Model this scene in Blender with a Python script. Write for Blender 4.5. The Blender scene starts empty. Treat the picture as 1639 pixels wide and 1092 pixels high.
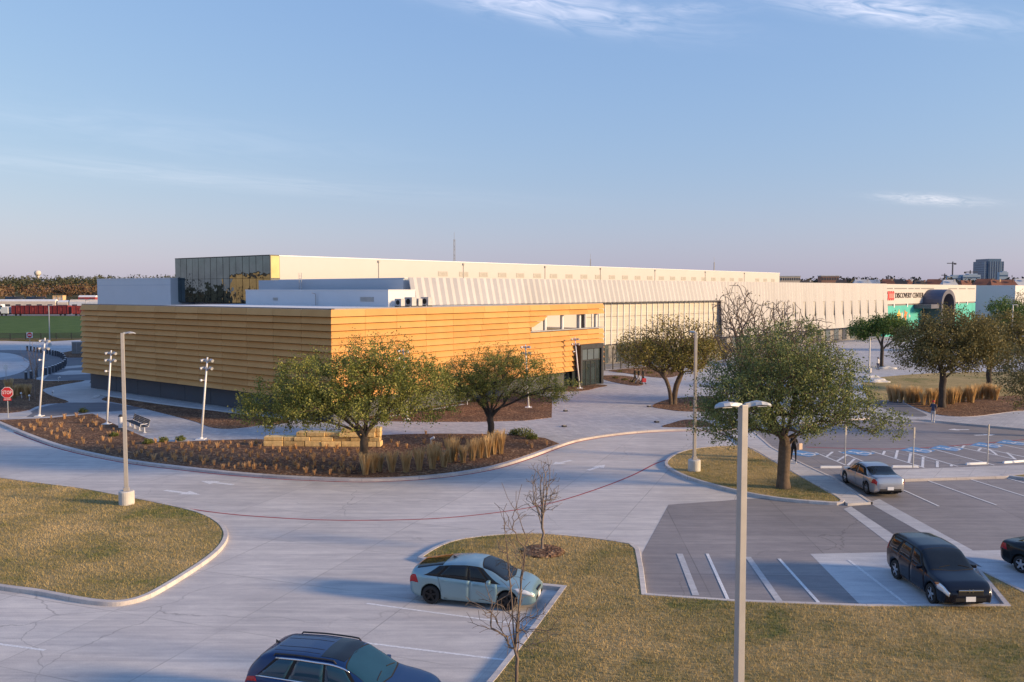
import bpy, bmesh, math, random
import numpy as np
from mathutils import Vector, Matrix
from mathutils.geometry import tessellate_polygon

random.seed(7)
R = math.radians
SC = bpy.context.scene
COL = SC.collection

# ------------------------------------------------------------------ camera
CAM_H, FOC, PITCH = 10.8, 1400.0, math.atan(82.0 / 1400.0)
camd = bpy.data.cameras.new('camera')
cam = bpy.data.objects.new('camera', camd)
COL.objects.link(cam)
cam.location = (0, 0, CAM_H)
cam.rotation_euler = (math.pi / 2 - PITCH, 0, 0)
camd.sensor_width = 36.0
camd.lens = 36.0 * FOC / 1639.0
camd.clip_start, camd.clip_end = 0.3, 20000
SC.camera = cam

# ------------------------------------------------------------------ sky and sun
SUN_AZ, SUN_EL = R(14.0), R(14.0)          # sun stands right of and a little behind the camera
SUN = Vector((math.cos(SUN_AZ) * math.cos(SUN_EL), -math.sin(SUN_AZ) * math.cos(SUN_EL), math.sin(SUN_EL)))
W = bpy.data.worlds.new('World')
SC.world = W
W.use_nodes = True
wn, wl = W.node_tree.nodes, W.node_tree.links
wn.clear()
w_out = wn.new('ShaderNodeOutputWorld')
w_bg = wn.new('ShaderNodeBackground')
w_bg.inputs['Strength'].default_value = 0.12
sky = wn.new('ShaderNodeTexSky')
sky.sky_type = 'NISHITA'
sky.sun_disc = False
sky.sun_elevation = SUN_EL
sky.sun_rotation = math.atan2(SUN.x, SUN.y)
sky.altitude = 150
sky.air_density = 1.6
sky.dust_density = 0.5
sky.ozone_density = 5.0

def wmath(op, a, b=None, c=None):
    n = wn.new('ShaderNodeMath'); n.operation = op
    for i, v in enumerate((a, b, c)):
        if v is None: continue
        if isinstance(v, (int, float)): n.inputs[i].default_value = v
        else: wl.new(v, n.inputs[i])
    return n.outputs[0]

w_tc = wn.new('ShaderNodeTexCoord')
w_sep = wn.new('ShaderNodeSeparateXYZ')
wl.new(w_tc.outputs['Generated'], w_sep.inputs[0])
w_az = wmath('ARCTAN2', w_sep.outputs[0], w_sep.outputs[1])
w_el = wmath('ARCSINE', w_sep.outputs[2])

def cirrus(az0, el0, rot, la, le, amp, seed, fib=3.0):
    """one wisp of high cirrus: a soft streak in the sky, broken up by stretched noise"""
    da, de = wmath('SUBTRACT', w_az, az0), wmath('SUBTRACT', w_el, el0)
    u = wmath('DIVIDE', wmath('ADD', wmath('MULTIPLY', da, math.cos(rot)), wmath('MULTIPLY', de, math.sin(rot))), la)
    v = wmath('DIVIDE', wmath('SUBTRACT', wmath('MULTIPLY', de, math.cos(rot)), wmath('MULTIPLY', da, math.sin(rot))), le)
    r2 = wmath('ADD', wmath('MULTIPLY', u, u), wmath('MULTIPLY', v, v))
    m = wmath('POWER', 2.71828, wmath('MULTIPLY', r2, -1.0))
    cb = wn.new('ShaderNodeCombineXYZ')
    wl.new(wmath('MULTIPLY', u, 2.2), cb.inputs[0]); wl.new(wmath('MULTIPLY', v, 1.3), cb.inputs[1]); cb.inputs[2].default_value = seed
    nz = wn.new('ShaderNodeTexNoise'); nz.inputs['Scale'].default_value = 1.0; nz.inputs['Detail'].default_value = fib
    nz.inputs['Roughness'].default_value = 0.62; nz.inputs['Distortion'].default_value = 0.9
    wl.new(cb.outputs[0], nz.inputs['Vector'])
    k = wmath('MULTIPLY', wmath('SUBTRACT', nz.outputs[0], 0.30), 2.4)
    k.node.use_clamp = True
    return wmath('MULTIPLY', wmath('MULTIPLY', m, k), amp)

wisps = [(0.02, 0.312, -0.17, 0.14, 0.016, 1.35, 1.7), (0.385, 0.284, -0.24, 0.10, 0.012, 1.15, 5.2),
         (0.445, 0.092, -0.10, 0.042, 0.0045, 0.85, 9.1), (-0.33, 0.118, -0.05, 0.26, 0.010, 0.22, 3.3),
         (-0.42, 0.165, -0.06, 0.24, 0.022, 0.12, 12.3), (0.19, 0.30, -0.05, 0.06, 0.006, 0.3, 15.3),
         (2.2, 0.30, -0.15, 0.5, 0.03, 0.7, 21.0), (-1.9, 0.34, 0.1, 0.5, 0.03, 0.7, 23.0)]
tot = None
for w_ in wisps:
    c_ = cirrus(*w_)
    tot = c_ if tot is None else wmath('ADD', tot, c_)
w_hsv = wn.new('ShaderNodeHueSaturation'); w_hsv.inputs['Saturation'].default_value = 0.92
wl.new(sky.outputs[0], w_hsv.inputs['Color'])
w_mix = wn.new('ShaderNodeMixRGB'); w_mix.blend_type = 'ADD'
wl.new(tot, w_mix.inputs[0])
w_wb = wn.new('ShaderNodeMixRGB'); w_wb.blend_type = 'MULTIPLY'; w_wb.inputs[0].default_value = 1.0
wl.new(w_hsv.outputs[0], w_wb.inputs[1]); w_wb.inputs[2].default_value = (1.07, 0.935, 1.05, 1)   # white balance of the whole sky
# sky tone curve: evens horizon and zenith, lifts unseen zenith to add ground fill
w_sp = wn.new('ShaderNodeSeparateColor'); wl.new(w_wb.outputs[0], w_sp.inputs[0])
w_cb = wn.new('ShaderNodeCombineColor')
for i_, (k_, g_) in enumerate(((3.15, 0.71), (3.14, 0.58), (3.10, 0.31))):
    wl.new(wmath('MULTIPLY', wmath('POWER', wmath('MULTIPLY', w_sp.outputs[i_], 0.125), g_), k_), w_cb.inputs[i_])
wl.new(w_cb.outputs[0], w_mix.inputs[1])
w_mix.inputs[2].default_value = (1.7, 1.35, 1.1, 1)
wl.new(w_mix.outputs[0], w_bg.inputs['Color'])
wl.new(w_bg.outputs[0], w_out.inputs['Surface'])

sund = bpy.data.lights.new('sun', 'SUN')
sund.energy = 2.45
sund.angle = R(8.0)
sund.color = (1.0, 0.70, 0.40)
sun = bpy.data.objects.new('sun', sund)
COL.objects.link(sun)
sun.rotation_euler = SUN.to_track_quat('Z', 'Y').to_euler()
sun.location = (60, -30, 40)

SC.view_settings.view_transform = 'Standard'
SC.view_settings.look = 'None'
SC.view_settings.exposure = 1.4
SC.view_settings.gamma = 1.0
SC.view_settings.use_curve_mapping = False
SC.render.engine = 'CYCLES'
SC.cycles.use_denoising = True
SC.cycles.max_bounces = 6
SC.cycles.transparent_max_bounces = 6
SC.cycles.caustics_reflective = False
SC.cycles.caustics_refractive = False

# ------------------------------------------------------------------ survey: where a sighted point stands on the ground
_ct, _st = math.cos(PITCH), math.sin(PITCH)
def G(px, py, z=0.0):
    rx, ry = px - 819.5, 546.0 - py
    dy, dz = FOC * _ct + ry * _st, ry * _ct - FOC * _st
    t = (z - CAM_H) / dz
    return (rx * t, dy * t)
def at(px, py, Y):
    rx, ry = px - 819.5, 546.0 - py
    dy, dz = FOC * _ct + ry * _st, ry * _ct - FOC * _st
    t = Y / dy
    return Vector((rx * t, Y, CAM_H + dz * t))
def GS(pts, z=0.0): return [G(x, y, z) for x, y in pts]
def along_ray(px, P, u):
    """the point of the plan line P + t u that is sighted at column px"""
    k = (px - 819.5) / FOC * 1.0
    t = (k * P[1] - P[0]) / (u[0] - k * u[1])
    return (P[0] + u[0] * t, P[1] + u[1] * t), t

# ------------------------------------------------------------------ materials
MAT = {}
def ramp(nt, fac, stops):
    r = nt.nodes.new('ShaderNodeValToRGB')
    e = r.color_ramp.elements
    while len(e) < len(stops): e.new(0.5)
    for i, (p, c) in enumerate(stops):
        e[i].position = p
        e[i].color = (c[0], c[1], c[2], 1)
    if fac is not None: nt.links.new(fac, r.inputs[0])
    return r.outputs[0]
def noise(nt, vec, scale, detail=4, rough=0.55, dist=0.0):
    n = nt.nodes.new('ShaderNodeTexNoise')
    n.inputs['Scale'].default_value = scale; n.inputs['Detail'].default_value = detail
    n.inputs['Roughness'].default_value = rough; n.inputs['Distortion'].default_value = dist
    nt.links.new(vec, n.inputs['Vector'])
    return n.outputs[0]
def mixc(nt, fac, a, b, mode='MIX'):
    n = nt.nodes.new('ShaderNodeMixRGB'); n.blend_type = mode
    for i, v in ((0, fac), (1, a), (2, b)):
        if isinstance(v, (int, float)): n.inputs[i].default_value = v
        elif isinstance(v, tuple): n.inputs[i].default_value = (v[0], v[1], v[2], 1)
        else: nt.links.new(v, n.inputs[i])
    return n.outputs[0]
def mth(nt, op, a, b=None, clamp=False):
    n = nt.nodes.new('ShaderNodeMath'); n.operation = op; n.use_clamp = clamp
    for i, v in enumerate((a, b)):
        if v is None: continue
        if isinstance(v, (int, float)): n.inputs[i].default_value = v
        else: nt.links.new(v, n.inputs[i])
    return n.outputs[0]
def vscale(nt, vec, s, rot=0.0):
    m = nt.nodes.new('ShaderNodeMapping')
    m.inputs['Scale'].default_value = s; m.inputs['Rotation'].default_value = (0, 0, rot)
    nt.links.new(vec, m.inputs['Vector'])
    return m.outputs[0]
def base_mat(name, rough=0.8, metal=0.0, spec=0.5):
    m = bpy.data.materials.new(name); m.use_nodes = True
    nt = m.node_tree
    b = nt.nodes['Principled BSDF']
    b.inputs['Roughness'].default_value = rough; b.inputs['Metallic'].default_value = metal
    b.inputs['Specular IOR Level'].default_value = spec
    MAT[name] = m
    return m, nt, b
def pos_of(nt, kind='Position'):
    if kind == 'Position':
        return nt.nodes.new('ShaderNodeNewGeometry').outputs['Position']
    return nt.nodes.new('ShaderNodeTexCoord').outputs[kind]
def bumpit(nt, b, h, strength, dist):
    n = nt.nodes.new('ShaderNodeBump')
    n.inputs['Strength'].default_value = strength; n.inputs['Distance'].default_value = dist
    nt.links.new(h, n.inputs['Height']); nt.links.new(n.outputs[0], b.inputs['Normal'])
def pmat(name, c, var=0.12, scale=2.0, rough=0.7, metal=0.0, bump=0.0, bscale=30.0, spec=0.5, coat=0.0, coord='Object', island=0.0):
    """one colour broken up by two noises (wear and grain), optional fine relief, optional change from piece to piece"""
    m, nt, b = base_mat(name, rough, metal, spec)
    p = pos_of(nt, coord)
    n1 = noise(nt, p, scale, 5, 0.6)
    lo = tuple(x * (1 - var) for x in c); hi = tuple(min(1, x * (1 + var)) for x in c)
    colr = ramp(nt, n1, [(0.3, lo), (0.7, hi)])
    if island:
        oi = nt.nodes.new('ShaderNodeObjectInfo').outputs['Random']
        f = mth(nt, 'ADD', mth(nt, 'MULTIPLY', oi, 2 * island), 1 - island)
        cm = nt.nodes.new('ShaderNodeCombineXYZ')
        for i in range(3): nt.links.new(f, cm.inputs[i])
        colr = mixc(nt, 1.0, colr, cm.outputs[0], 'MULTIPLY')
    nt.links.new(colr, b.inputs['Base Color'])
    if coat:
        b.inputs['Coat Weight'].default_value = coat; b.inputs['Coat Roughness'].default_value = 0.05
    if bump:
        bumpit(nt, b, noise(nt, p, bscale, 3), bump, 0.02)
    rr = ramp(nt, n1, [(0.2, (rough * 0.88,) * 3), (0.8, (min(1, rough * 1.12),) * 3)])
    nt.links.new(rr, b.inputs['Roughness'])
    return m
def leaf_mat(name, stops, trans=0.25, rough=0.6, patch=False):
    m, nt, b = base_mat(name, rough, 0, 0.3)
    g = nt.nodes.new('ShaderNodeNewGeometry')
    n1 = noise(nt, g.outputs['Position'], 0.9, 3)
    if patch:
        n0 = noise(nt, g.outputs['Position'], 0.22, 4, 0.6, 0.5)
        f = mth(nt, 'ADD', mth(nt, 'MULTIPLY', g.outputs['Random Per Island'], 0.35), mth(nt, 'ADD', mth(nt, 'MULTIPLY', mth(nt, 'SUBTRACT', n0, 0.36), 2.2), mth(nt, 'MULTIPLY', mth(nt, 'SUBTRACT', n1, 0.5), 0.8)), True)
    else:
        f = mth(nt, 'ADD', mth(nt, 'MULTIPLY', g.outputs['Random Per Island'], 0.6), mth(nt, 'MULTIPLY', mth(nt, 'SUBTRACT', n1, 0.25), 0.8), True)
    c = ramp(nt, f, stops)
    nt.links.new(c, b.inputs['Base Color'])
    tr = nt.nodes.new('ShaderNodeBsdfTranslucent')
    nt.links.new(c, tr.inputs['Color'])
    mx = nt.nodes.new('ShaderNodeMixShader'); mx.inputs[0].default_value = trans
    nt.links.new(b.outputs[0], mx.inputs[1]); nt.links.new(tr.outputs[0], mx.inputs[2])
    nt.links.new(mx.outputs[0], nt.nodes['Material Output'].inputs['Surface'])
    return m

def concrete(name, c_lo, c_hi, joint=4.5, rot=0.35, jdark=0.62, crack=True):
    m, nt, b = base_mat(name, 0.82, 0, 0.35)
    p = pos_of(nt)
    big = noise(nt, vscale(nt, p, (1, 0.55, 1), rot), 0.16, 6, 0.62, 0.6)
    c = ramp(nt, big, [(0.28, c_lo), (0.5, tuple((a + d) / 2 for a, d in zip(c_lo, c_hi))), (0.72, c_hi)])
    med = ramp(nt, noise(nt, vscale(nt, p, (1, 2.6, 1), rot), 0.9, 6, 0.7, 0.4), [(0.3, (0.86, 0.86, 0.88)), (0.65, (1.06, 1.05, 1.04))])
    c = mixc(nt, 1.0, c, med, 'MULTIPLY')
    grit = ramp(nt, noise(nt, p, 26, 2), [(0.3, (0.9, 0.9, 0.9)), (0.7, (1.08, 1.08, 1.08))])
    c = mixc(nt, 1.0, c, grit, 'MULTIPLY')
    tyre = ramp(nt, noise(nt, vscale(nt, p, (0.16, 3.0, 1), rot + 0.25), 0.8, 5, 0.65, 0.8), [(0.42, (0.84, 0.84, 0.86)), (0.60, (1.04, 1.04, 1.03))])
    c = mixc(nt, 0.8, c, tyre, 'MULTIPLY')
    if joint:
        v = vscale(nt, p, (1.0 / joint,) * 3, rot)
        s = nt.nodes.new('ShaderNodeSeparateXYZ'); nt.links.new(v, s.inputs[0])
        ds = []
        for i in (0, 1):
            fr = mth(nt, 'FRACT', s.outputs[i])
            ds.append(mth(nt, 'MINIMUM', fr, mth(nt, 'SUBTRACT', 1.0, fr)))
        d = mth(nt, 'MINIMUM', ds[0], ds[1])
        line = ramp(nt, mth(nt, 'MULTIPLY', d, joint), [(0.010, (1, 1, 1)), (0.026, (0, 0, 0))])
        fl = nt.nodes.new('ShaderNodeVectorMath'); fl.operation = 'FLOOR'; nt.links.new(v, fl.inputs[0])
        wn_ = nt.nodes.new('ShaderNodeTexWhiteNoise'); wn_.noise_dimensions = '2D'; nt.links.new(fl.outputs[0], wn_.inputs['Vector'])
        c = mixc(nt, 1.0, c, ramp(nt, wn_.outputs['Value'], [(0.0, (0.93, 0.93, 0.935)), (1.0, (1.05, 1.05, 1.045))]), 'MULTIPLY')
        wearj = ramp(nt, noise(nt, p, 0.35, 3), [(0.36, (0.3,) * 3), (0.6, (0.95,) * 3)])
        c = mixc(nt, mth(nt, 'MULTIPLY', line, wearj), c, tuple(x * jdark for x in c_lo))
    if crack:
        vo = nt.nodes.new('ShaderNodeTexVoronoi'); vo.feature = 'DISTANCE_TO_EDGE'; vo.inputs['Scale'].default_value = 0.13
        wv = nt.nodes.new('ShaderNodeVectorMath'); wv.operation = 'ADD'
        nn = nt.nodes.new('ShaderNodeTexNoise'); nn.inputs['Scale'].default_value = 0.8; nn.inputs['Detail'].default_value = 5
        nt.links.new(p, nn.inputs['Vector']); nt.links.new(p, wv.inputs[0]); nt.links.new(nn.outputs['Color'], wv.inputs[1])
        nt.links.new(wv.outputs[0], vo.inputs['Vector'])
        cr = ramp(nt, vo.outputs['Distance'], [(0.0012, (1, 1, 1)), (0.004, (0, 0, 0))])
        msk = ramp(nt, noise(nt, p, 0.09, 2), [(0.47, (0,) * 3), (0.56, (0.7,) * 3)])
        c = mixc(nt, mth(nt, 'MULTIPLY', cr, msk), c, tuple(x * 0.5 for x in c_lo))
        oil = ramp(nt, noise(nt, p, 0.85, 4, 0.6), [(0.69, (0,) * 3), (0.80, (0.6,) * 3)])
        c = mixc(nt, oil, c, tuple(x * 0.45 for x in c_lo))
    nt.links.new(c, b.inputs['Base Color'])
    bumpit(nt, b, noise(nt, p, 40, 3), 0.25, 0.01)
    return m

def lawn_mat(name, straw, mid, green, bias=0.0):
    m, nt, b = base_mat(name, 0.95, 0, 0.15)
    p = pos_of(nt)
    n1 = noise(nt, p, 0.22, 4, 0.6, 0.5)
    n2 = noise(nt, p, 2.3, 5, 0.7)
    f = mth(nt, 'ADD', mth(nt, 'MULTIPLY', n1, 0.7), mth(nt, 'MULTIPLY', n2, 0.5))
    c = ramp(nt, f, [(0.42 + bias, green), (0.55 + bias, mid), (0.72 + bias, straw)])
    d = ramp(nt, noise(nt, p, 18, 4, 0.75), [(0.3, (0.45, 0.45, 0.45)), (0.6, (1.1, 1.1, 1.1))])
    c = mixc(nt, 0.8, c, d, 'MULTIPLY')
    nt.links.new(c, b.inputs['Base Color'])
    bumpit(nt, b, noise(nt, p, 22, 5, 0.8), 0.9, 0.06)
    return m

concrete('concrete_road', (0.50, 0.475, 0.455), (0.63, 0.595, 0.565))
concrete('old_paving', (0.245, 0.23, 0.23), (0.33, 0.305, 0.30), 5.5, 0.05, 0.6)
concrete('dark_asphalt', (0.15, 0.15, 0.165), (0.21, 0.21, 0.225), 0, 0.2, 0.6, False)
concrete('light_concrete', (0.46, 0.47, 0.49), (0.60, 0.60, 0.60), 5.0, 0.05, 0.7, False)
concrete('sidewalk', (0.50, 0.48, 0.46), (0.64, 0.61, 0.58), 1.6, 0.6, 0.75, False)
concrete('kerb', (0.50, 0.46, 0.43), (0.64, 0.59, 0.55), 3.0, 0.2, 0.7, False)
lawn_mat('lawn', (0.50, 0.37, 0.18), (0.36, 0.28, 0.125), (0.17, 0.185, 0.06))
lawn_mat('lawn_green', (0.10, 0.16, 0.045), (0.07, 0.13, 0.032), (0.045, 0.10, 0.024))
lawn_mat('field', (0.20, 0.15, 0.07), (0.13, 0.115, 0.05), (0.07, 0.08, 0.03))
leaf_mat('grass_blade', [(0.0, (0.16, 0.18, 0.05)), (0.35, (0.36, 0.285, 0.12)), (1.0, (0.64, 0.48, 0.24))], 0.2, 0.8, True)

def mulch_mat():
    m, nt, b = base_mat('mulch', 0.95, 0, 0.1)
    p = pos_of(nt)
    vo = nt.nodes.new('ShaderNodeTexVoronoi'); vo.inputs['Scale'].default_value = 9.0
    nt.links.new(p, vo.inputs['Vector'])
    sp = nt.nodes.new('ShaderNodeSeparateXYZ'); nt.links.new(vo.outputs['Color'], sp.inputs[0])
    c = ramp(nt, sp.outputs[0], [(0.0, (0.09, 0.052, 0.035)), (0.55, (0.185, 0.112, 0.074)), (0.9, (0.27, 0.17, 0.105)), (1.0, (0.46, 0.33, 0.21))])
    big = ramp(nt, noise(nt, p, 0.35, 4), [(0.35, (0.75, 0.75, 0.78)), (0.65, (1.25, 1.15, 1.05))])
    nt.links.new(mixc(nt, 1.0, c, big, 'MULTIPLY'), b.inputs['Base Color'])
    bumpit(nt, b, mth(nt, 'ADD', vo.outputs['Distance'], noise(nt, p, 14, 4)), 1.0, 0.06)
mulch_mat()
def paver_mat():
    m, nt, b = base_mat('pavers', 0.8, 0, 0.35)
    p = pos_of(nt)
    br = nt.nodes.new('ShaderNodeTexBrick')
    br.inputs['Scale'].default_value = 1.0; br.inputs['Brick Width'].default_value = 0.62; br.inputs['Row Height'].default_value = 0.31
    br.inputs['Mortar Size'].default_value = 0.012
    br.inputs['Color1'].default_value = (0.36, 0.36, 0.38, 1); br.inputs['Color2'].default_value = (0.56, 0.55, 0.54, 1)
    br.inputs['Mortar'].default_value = (0.2, 0.2, 0.21, 1)
    nt.links.new(vscale(nt, p, (1, 1, 1), 0.65), br.inputs['Vector'])
    fl = noise(nt, vscale(nt, p, (1, 2.2, 1), 0.65), 1.6, 5, 0.7)
    blot = ramp(nt, fl, [(0.40, (0.62, 0.64, 0.70)), (0.55, (1, 1, 1))])
    zone = ramp(nt, noise(nt, p, 0.10, 3), [(0.42, (0.15,) * 3), (0.58, (0.95,) * 3)])
    c = mixc(nt, zone, br.outputs['Color'], mixc(nt, 1.0, br.outputs['Color'], blot, 'MULTIPLY'))
    c = mixc(nt, 0.35, c, (0.52, 0.50, 0.49))
    nt.links.new(c, b.inputs['Base Color'])
    bumpit(nt, b, br.outputs['Fac'], -0.4, 0.01)
paver_mat()
pmat('paint_white', (0.70, 0.70, 0.70), 0.26, 11, 0.75, coord='Object')
pmat('paint_faded', (0.45, 0.45, 0.46), 0.18, 4, 0.8)
pmat('paint_red', (0.36, 0.045, 0.055), 0.25, 1.5, 0.8)
pmat('paint_blue', (0.12, 0.28, 0.50), 0.15, 3, 0.75)
def cladding_mat():
    m, nt, b = base_mat('cladding', 0.62, 0, 0.35)
    p = pos_of(nt)
    oi = nt.nodes.new('ShaderNodeObjectInfo').outputs['Random']
    n1 = noise(nt, vscale(nt, p, (1, 1, 0.35)), 0.8, 5, 0.6)
    f = mth(nt, 'ADD', mth(nt, 'MULTIPLY', n1, 0.6), mth(nt, 'MULTIPLY', oi, 0.45))
    c = ramp(nt, f, [(0.25, (0.52, 0.255, 0.072)), (0.5, (0.585, 0.295, 0.088)), (0.8, (0.64, 0.34, 0.112))])
    nt.links.new(c, b.inputs['Base Color'])
    bumpit(nt, b, noise(nt, p, 9, 4), 0.12, 0.01)
cladding_mat()
pmat('plinth', (0.055, 0.065, 0.085), 0.12, 0.6, 0.6, coord='Position')
pmat('roof_white', (0.70, 0.70, 0.70), 0.06, 0.4, 0.7, coord='Position')
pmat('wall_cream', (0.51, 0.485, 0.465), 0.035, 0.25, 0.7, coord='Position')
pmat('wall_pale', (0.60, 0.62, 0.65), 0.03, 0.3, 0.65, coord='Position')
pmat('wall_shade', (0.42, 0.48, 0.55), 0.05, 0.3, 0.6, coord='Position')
pmat('rib_metal', (0.46, 0.45, 0.445), 0.04, 0.5, 0.5, 0.0, coord='Position', island=0.04)
pmat('screen_panel', (0.49, 0.455, 0.38), 0.06, 0.6, 0.55, coord='Position', island=0.06)
pmat('mullion', (0.62, 0.58, 0.50), 0.08, 1, 0.5)
pmat('vent_dark', (0.40, 0.385, 0.36), 0.15, 3, 0.6)
pmat('dark_metal', (0.035, 0.037, 0.042), 0.2, 2, 0.45, 0.3)
pmat('black_gap', (0.012, 0.012, 0.013), 0.1, 2, 0.9)
pmat('grey_metal', (0.36, 0.36, 0.37), 0.12, 2, 0.5, 0.4)
pmat('trim_grey', (0.22, 0.215, 0.22), 0.1, 2, 0.5, 0.3)
pmat('white_paint_metal', (0.74, 0.74, 0.75), 0.06, 2, 0.45, 0.0)
pmat('pole_paint', (0.42, 0.40, 0.385), 0.08, 1.5, 0.45, 0.35)
pmat('galvanised', (0.46, 0.47, 0.48), 0.12, 4, 0.5, 0.5)
pmat('pole_concrete', (0.55, 0.53, 0.50), 0.12, 3, 0.9, bump=0.3)
pmat('sign_red', (0.55, 0.025, 0.025), 0.08, 4, 0.4)
pmat('sign_white', (0.82, 0.82, 0.82), 0.04, 4, 0.4)
pmat('sign_back', (0.38, 0.37, 0.35), 0.1, 4, 0.45, 0.6)
pmat('teal_paint', (0.05, 0.42, 0.36), 0.12, 0.5, 0.6, coord='Position')
pmat('mural_yellow', (0.75, 0.46, 0.06), 0.2, 1.2, 0.6)
pmat('mural_orange', (0.62, 0.17, 0.04), 0.25, 1.2, 0.6)
pmat('letter_dark', (0.06, 0.045, 0.04), 0.2, 2, 0.5)
pmat('emblem_red', (0.62, 0.05, 0.05), 0.1, 2, 0.5)
pmat('emblem_pink', (0.75, 0.24, 0.20), 0.1, 2, 0.5)
pmat('hood_metal', (0.10, 0.105, 0.14), 0.12, 0.6, 0.5, 0.3, coord='Position')
pmat('stone', (0.72, 0.50, 0.22), 0.28, 3.2, 0.9, bump=0.9, bscale=9, coord='Object', island=0.22)
pmat('gravel_white', (0.62, 0.60, 0.56), 0.25, 9, 0.95, bump=1.0, bscale=20, coord='Position')
pmat('bark', (0.125, 0.088, 0.06), 0.35, 5, 0.95, bump=0.9, bscale=22, coord='Position')
pmat('bark_dark', (0.065, 0.052, 0.044), 0.35, 5, 0.95, bump=0.9, bscale=22, coord='Position')
pmat('twig', (0.16, 0.12, 0.095), 0.25, 5, 0.9, coord='Position')
pmat('twig_grey', (0.205, 0.165, 0.14), 0.25, 5, 0.9, coord='Position')
leaf_mat('oak_leaf', [(0.0, (0.066, 0.085, 0.018)), (0.4, (0.179, 0.198, 0.042)), (0.75, (0.339, 0.330, 0.085)), (1.0, (0.490, 0.443, 0.142))])
leaf_mat('oak_leaf_dark', [(0.0, (0.055, 0.078, 0.029)), (0.45, (0.154, 0.188, 0.065)), (0.8, (0.298, 0.317, 0.104)), (1.0, (0.470, 0.445, 0.161))])
leaf_mat('oak_leaf_gold', [(0.0, (0.100, 0.090, 0.021)), (0.45, (0.236, 0.203, 0.048)), (0.8, (0.380, 0.307, 0.081)), (1.0, (0.544, 0.418, 0.145))])
leaf_mat('oak_leaf_brown', [(0.0, (0.069, 0.066, 0.023)), (0.45, (0.173, 0.149, 0.051)), (0.8, (0.274, 0.231, 0.088)), (1.0, (0.371, 0.304, 0.138))])
leaf_mat('oak_leaf_green', [(0.0, (0.034, 0.064, 0.018)), (0.45, (0.085, 0.147, 0.034)), (0.8, (0.160, 0.235, 0.053)), (1.0, (0.282, 0.320, 0.085))])
leaf_mat('reed', [(0.0, (0.40, 0.25, 0.11)), (0.5, (0.62, 0.44, 0.22)), (1.0, (0.80, 0.63, 0.37))], 0.3, 0.7)
leaf_mat('small_tuft', [(0.0, (0.414, 0.235, 0.103)), (0.5, (0.649, 0.400, 0.193)), (1.0, (0.856, 0.593, 0.331))], 0.3, 0.7)
leaf_mat('shrub', [(0.0, (0.069, 0.097, 0.028)), (0.5, (0.152, 0.179, 0.048)), (1.0, (0.331, 0.304, 0.083))])
leaf_mat('far_leaf', [(0.0, (0.024, 0.032, 0.020)), (0.4, (0.050, 0.060, 0.030)), (0.75, (0.085, 0.080, 0.045)), (1.0, (0.12, 0.095, 0.06))], 0.1)
leaf_mat('far_leaf_dark', [(0.0, (0.018, 0.02, 0.018)), (0.5, (0.04, 0.04, 0.032)), (1.0, (0.09, 0.07, 0.05))], 0.1)
leaf_mat('far_brush', [(0.0, (0.085, 0.045, 0.028)), (0.5, (0.15, 0.085, 0.05)), (0.8, (0.17, 0.125, 0.05)), (1.0, (0.22, 0.15, 0.07))], 0.1)
# vehicles
def paint(name, c, metal=0.55, rough=0.30, spec=0.5):
    return pmat(name, c, 0.03, 1.2, rough, metal, coat=0.6, spec=spec)
paint('car_teal', (0.23, 0.36, 0.41), 0.5)
paint('car_blue', (0.007, 0.030, 0.110), 0.1, 0.3, 0.2)
paint('car_navy', (0.005, 0.007, 0.016), 0.0, 0.3, 0.1)
paint('car_silver', (0.42, 0.43, 0.46), 0.7)
paint('car_black', (0.006, 0.007, 0.009), 0.0, 0.3, 0.1)
pmat('tyre', (0.018, 0.018, 0.019), 0.2, 5, 0.85)
pmat('rim', (0.52, 0.53, 0.55), 0.08, 5, 0.3, 0.85)
pmat('rim_black', (0.02, 0.02, 0.022), 0.1, 5, 0.4, 0.5)
pmat('chrome', (0.75, 0.76, 0.78), 0.04, 5, 0.15, 1.0)
pmat('car_glass', (0.010, 0.013, 0.016), 0.3, 1.5, 0.05, 0.0, spec=0.45)
pmat('car_glass_sky', (0.012, 0.05, 0.085), 0.1, 1, 0.05, 0.0, spec=0.6)  # sky reflection put into the glass as a blue colour
pmat('lamp_clear', (0.72, 0.73, 0.76), 0.12, 9, 0.12, 0.3)
pmat('lamp_red', (0.42, 0.012, 0.018), 0.15, 9, 0.15)
pmat('lamp_amber', (0.6, 0.2, 0.06), 0.15, 9, 0.15)
pmat('plastic_black', (0.022, 0.022, 0.024), 0.15, 3, 0.6)
# rail
pmat('rail_red', (0.20, 0.026, 0.030), 0.22, 0.8, 0.65)
pmat('rail_red_light', (0.34, 0.055, 0.05), 0.18, 0.8, 0.6)
pmat('rail_cream', (0.72, 0.62, 0.50), 0.08, 0.8, 0.5)
pmat('rail_blue', (0.03, 0.20, 0.36), 0.1, 0.8, 0.5)
pmat('rail_white', (0.70, 0.72, 0.74), 0.08, 0.8, 0.5)
# people
pmat('skin', (0.36, 0.21, 0.14), 0.08, 8, 0.55)
pmat('cloth_black', (0.018, 0.018, 0.02), 0.2, 6, 0.9)
pmat('cloth_navy', (0.05, 0.065, 0.12), 0.2, 6, 0.9)
pmat('cloth_grey', (0.42, 0.42, 0.45), 0.12, 6, 0.9)
pmat('cloth_white', (0.70, 0.69, 0.67), 0.08, 6, 0.9)
pmat('cloth_red', (0.45, 0.035, 0.04), 0.15, 6, 0.85)
pmat('cloth_tan', (0.55, 0.42, 0.33), 0.12, 6, 0.9)
pmat('hair', (0.03, 0.022, 0.017), 0.2, 20, 0.7)
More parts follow.
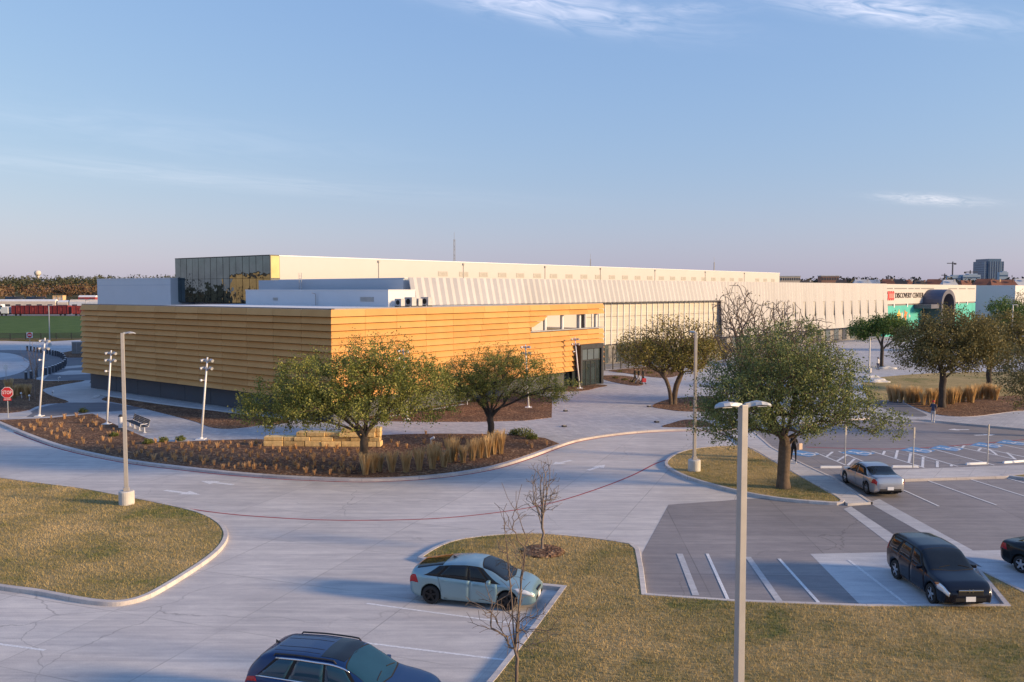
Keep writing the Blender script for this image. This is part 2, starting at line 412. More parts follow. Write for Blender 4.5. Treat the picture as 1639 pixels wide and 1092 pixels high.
# far town
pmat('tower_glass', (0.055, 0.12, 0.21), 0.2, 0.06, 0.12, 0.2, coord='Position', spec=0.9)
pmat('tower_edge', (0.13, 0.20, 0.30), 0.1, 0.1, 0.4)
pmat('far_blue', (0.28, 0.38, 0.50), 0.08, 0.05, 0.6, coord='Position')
pmat('office_cream', (0.55, 0.47, 0.38), 0.06, 0.2, 0.7)
pmat('window_dark', (0.06, 0.065, 0.075), 0.2, 0.5, 0.15, spec=0.8)
pmat('house_brick', (0.27, 0.15, 0.11), 0.15, 0.4, 0.8)
pmat('house_pale', (0.58, 0.53, 0.48), 0.1, 0.4, 0.8)
pmat('house_gold', (0.62, 0.42, 0.22), 0.1, 0.4, 0.8)
pmat('roof_shingle', (0.075, 0.065, 0.065), 0.2, 0.5, 0.9)
pmat('roof_rust', (0.20, 0.085, 0.06), 0.2, 0.5, 0.9)
pmat('roof_light', (0.50, 0.52, 0.55), 0.1, 0.5, 0.8)

def glass_mat(name, tint, rough=0.02, metal=0.0, spec=1.0):
    m, nt, b = base_mat(name, rough, metal, spec)
    p = pos_of(nt)
    c = ramp(nt, noise(nt, p, 0.5, 3), [(0.3, tuple(x * 0.85 for x in tint)), (0.7, tuple(x * 1.15 for x in tint))])
    nt.links.new(c, b.inputs['Base Color'])
    bumpit(nt, b, noise(nt, p, 0.55, 2), 0.06, 0.25)
    return m
glass_mat('mirror_glass', (0.12, 0.165, 0.185), 0.012, 0.9)
glass_mat('sunlit_glass', (0.66, 0.60, 0.27), 0.08, 0.5)  # low sun's gold put into the colour of the box's return pane
glass_mat('entry_glass', (0.12, 0.15, 0.16), 0.03, 0.2)
def door_glass():
    m, nt, b = base_mat('clear_glass', 0.03, 0, 0.6)
    b.inputs['Base Color'].default_value = (0.06, 0.08, 0.085, 1)
    t = nt.nodes.new('ShaderNodeBsdfTransparent'); t.inputs[0].default_value = (0.60, 0.68, 0.68, 1)
    mx = nt.nodes.new('ShaderNodeMixShader'); mx.inputs[0].default_value = 0.35
    nt.links.new(t.outputs[0], mx.inputs[1]); nt.links.new(b.outputs[0], mx.inputs[2])
    nt.links.new(mx.outputs[0], nt.nodes['Material Output'].inputs['Surface'])
door_glass()

# ------------------------------------------------------------------ mesh helpers
def mw(o):
    m = o.matrix_basis.copy() if False else (Matrix.Translation(o.location) @ o.rotation_euler.to_matrix().to_4x4() @ Matrix.Diagonal((*o.scale, 1)))
    return (mw(o.parent) @ o.matrix_parent_inverse @ m) if o.parent else m
def tag(o, label=None, cat=None, group=None, kind=None):
    if label: o['label'] = label
    if cat: o['category'] = cat
    if group: o['group'] = group
    if kind: o['kind'] = kind
    return o
def thing(name, label, cat, loc=(0, 0, 0), rotz=0.0, group=None):
    o = bpy.data.objects.new(name, None); COL.objects.link(o)
    o.empty_display_size = 0.3
    o.location = loc; o.rotation_euler = (0, 0, rotz)
    return tag(o, label, cat, group)
def link_mesh(name, me, mat, parent=None, world=True, loc=(0, 0, 0)):
    o = bpy.data.objects.new(name, me); COL.objects.link(o)
    mats = mat if isinstance(mat, (list, tuple)) else [mat]
    if not me.materials:
        for m in mats: me.materials.append(MAT[m])
    o.location = loc
    if parent is not None:
        o.parent = parent
        if world: o.matrix_parent_inverse = mw(parent).inverted()
    return o
class MB:
    def __init__(self): self.v, self.f, self.mi = [], [], []
    def add(self, vs, fs, mi=0):
        n = len(self.v)
        self.v += [tuple(p) for p in vs]
        self.f += [tuple(i + n for i in f) for f in fs]
        self.mi += [mi] * len(fs)
        return self
    def obox(self, o, a, b, c, mi=0):
        o, a, b, c = Vector(o), Vector(a), Vector(b), Vector(c)
        if a.cross(b).dot(c) < 0: a, b = b, a
        vs = [o, o + a, o + a + b, o + b, o + c, o + a + c, o + a + b + c, o + b + c]
        return self.add(vs, [(0, 3, 2, 1), (4, 5, 6, 7), (0, 1, 5, 4), (1, 2, 6, 5), (2, 3, 7, 6), (3, 0, 4, 7)], mi)
    def box(self, c, s, rz=0.0, mi=0):
        u = Vector((math.cos(rz), math.sin(rz), 0)); v = Vector((-math.sin(rz), math.cos(rz), 0)); c = Vector(c)
        return self.obox(c - u * s[0] / 2 - v * s[1] / 2 - Vector((0, 0, s[2] / 2)), u * s[0], v * s[1], (0, 0, s[2]), mi)
    def prism(self, poly, z0, z1, mi=0):
        n = len(poly)
        ar = sum(poly[i][0] * poly[(i + 1) % n][1] - poly[(i + 1) % n][0] * poly[i][1] for i in range(n))
        if ar < 0: poly = poly[::-1]
        vs = [(p[0], p[1], z0) for p in poly] + [(p[0], p[1], z1) for p in poly]
        fs = [tuple(range(n - 1, -1, -1)), tuple(range(n, 2 * n))] + [(i, (i + 1) % n, n + (i + 1) % n, n + i) for i in range(n)]
        return self.add(vs, fs, mi)
    def sheet(self, poly, z, mi=0):
        n = len(poly)
        ar = sum(poly[i][0] * poly[(i + 1) % n][1] - poly[(i + 1) % n][0] * poly[i][1] for i in range(n))
        if ar < 0: poly = poly[::-1]
        return self.add([(p[0], p[1], z) for p in poly], [tuple(range(n))], mi)
    def tube(self, pts, rad, n=8, cap=True, mi=0):
        pts = [Vector(p) for p in pts]
        if not isinstance(rad, (list, tuple)): rad = [rad] * len(pts)
        vs, fs = [], []
        prev = None
        for i, p in enumerate(pts):
            d = (pts[min(i + 1, len(pts) - 1)] - pts[max(i - 1, 0)]).normalized()
            if prev is None:
                a = d.orthogonal().normalized()
            else:
                a = (prev - d * prev.dot(d)); a = a.normalized() if a.length > 1e-6 else d.orthogonal().normalized()
            prev = a
            b = d.cross(a)
            for k in range(n):
                t = 2 * math.pi * k / n
                vs.append(p + (a * math.cos(t) + b * math.sin(t)) * rad[i])
        for i in range(len(pts) - 1):
            for k in range(n):
                fs.append((i * n + k, i * n + (k + 1) % n, (i + 1) * n + (k + 1) % n, (i + 1) * n + k))
        if cap:
            fs.append(tuple(range(n - 1, -1, -1))); fs.append(tuple(range((len(pts) - 1) * n, len(pts) * n)))
        return self.add(vs, fs, mi)
    def lathe(self, c, prof, n=16, axis='Z', mi=0, cap=True):
        """prof: (radius, height) pairs"""
        c = Vector(c); vs, fs = [], []
        for r, h in prof:
            for k in range(n):
                t = 2 * math.pi * k / n
                if axis == 'Z': vs.append(c + Vector((r * math.cos(t), r * math.sin(t), h)))
                else: vs.append(c + Vector((r * math.cos(t), h, r * math.sin(t))))
        for i in range(len(prof) - 1):
            for k in range(n):
                q = (i * n + k, i * n + (k + 1) % n, (i + 1) * n + (k + 1) % n, (i + 1) * n + k)
                fs.append(q if axis == 'Z' else q[::-1])
        if not cap: return self.add(vs, fs, mi)
        fs.append(tuple(range(n - 1, -1, -1)) if axis == 'Z' else tuple(range(n)))
        last = tuple(range((len(prof) - 1) * n, len(prof) * n))
        fs.append(last if axis == 'Z' else last[::-1])
        return self.add(vs, fs, mi)
    def mesh(self, name, smooth=False, off=(0, 0, 0)):
        me = bpy.data.meshes.new(name)
        me.from_pydata([(p[0] - off[0], p[1] - off[1], p[2] - off[2]) for p in self.v], [], self.f)
        if any(self.mi): me.polygons.foreach_set('material_index', self.mi)
        if smooth: me.polygons.foreach_set('use_smooth', [True] * len(me.polygons))
        me.update()
        return me
    def build(self, name, mat, parent=None, world=True, smooth=False, recenter=True, bevel=0.0):
        if world and recenter:
            a = np.array(self.v); lo, hi = a.min(0), a.max(0)
            off = ((lo[0] + hi[0]) / 2, (lo[1] + hi[1]) / 2, lo[2])
        else: off = (0, 0, 0)
        o = link_mesh(name, self.mesh(name, smooth, off), mat, parent, world, off)
        if bevel:
            md = o.modifiers.new('bevel', 'BEVEL'); md.width = bevel; md.segments = 2; md.limit_method = 'ANGLE'
        return o
def fast_mesh(name, V, Fc, mat, parent=None, smooth=False):
    """numpy verts (n,3) and faces (m,k) in world space"""
    me = bpy.data.meshes.new(name)
    V = np.asarray(V, dtype=np.float32); Fc = np.asarray(Fc, dtype=np.int32)
    k = Fc.shape[1]
    me.vertices.add(len(V)); me.vertices.foreach_set('co', V.ravel())
    me.loops.add(Fc.size); me.loops.foreach_set('vertex_index', Fc.ravel())
    me.polygons.add(len(Fc))
    me.polygons.foreach_set('loop_start', np.arange(0, Fc.size, k, dtype=np.int32))
    me.polygons.foreach_set('loop_total', np.full(len(Fc), k, dtype=np.int32))
    if smooth: me.polygons.foreach_set('use_smooth', np.ones(len(Fc), dtype=bool))
    me.update(calc_edges=True); me.validate()
    return link_mesh(name, me, mat, parent, True)
def copy_tree(o, parent=None):
    c = o.copy(); COL.objects.link(c)
    if parent is not None: c.parent = parent
    for ch in [x for x in bpy.data.objects if x.parent == o]:
        copy_tree(ch, c)
    return c
def spline(pts, closed=False, sub=6):
    P = [Vector((p[0], p[1])) for p in pts]; n = len(P); out = []
    rng = range(n if closed else n - 1)
    for i in rng:
        p0 = P[(i - 1) % n] if closed or i > 0 else P[i]
        p1, p2 = P[i], P[(i + 1) % n]
        p3 = P[(i + 2) % n] if closed or i + 2 < n else P[i + 1]
        for k in range(sub):
            t = k / sub
            q = 0.5 * ((2 * p1) + (p2 - p0) * t + (2 * p0 - 5 * p1 + 4 * p2 - p3) * t * t + (3 * p1 - p0 - 3 * p2 + p3) * t ** 3)
            out.append((q.x, q.y))
    if not closed: out.append((P[-1].x, P[-1].y))
    return out
def offset_line(pts, d, closed=False):
    n = len(pts); out = []
    for i in range(n):
        a = Vector(pts[(i - 1) % n] if closed or i > 0 else pts[i]); b = Vector(pts[i]); c = Vector(pts[(i + 1) % n] if closed or i < n - 1 else pts[i])
        t1, t2 = (b - a), (c - b)
        t1 = t1.normalized() if t1.length > 1e-9 else t2.normalized()
        t2 = t2.normalized() if t2.length > 1e-9 else t1
        n1, n2 = Vector((-t1.y, t1.x)), Vector((-t2.y, t2.x))
        m = (n1 + n2)
        m = m.normalized() if m.length > 1e-6 else n1
        k = d / max(0.35, m.dot(n1))
        out.append((b.x + m.x * k, b.y + m.y * k))
    return out
def strip(pts, wdt, z, name, mat, parent=None, closed=False):
    L, Rr = offset_line(pts, wdt / 2, closed), offset_line(pts, -wdt / 2, closed)
    n = len(pts); mb = MB()
    mb.add([(p[0], p[1], z) for p in L] + [(p[0], p[1], z) for p in Rr], [(n + i, n + (i + 1) % n, (i + 1) % n, i) for i in range(n if closed else n - 1)])
    return mb.build(name, mat, parent)
def kerb(pts, closed=False, wd=0.2, h=0.15, z0=-0.02, name='kerb'):
    sec = [(0.5, 0), (0.46, h * 0.9), (0.38, h), (-0.5, h + 0.004), (-0.5, 0)]
    lines = [offset_line(pts, s[0] * wd, closed) for s in sec]
    n = len(pts); mb = MB(); vs = []
    for ln, s in zip(lines, sec): vs += [(p[0], p[1], z0 + s[1] - z0 * (s[1] > 0)) for p in ln]
    fs = []
    for j in range(len(sec) - 1):
        for i in range(n if closed else n - 1):
            k = (i + 1) % n
            fs.append((j * n + i, (j + 1) * n + i, (j + 1) * n + k, j * n + k))
    mb.add(vs, fs)
    o = mb.build(name, 'kerb')
    return tag(o, kind='structure')
def sample_poly(poly, n, rng):
    tris = tessellate_polygon([[Vector((p[0], p[1], 0)) for p in poly]])
    P = np.array([[p[0], p[1]] for p in poly]); T = P[np.array(tris)]
    ar = np.abs(np.cross(T[:, 1] - T[:, 0], T[:, 2] - T[:, 0])) / 2
    idx = rng.choice(len(T), n, p=ar / ar.sum())
    u, v = rng.random(n), rng.random(n); fl = u + v > 1; u[fl], v[fl] = 1 - u[fl], 1 - v[fl]
    t = T[idx]
    return t[:, 0] + u[:, None] * (t[:, 1] - t[:, 0]) + v[:, None] * (t[:, 2] - t[:, 0])
def poly_area(poly):
    n = len(poly)
    return abs(sum(poly[i][0] * poly[(i + 1) % n][1] - poly[(i + 1) % n][0] * poly[i][1] for i in range(n))) / 2
def text_mesh(txt, size, ext=0.01):
    cu = bpy.data.curves.new('lettering', 'FONT'); cu.body = txt; cu.size = size; cu.extrude = ext
    cu.align_x = 'CENTER'; cu.align_y = 'CENTER'; cu.resolution_u = 2
    o = bpy.data.objects.new('lettering', cu); COL.objects.link(o)
    me = bpy.data.meshes.new_from_object(o.evaluated_get(bpy.context.evaluated_depsgraph_get()))
    bpy.data.objects.remove(o); bpy.data.curves.remove(cu)
    return me

# ================================================================== SETTING: ground, roads, islands
def sstep(a, b, x):
    t = np.clip((x - a) / (b - a), 0, 1); return t * t * (3 - 2 * t)
def terrain(x, y):
    return -0.06 + 12.0 * sstep(390, 830, y) + 1.5 * np.sin(x * 0.004 + 1) * sstep(500, 900, y)
xs = np.concatenate([np.linspace(-9000, -900, 12), np.linspace(-800, 1000, 61), np.linspace(1150, 9000, 12)])
ys = np.concatenate([np.linspace(-900, 300, 9), np.linspace(340, 1000, 30), np.linspace(1100, 12000, 16)])
XX, YY = np.meshgrid(xs, ys)
ZZ = terrain(XX, YY)
nv = len(xs)
fc = [(j * nv + i, j * nv + i + 1, (j + 1) * nv + i + 1, (j + 1) * nv + i) for j in range(len(ys) - 1) for i in range(nv - 1)]
g_o = fast_mesh('ground', np.stack([XX.ravel(), YY.ravel(), ZZ.ravel()], 1), fc, 'field', smooth=True)
tag(g_o, kind='structure')

def struct(name, poly, z, mat, parent=None, thick=0.0):
    mb = MB()
    if thick: mb.prism(poly, z - thick, z)
    else: mb.sheet(poly, z)
    o = mb.build(name, mat, parent)
    if parent is None: tag(o, kind='structure')
    return o
road = struct('road', [(-160, 8), (90, 8), (90, 60), (140, 130), (-20, 150), (-120, 190), (-230, 190)], 0.0, 'concrete_road')
# older grey paving of the lot on the right
lot_px = [(1150, 692), (1260, 682), (1390, 673), (1480, 676), (1900, 698), (1900, 1010), (1700, 1010), (1610, 976), (1384, 976), (1170, 969), (1027, 960), (1028, 885), (1070, 808), (1180, 800), (1330, 790), (1205, 712)]
lot = struct('parking_lot', GS(lot_px), 0.004, 'old_paving')
def paint_poly(px, name, mat, parent, z): return struct(name, GS(px), z, mat, parent)
paint_poly([(1297, 887), (1640, 880), (1640, 985), (1384, 976)], 'concrete_patch', 'light_concrete', lot, 0.008)
paint_poly([(1350, 815), (1362, 811), (1425, 853), (1480, 890), (1455, 892), (1412, 862)], 'concrete_band', 'light_concrete', lot, 0.010)
paint_poly([(1390, 805), (1407, 799), (1600, 905), (1900, 1060), (1900, 1085), (1572, 908)], 'concrete_band', 'light_concrete', lot, 0.012)
paint_poly([(1362, 811), (1390, 805), (1572, 908), (1500, 898)], 'dark_strip', 'dark_asphalt', lot, 0.0085)
paint_poly([(1552, 912), (1600, 908), (1900, 1075), (1900, 1120), (1640, 965)], 'concrete_patch', 'light_concrete', lot, 0.014)

def line_px(a, b, wd, z, name, mat, parent):
    return strip([G(*a), G(*b)], wd, z, name, mat, parent)
# lines of the bays
for a, b in [((587, 966), (852, 1002)), ((517, 1021), (812, 1057)), ((-60, 1023), (72, 1041))]:
    line_px(a, b, 0.11, 0.004, 'parking_line', 'paint_white', road)
for a, b, w_, m_ in [((1088, 887), (1114, 954), 0.24, 'paint_faded'), ((1132, 887), (1165, 960), 0.12, 'paint_white'), ((1197, 892), (1248, 964), 0.24, 'paint_faded'),
                     ((1247, 895), (1311, 966), 0.12, 'paint_white'), ((1358, 897), (1452, 969), 0.12, 'paint_white'),
                     ((1444, 784), (1503, 811), 0.11, 'paint_white'), ((1483, 769), (1595, 809), 0.11, 'paint_white'), ((1548, 766), (1660, 801), 0.11, 'paint_white'), ((1603, 763), (1720, 797), 0.11, 'paint_white')]:
    line_px(a, b, w_, 0.018, 'parking_line', m_, lot)
z6 = lambda x, y: (1230 + x / 4.007, 620 + y / 4.007)
for x0, y0, x1, y1 in [(300, 418, 495, 500), (450, 411, 635, 488), (660, 410, 1000, 517), (860, 403, 1215, 508), (1030, 390, 1450, 500), (1190, 378, 1590, 464), (1285, 372, 1750, 470), (1450, 360, 1750, 420), (1560, 352, 1800, 395)]:
    line_px(z6(x0, y0), z6(x1, y1), 0.12, 0.010, 'parking_line', 'paint_white', lot)
for x0, y0, x1, y1 in [(372, 446, 412, 415), (440, 474, 505, 434), (508, 502, 552, 460), (735, 432, 745, 410), (815, 457, 828, 405), (900, 484, 912, 425), (988, 514, 992, 448), (1083, 514, 1083, 475), (1170, 508, 1176, 498), (1240, 390, 1256, 374), (1345, 408, 1362, 392), (1465, 434, 1412, 396), (1582, 462, 1530, 420)]:
    line_px(z6(x0, y0), z6(x1, y1), 0.16, 0.011, 'hatch_line', 'paint_white', lot)
for x0, y0, x1, y1 in [(345, 426, 520, 470), (760, 406, 1100, 490), (1240, 376, 1639, 448)]:
    line_px(z6(x0, y0), z6(x1, y1), 0.08, 0.012, 'hatch_line', 'paint_faded', lot)
strip(spline(GS([(1290, 716), (1400, 719), (1480, 717), (1560, 711), (1640, 704), (1800, 690)])), 0.16, 0.009, 'fire_lane_line', 'paint_red', lot)
# accessible bay symbols: blue field, white wheelchair figure
def access_symbol(px, py):
    c = Vector(G(px, py)); ang = -0.75
    fwd = Vector((math.sin(ang), math.cos(ang))); rt = Vector((math.cos(ang), -math.sin(ang)))
    P = lambda u, v: tuple(c + rt * u + fwd * v)
    o = struct('accessible_field', [P(-0.72, -0.72), P(0.72, -0.72), P(0.95, 0.95), P(-0.95, 0.95)], 0.016, 'paint_blue', lot)
    mb = MB(); z = 0.021
    ring = [(0.48 * math.cos(t), -0.25 + 0.48 * math.sin(t)) for t in np.linspace(R(100), R(400), 20)]
    for s, e in zip(ring[:-1], ring[1:]):
        k = lambda q, f: (q[0] * f, (q[1] + 0.25) * f - 0.25)
        mb.sheet([P(*s), P(*e), P(*k(e, 0.74)), P(*k(s, 0.74))], z)
    mb.sheet([P(0.16 * math.cos(t) - 0.05, 0.66 + 0.14 * math.sin(t)) for t in np.linspace(0, 2 * math.pi, 12, endpoint=False)], z)
    mb.sheet([P(-0.15, 0.48), P(0.03, 0.48), P(0.05, -0.05), P(-0.13, -0.05)], z + 0.002)
    mb.sheet([P(0.0, 0.08), P(0.42, 0.08), P(0.42, -0.06), P(0.0, -0.06)], z + 0.003)
    mb.sheet([P(0.36, 0.0), P(0.48, 0.04), P(0.66, -0.5), P(0.54, -0.55)], z + 0.004)
    mb.build('wheelchair_figure', 'paint_white', o)
for p in [(1288, 727), (1377, 725.5), (1473, 721.5), (1519, 718.5), (1583, 713.5), (1624, 709.5)]: access_symbol(*p)
# arrows on the road
def road_arrow(tail, tip, parent, z, wd=0.85):
    a, b = Vector(G(*tail)), Vector(G(*tip)); d = (b - a); L = d.length; d /= L; n = Vector((-d.y, d.x))
    P = lambda u, v: tuple(a + d * u * L + n * v)
    struct('road_arrow', [P(0, -0.14), P(0.55, -0.14), P(0.55, -wd / 2), P(1, 0), P(0.55, wd / 2), P(0.55, 0.14), P(0, 0.14)], z, 'paint_white', parent)
road_arrow((374, 776), (321, 770), road, 0.004); road_arrow((264, 785), (321, 792), road, 0.004)
road_arrow((914, 737), (884, 744), road, 0.004); road_arrow((941, 753), (969, 744), road, 0.004)
road_arrow((1551, 688), (1517, 688), lot, 0.009); road_arrow((1560, 697), (1593, 696), lot, 0.009)
# fire lane
strip(spline(GS([(300, 814), (340, 820), (400, 826), (500, 832), (600, 833), (700, 830), (800, 820), (880, 806), (950, 785), (1010, 762), (1050, 742), (1075, 734)])), 0.11, 0.006, 'fire_lane_line', 'paint_red', road)

# raised islands
LAWNS = []
def island(px, name, mat, do_kerb=True, z=0.13, sub=5, thick=0.15, smooth=True, world=None):
    pts = world if world else GS(px)
    if smooth: pts = spline(pts, True, sub)
    n = len(pts)
    ar = sum(pts[i][0] * pts[(i + 1) % n][1] - pts[(i + 1) % n][0] * pts[i][1] for i in range(n))
    if ar > 0: pts = pts[::-1]
    o = struct(name, pts, z, mat, None, thick)
    if do_kerb: kerb(pts, True)
    return o, pts
front_px = [(-260, 560), (-120, 625), (-40, 662), (0, 679), (50, 700), (110, 720), (200, 739), (300, 752), (400, 762), (500, 768), (600, 770), (700, 764), (780, 752), (840, 735), (900, 713), (935, 704), (985, 696.5), (1040, 691.5), (1100, 689.5), (1150, 690)]
front = spline(GS(front_px), False, 5)
rest = GS([(1150, 690), (1260, 680), (1390, 671), (1480, 674), (1560, 682), (1640, 689), (1800, 700)])
back = [(150, 120), (160, 250), (60, 250), (-40, 200), (-112, 170)]
plaza = struct('plaza', front + rest[1:] + back, 0.13, 'pavers', None, 0.15)
kerb((front + rest[1:])[::-1], wd=0.34)
strip(offset_line(front, -0.36), 0.40, 0.0035, 'gutter', 'sidewalk', road)
gut = offset_line(front, -0.27)
strip(gut[18:], 0.13, 0.0075, 'fire_lane_line', 'paint_red', road)

o, L1 = island([(-300, 735), (-120, 750), (0, 768), (60, 776), (130, 785), (195, 797), (260, 810), (315, 823), (347, 838), (361, 855), (358, 872), (340, 892), (305, 917), (265, 942), (235, 958), (205, 967), (175, 969), (130, 964), (60, 951), (0, 943), (-200, 915), (-420, 880)], 'lawn', 'lawn')
LAWNS.append((L1, 200))
o, R1 = island([(1066, 745), (1076, 733), (1098, 724), (1130, 719), (1165, 717), (1200, 719), (1240, 741), (1290, 770), (1349, 805), (1300, 806), (1240, 800), (1190, 791), (1145, 780), (1105, 768), (1078, 756)], 'lawn', 'lawn', smooth=True)
LAWNS.append((R1, 160))
C1w = spline(GS([(672, 897), (700, 880), (735, 868), (790, 861), (850, 858), (910, 862), (965, 868), (1010, 875)]), False, 5) + GS([(1020, 884), (1026, 915), (1031, 957), (1170, 967), (1384, 975), (1612, 975), (1566, 917), (1640, 953), (1900, 1080), (1900, 1500), (440, 1500), (620, 1285), (790, 1092), (860, 1003), (902, 945), (864, 941), (780, 926), (715, 910)])
o, C1 = island(None, 'lawn', 'lawn', smooth=False, world=C1w)
LAWNS.append((C1, 330))
# pavements on the right
sw = GS([(1202, 719), (1168, 694), (1205, 690), (1235, 716), (1282, 741), (1336, 766), (1394, 804), (1357, 806)], 0.13)
struct('pavement', sw, 0.131, 'sidewalk', None, 0.15); kerb([sw[2], sw[3], sw[4], sw[5], sw[6]])
sw2 = GS([(1345, 757), (1432, 752), (1640, 744), (1900, 728), (1900, 744), (1640, 759), (1609, 762), (1447, 767), (1405, 766), (1356, 766)], 0.13)
struct('pavement', sw2, 0.129, 'sidewalk', None, 0.15); kerb(sw2[4:9][::-1][::-1])
o, R4 = island([(1606, 764), (1680, 758), (1900, 748), (1900, 800), (1700, 776)], 'lawn', 'lawn', z=0.14, smooth=False)
# park area far right: lawn, path, mulch
o, R3 = island([(1385, 612), (1440, 603), (1540, 598), (1700, 600), (1700, 640), (1600, 650), (1500, 650), (1440, 642), (1392, 640)], 'lawn', 'lawn', False, 0.16, thick=0.05)
LAWNS.append((R3, 30))
o, M6 = island([(1446, 645), (1470, 640), (1560, 640), (1640, 636), (1760, 650), (1700, 668), (1640, 660), (1560, 669), (1510, 668), (1478, 660)], 'mulch_bed', 'mulch', True, 0.175, thick=0.06)
island([(1386, 641), (1432, 643), (1462, 656), (1484, 668), (1450, 668), (1410, 655), (1384, 650)], 'path', 'dark_asphalt', False, 0.136, thick=0.02)
# planting beds
BED_Z = 0.165
def bed(px, sub=5, smooth=True, z=BED_Z): return island(px, 'mulch_bed', 'mulch', False, z, sub, 0.06, smooth)[1]
fr_in = offset_line(front, 0.20)
i0 = min(range(len(fr_in)), key=lambda i: (fr_in[i][0] - G(893, 715)[0]) ** 2 + (fr_in[i][1] - G(893, 715)[1]) ** 2)
i1 = min(range(len(fr_in)), key=lambda i: (fr_in[i][0] - G(-40, 662)[0]) ** 2 + (fr_in[i][1] - G(-40, 662)[1]) ** 2)
top_b1 = GS([(895, 710), (872, 701), (820, 695), (700, 694), (640, 695), (600, 697), (500, 704), (400, 703), (330, 705), (290, 707), (252, 707), (232, 700), (190, 682), (148, 662), (120, 665), (80, 669), (0, 672), (-35, 661)], BED_Z)
B1 = fr_in[i1:i0] + top_b1
island(None, 'mulch_bed', 'mulch', False, BED_Z, thick=0.06, smooth=False, world=B1)
B2 = bed([(163, 642), (185, 637.5), (260, 650), (360, 663), (461, 676), (420, 683), (372, 689), (338, 687), (310, 677), (260, 664), (215, 653), (185, 647)])
B3 = bed([(-120, 622), (-20, 612), (45, 608), (75, 612), (136, 611), (100, 618), (72, 624), (70, 629), (85, 637), (110, 646), (75, 649), (56, 654), (42, 660), (0, 664), (-60, 655)], 3)
B4 = bed([(560, 676), (640, 660), (720, 645), (830, 627), (884, 640), (883, 671), (840, 676), (760, 678), (680, 678)], 2, False)
B5 = bed([(862, 629), (905, 622), (935, 617), (972, 619), (955, 623), (930, 628)], 3)
bed([(1044, 653), (1056, 646), (1082, 640), (1135, 637), (1160, 645), (1150, 660), (1095, 661), (1060, 657)])
bed([(1062, 686.5), (1075, 680.5), (1096, 675), (1122, 676), (1142, 685.5)], 3)
B6 = bed([(968, 603), (1012, 605), (1030, 617), (1010, 619), (968, 610)], 3)
bed([(975, 594.5), (1040, 588), (1090, 598), (1062, 607), (1000, 599)], 3)
bed([(153, 623), (172, 618), (174, 626)], 3)
# darker asphalt swatches on the plaza at left, round turning circle, pale bands
island([(44, 670), (56, 658), (85, 650), (112, 647), (170, 647), (205, 652), (230, 656), (180, 661), (147, 662), (120, 666)], 'path', 'dark_asphalt', False, 0.138, thick=0.02)
island([(-60, 668), (0, 662), (45, 659), (52, 664), (40, 671), (0, 672), (-50, 672)], 'path', 'sidewalk', False, 0.141, thick=0.02, smooth=False)
island([(70, 628), (100, 618), (136, 611), (172, 612), (174, 632), (160, 640), (170, 646), (112, 646), (88, 637)], 'path', 'sidewalk', False, 0.142, thick=0.02)
island([(70, 610), (100, 580), (108, 574), (146, 572), (150, 598), (172, 600), (172, 612), (136, 611)], 'path', 'dark_asphalt', False, 0.1365, thick=0.02, smooth=False)
for pts in ([(106, 588), (146, 585), (148, 588), (103, 592)], [(82, 601), (110, 595), (150, 594), (160, 600), (100, 602)]):
    island(pts, 'paving_band', 'sidewalk', False, 0.140, thick=0.02, smooth=False)
island([(-200, 572), (-60, 562), (40, 562), (100, 566), (108, 575), (96, 592), (60, 606), (0, 616), (-200, 625)], 'road', 'dark_asphalt', False, 0.134, thick=0.02)
island([(-150, 575), (-40, 566), (15, 567), (42, 576), (47, 585), (35, 597), (0, 606), (-60, 612), (-200, 612)], 'road', 'light_concrete', False, 0.138, thick=0.02)
island([(-200, 562), (-60, 557), (60, 549), (130, 545), (160, 548), (160, 555), (110, 559), (40, 561), (-60, 563), (-200, 568)], 'road', 'light_concrete', False, 0.139, thick=0.02, smooth=False)
island([(100, 566), (140, 558), (160, 560), (160, 574), (106, 574)], 'mulch_bed', 'mulch', False, 0.15, thick=0.02, smooth=False)
# green bank beyond the drive
far_l = [(-400, 420), (-105, 400), (-90, 300), (-85, 196), (-150, 186), (-260, 178), (-420, 180)]
grn = struct('lawn', far_l, 0.16, 'lawn_green', None, 0.2)
struct('verge', [(-85, 196), (-83, 189), (-150, 178), (-260, 171), (-420, 172), (-420, 181), (-260, 179), (-150, 187)], 0.15, 'field', None, 0.2)
struct('ballast', [(-420, 372), (-90, 348), (-90, 398), (-420, 420)], 0.18, 'old_paving', None, 0.1)

# short lawn blades
def blades(poly, dens, rng, z, h=(0.05, 0.11), w=0.022):
    n = int(poly_area(poly) * dens)
    P = sample_poly(poly, n, rng)
    keep = np.hypot(P[:, 0], P[:, 1]) < 75
    P = P[keep]; n = len(P)
    az = rng.random(n) * 2 * np.pi; hh = rng.uniform(h[0], h[1], n); ln = rng.uniform(0.2, 0.9, n) * hh; th = rng.random(n) * 2 * np.pi
    wv = np.stack([np.cos(az), np.sin(az), np.zeros(n)], 1) * (w * rng.uniform(0.6, 1.4, n))[:, None] / 2
    b = np.concatenate([P, np.full((n, 1), z)], 1)
    tip = b + np.stack([np.cos(th) * ln, np.sin(th) * ln, hh], 1)
    return np.concatenate([b - wv, b + wv, tip], 1).reshape(-1, 3)
rng = np.random.default_rng(3)
for poly, dens in LAWNS:
    pl = poly
    if poly is C1: pl = [p for p in poly]
    V = blades(offset_line(pl, -0.16, True), dens, rng, 0.125)
    # leave the blades that fall outside the island's kerb out of it
    g = fast_mesh('grass', V, np.arange(len(V)).reshape(-1, 3), 'grass_blade')
    tag(g, 'short straw-coloured turf blades on the raised lawn', 'grass', kind='stuff')

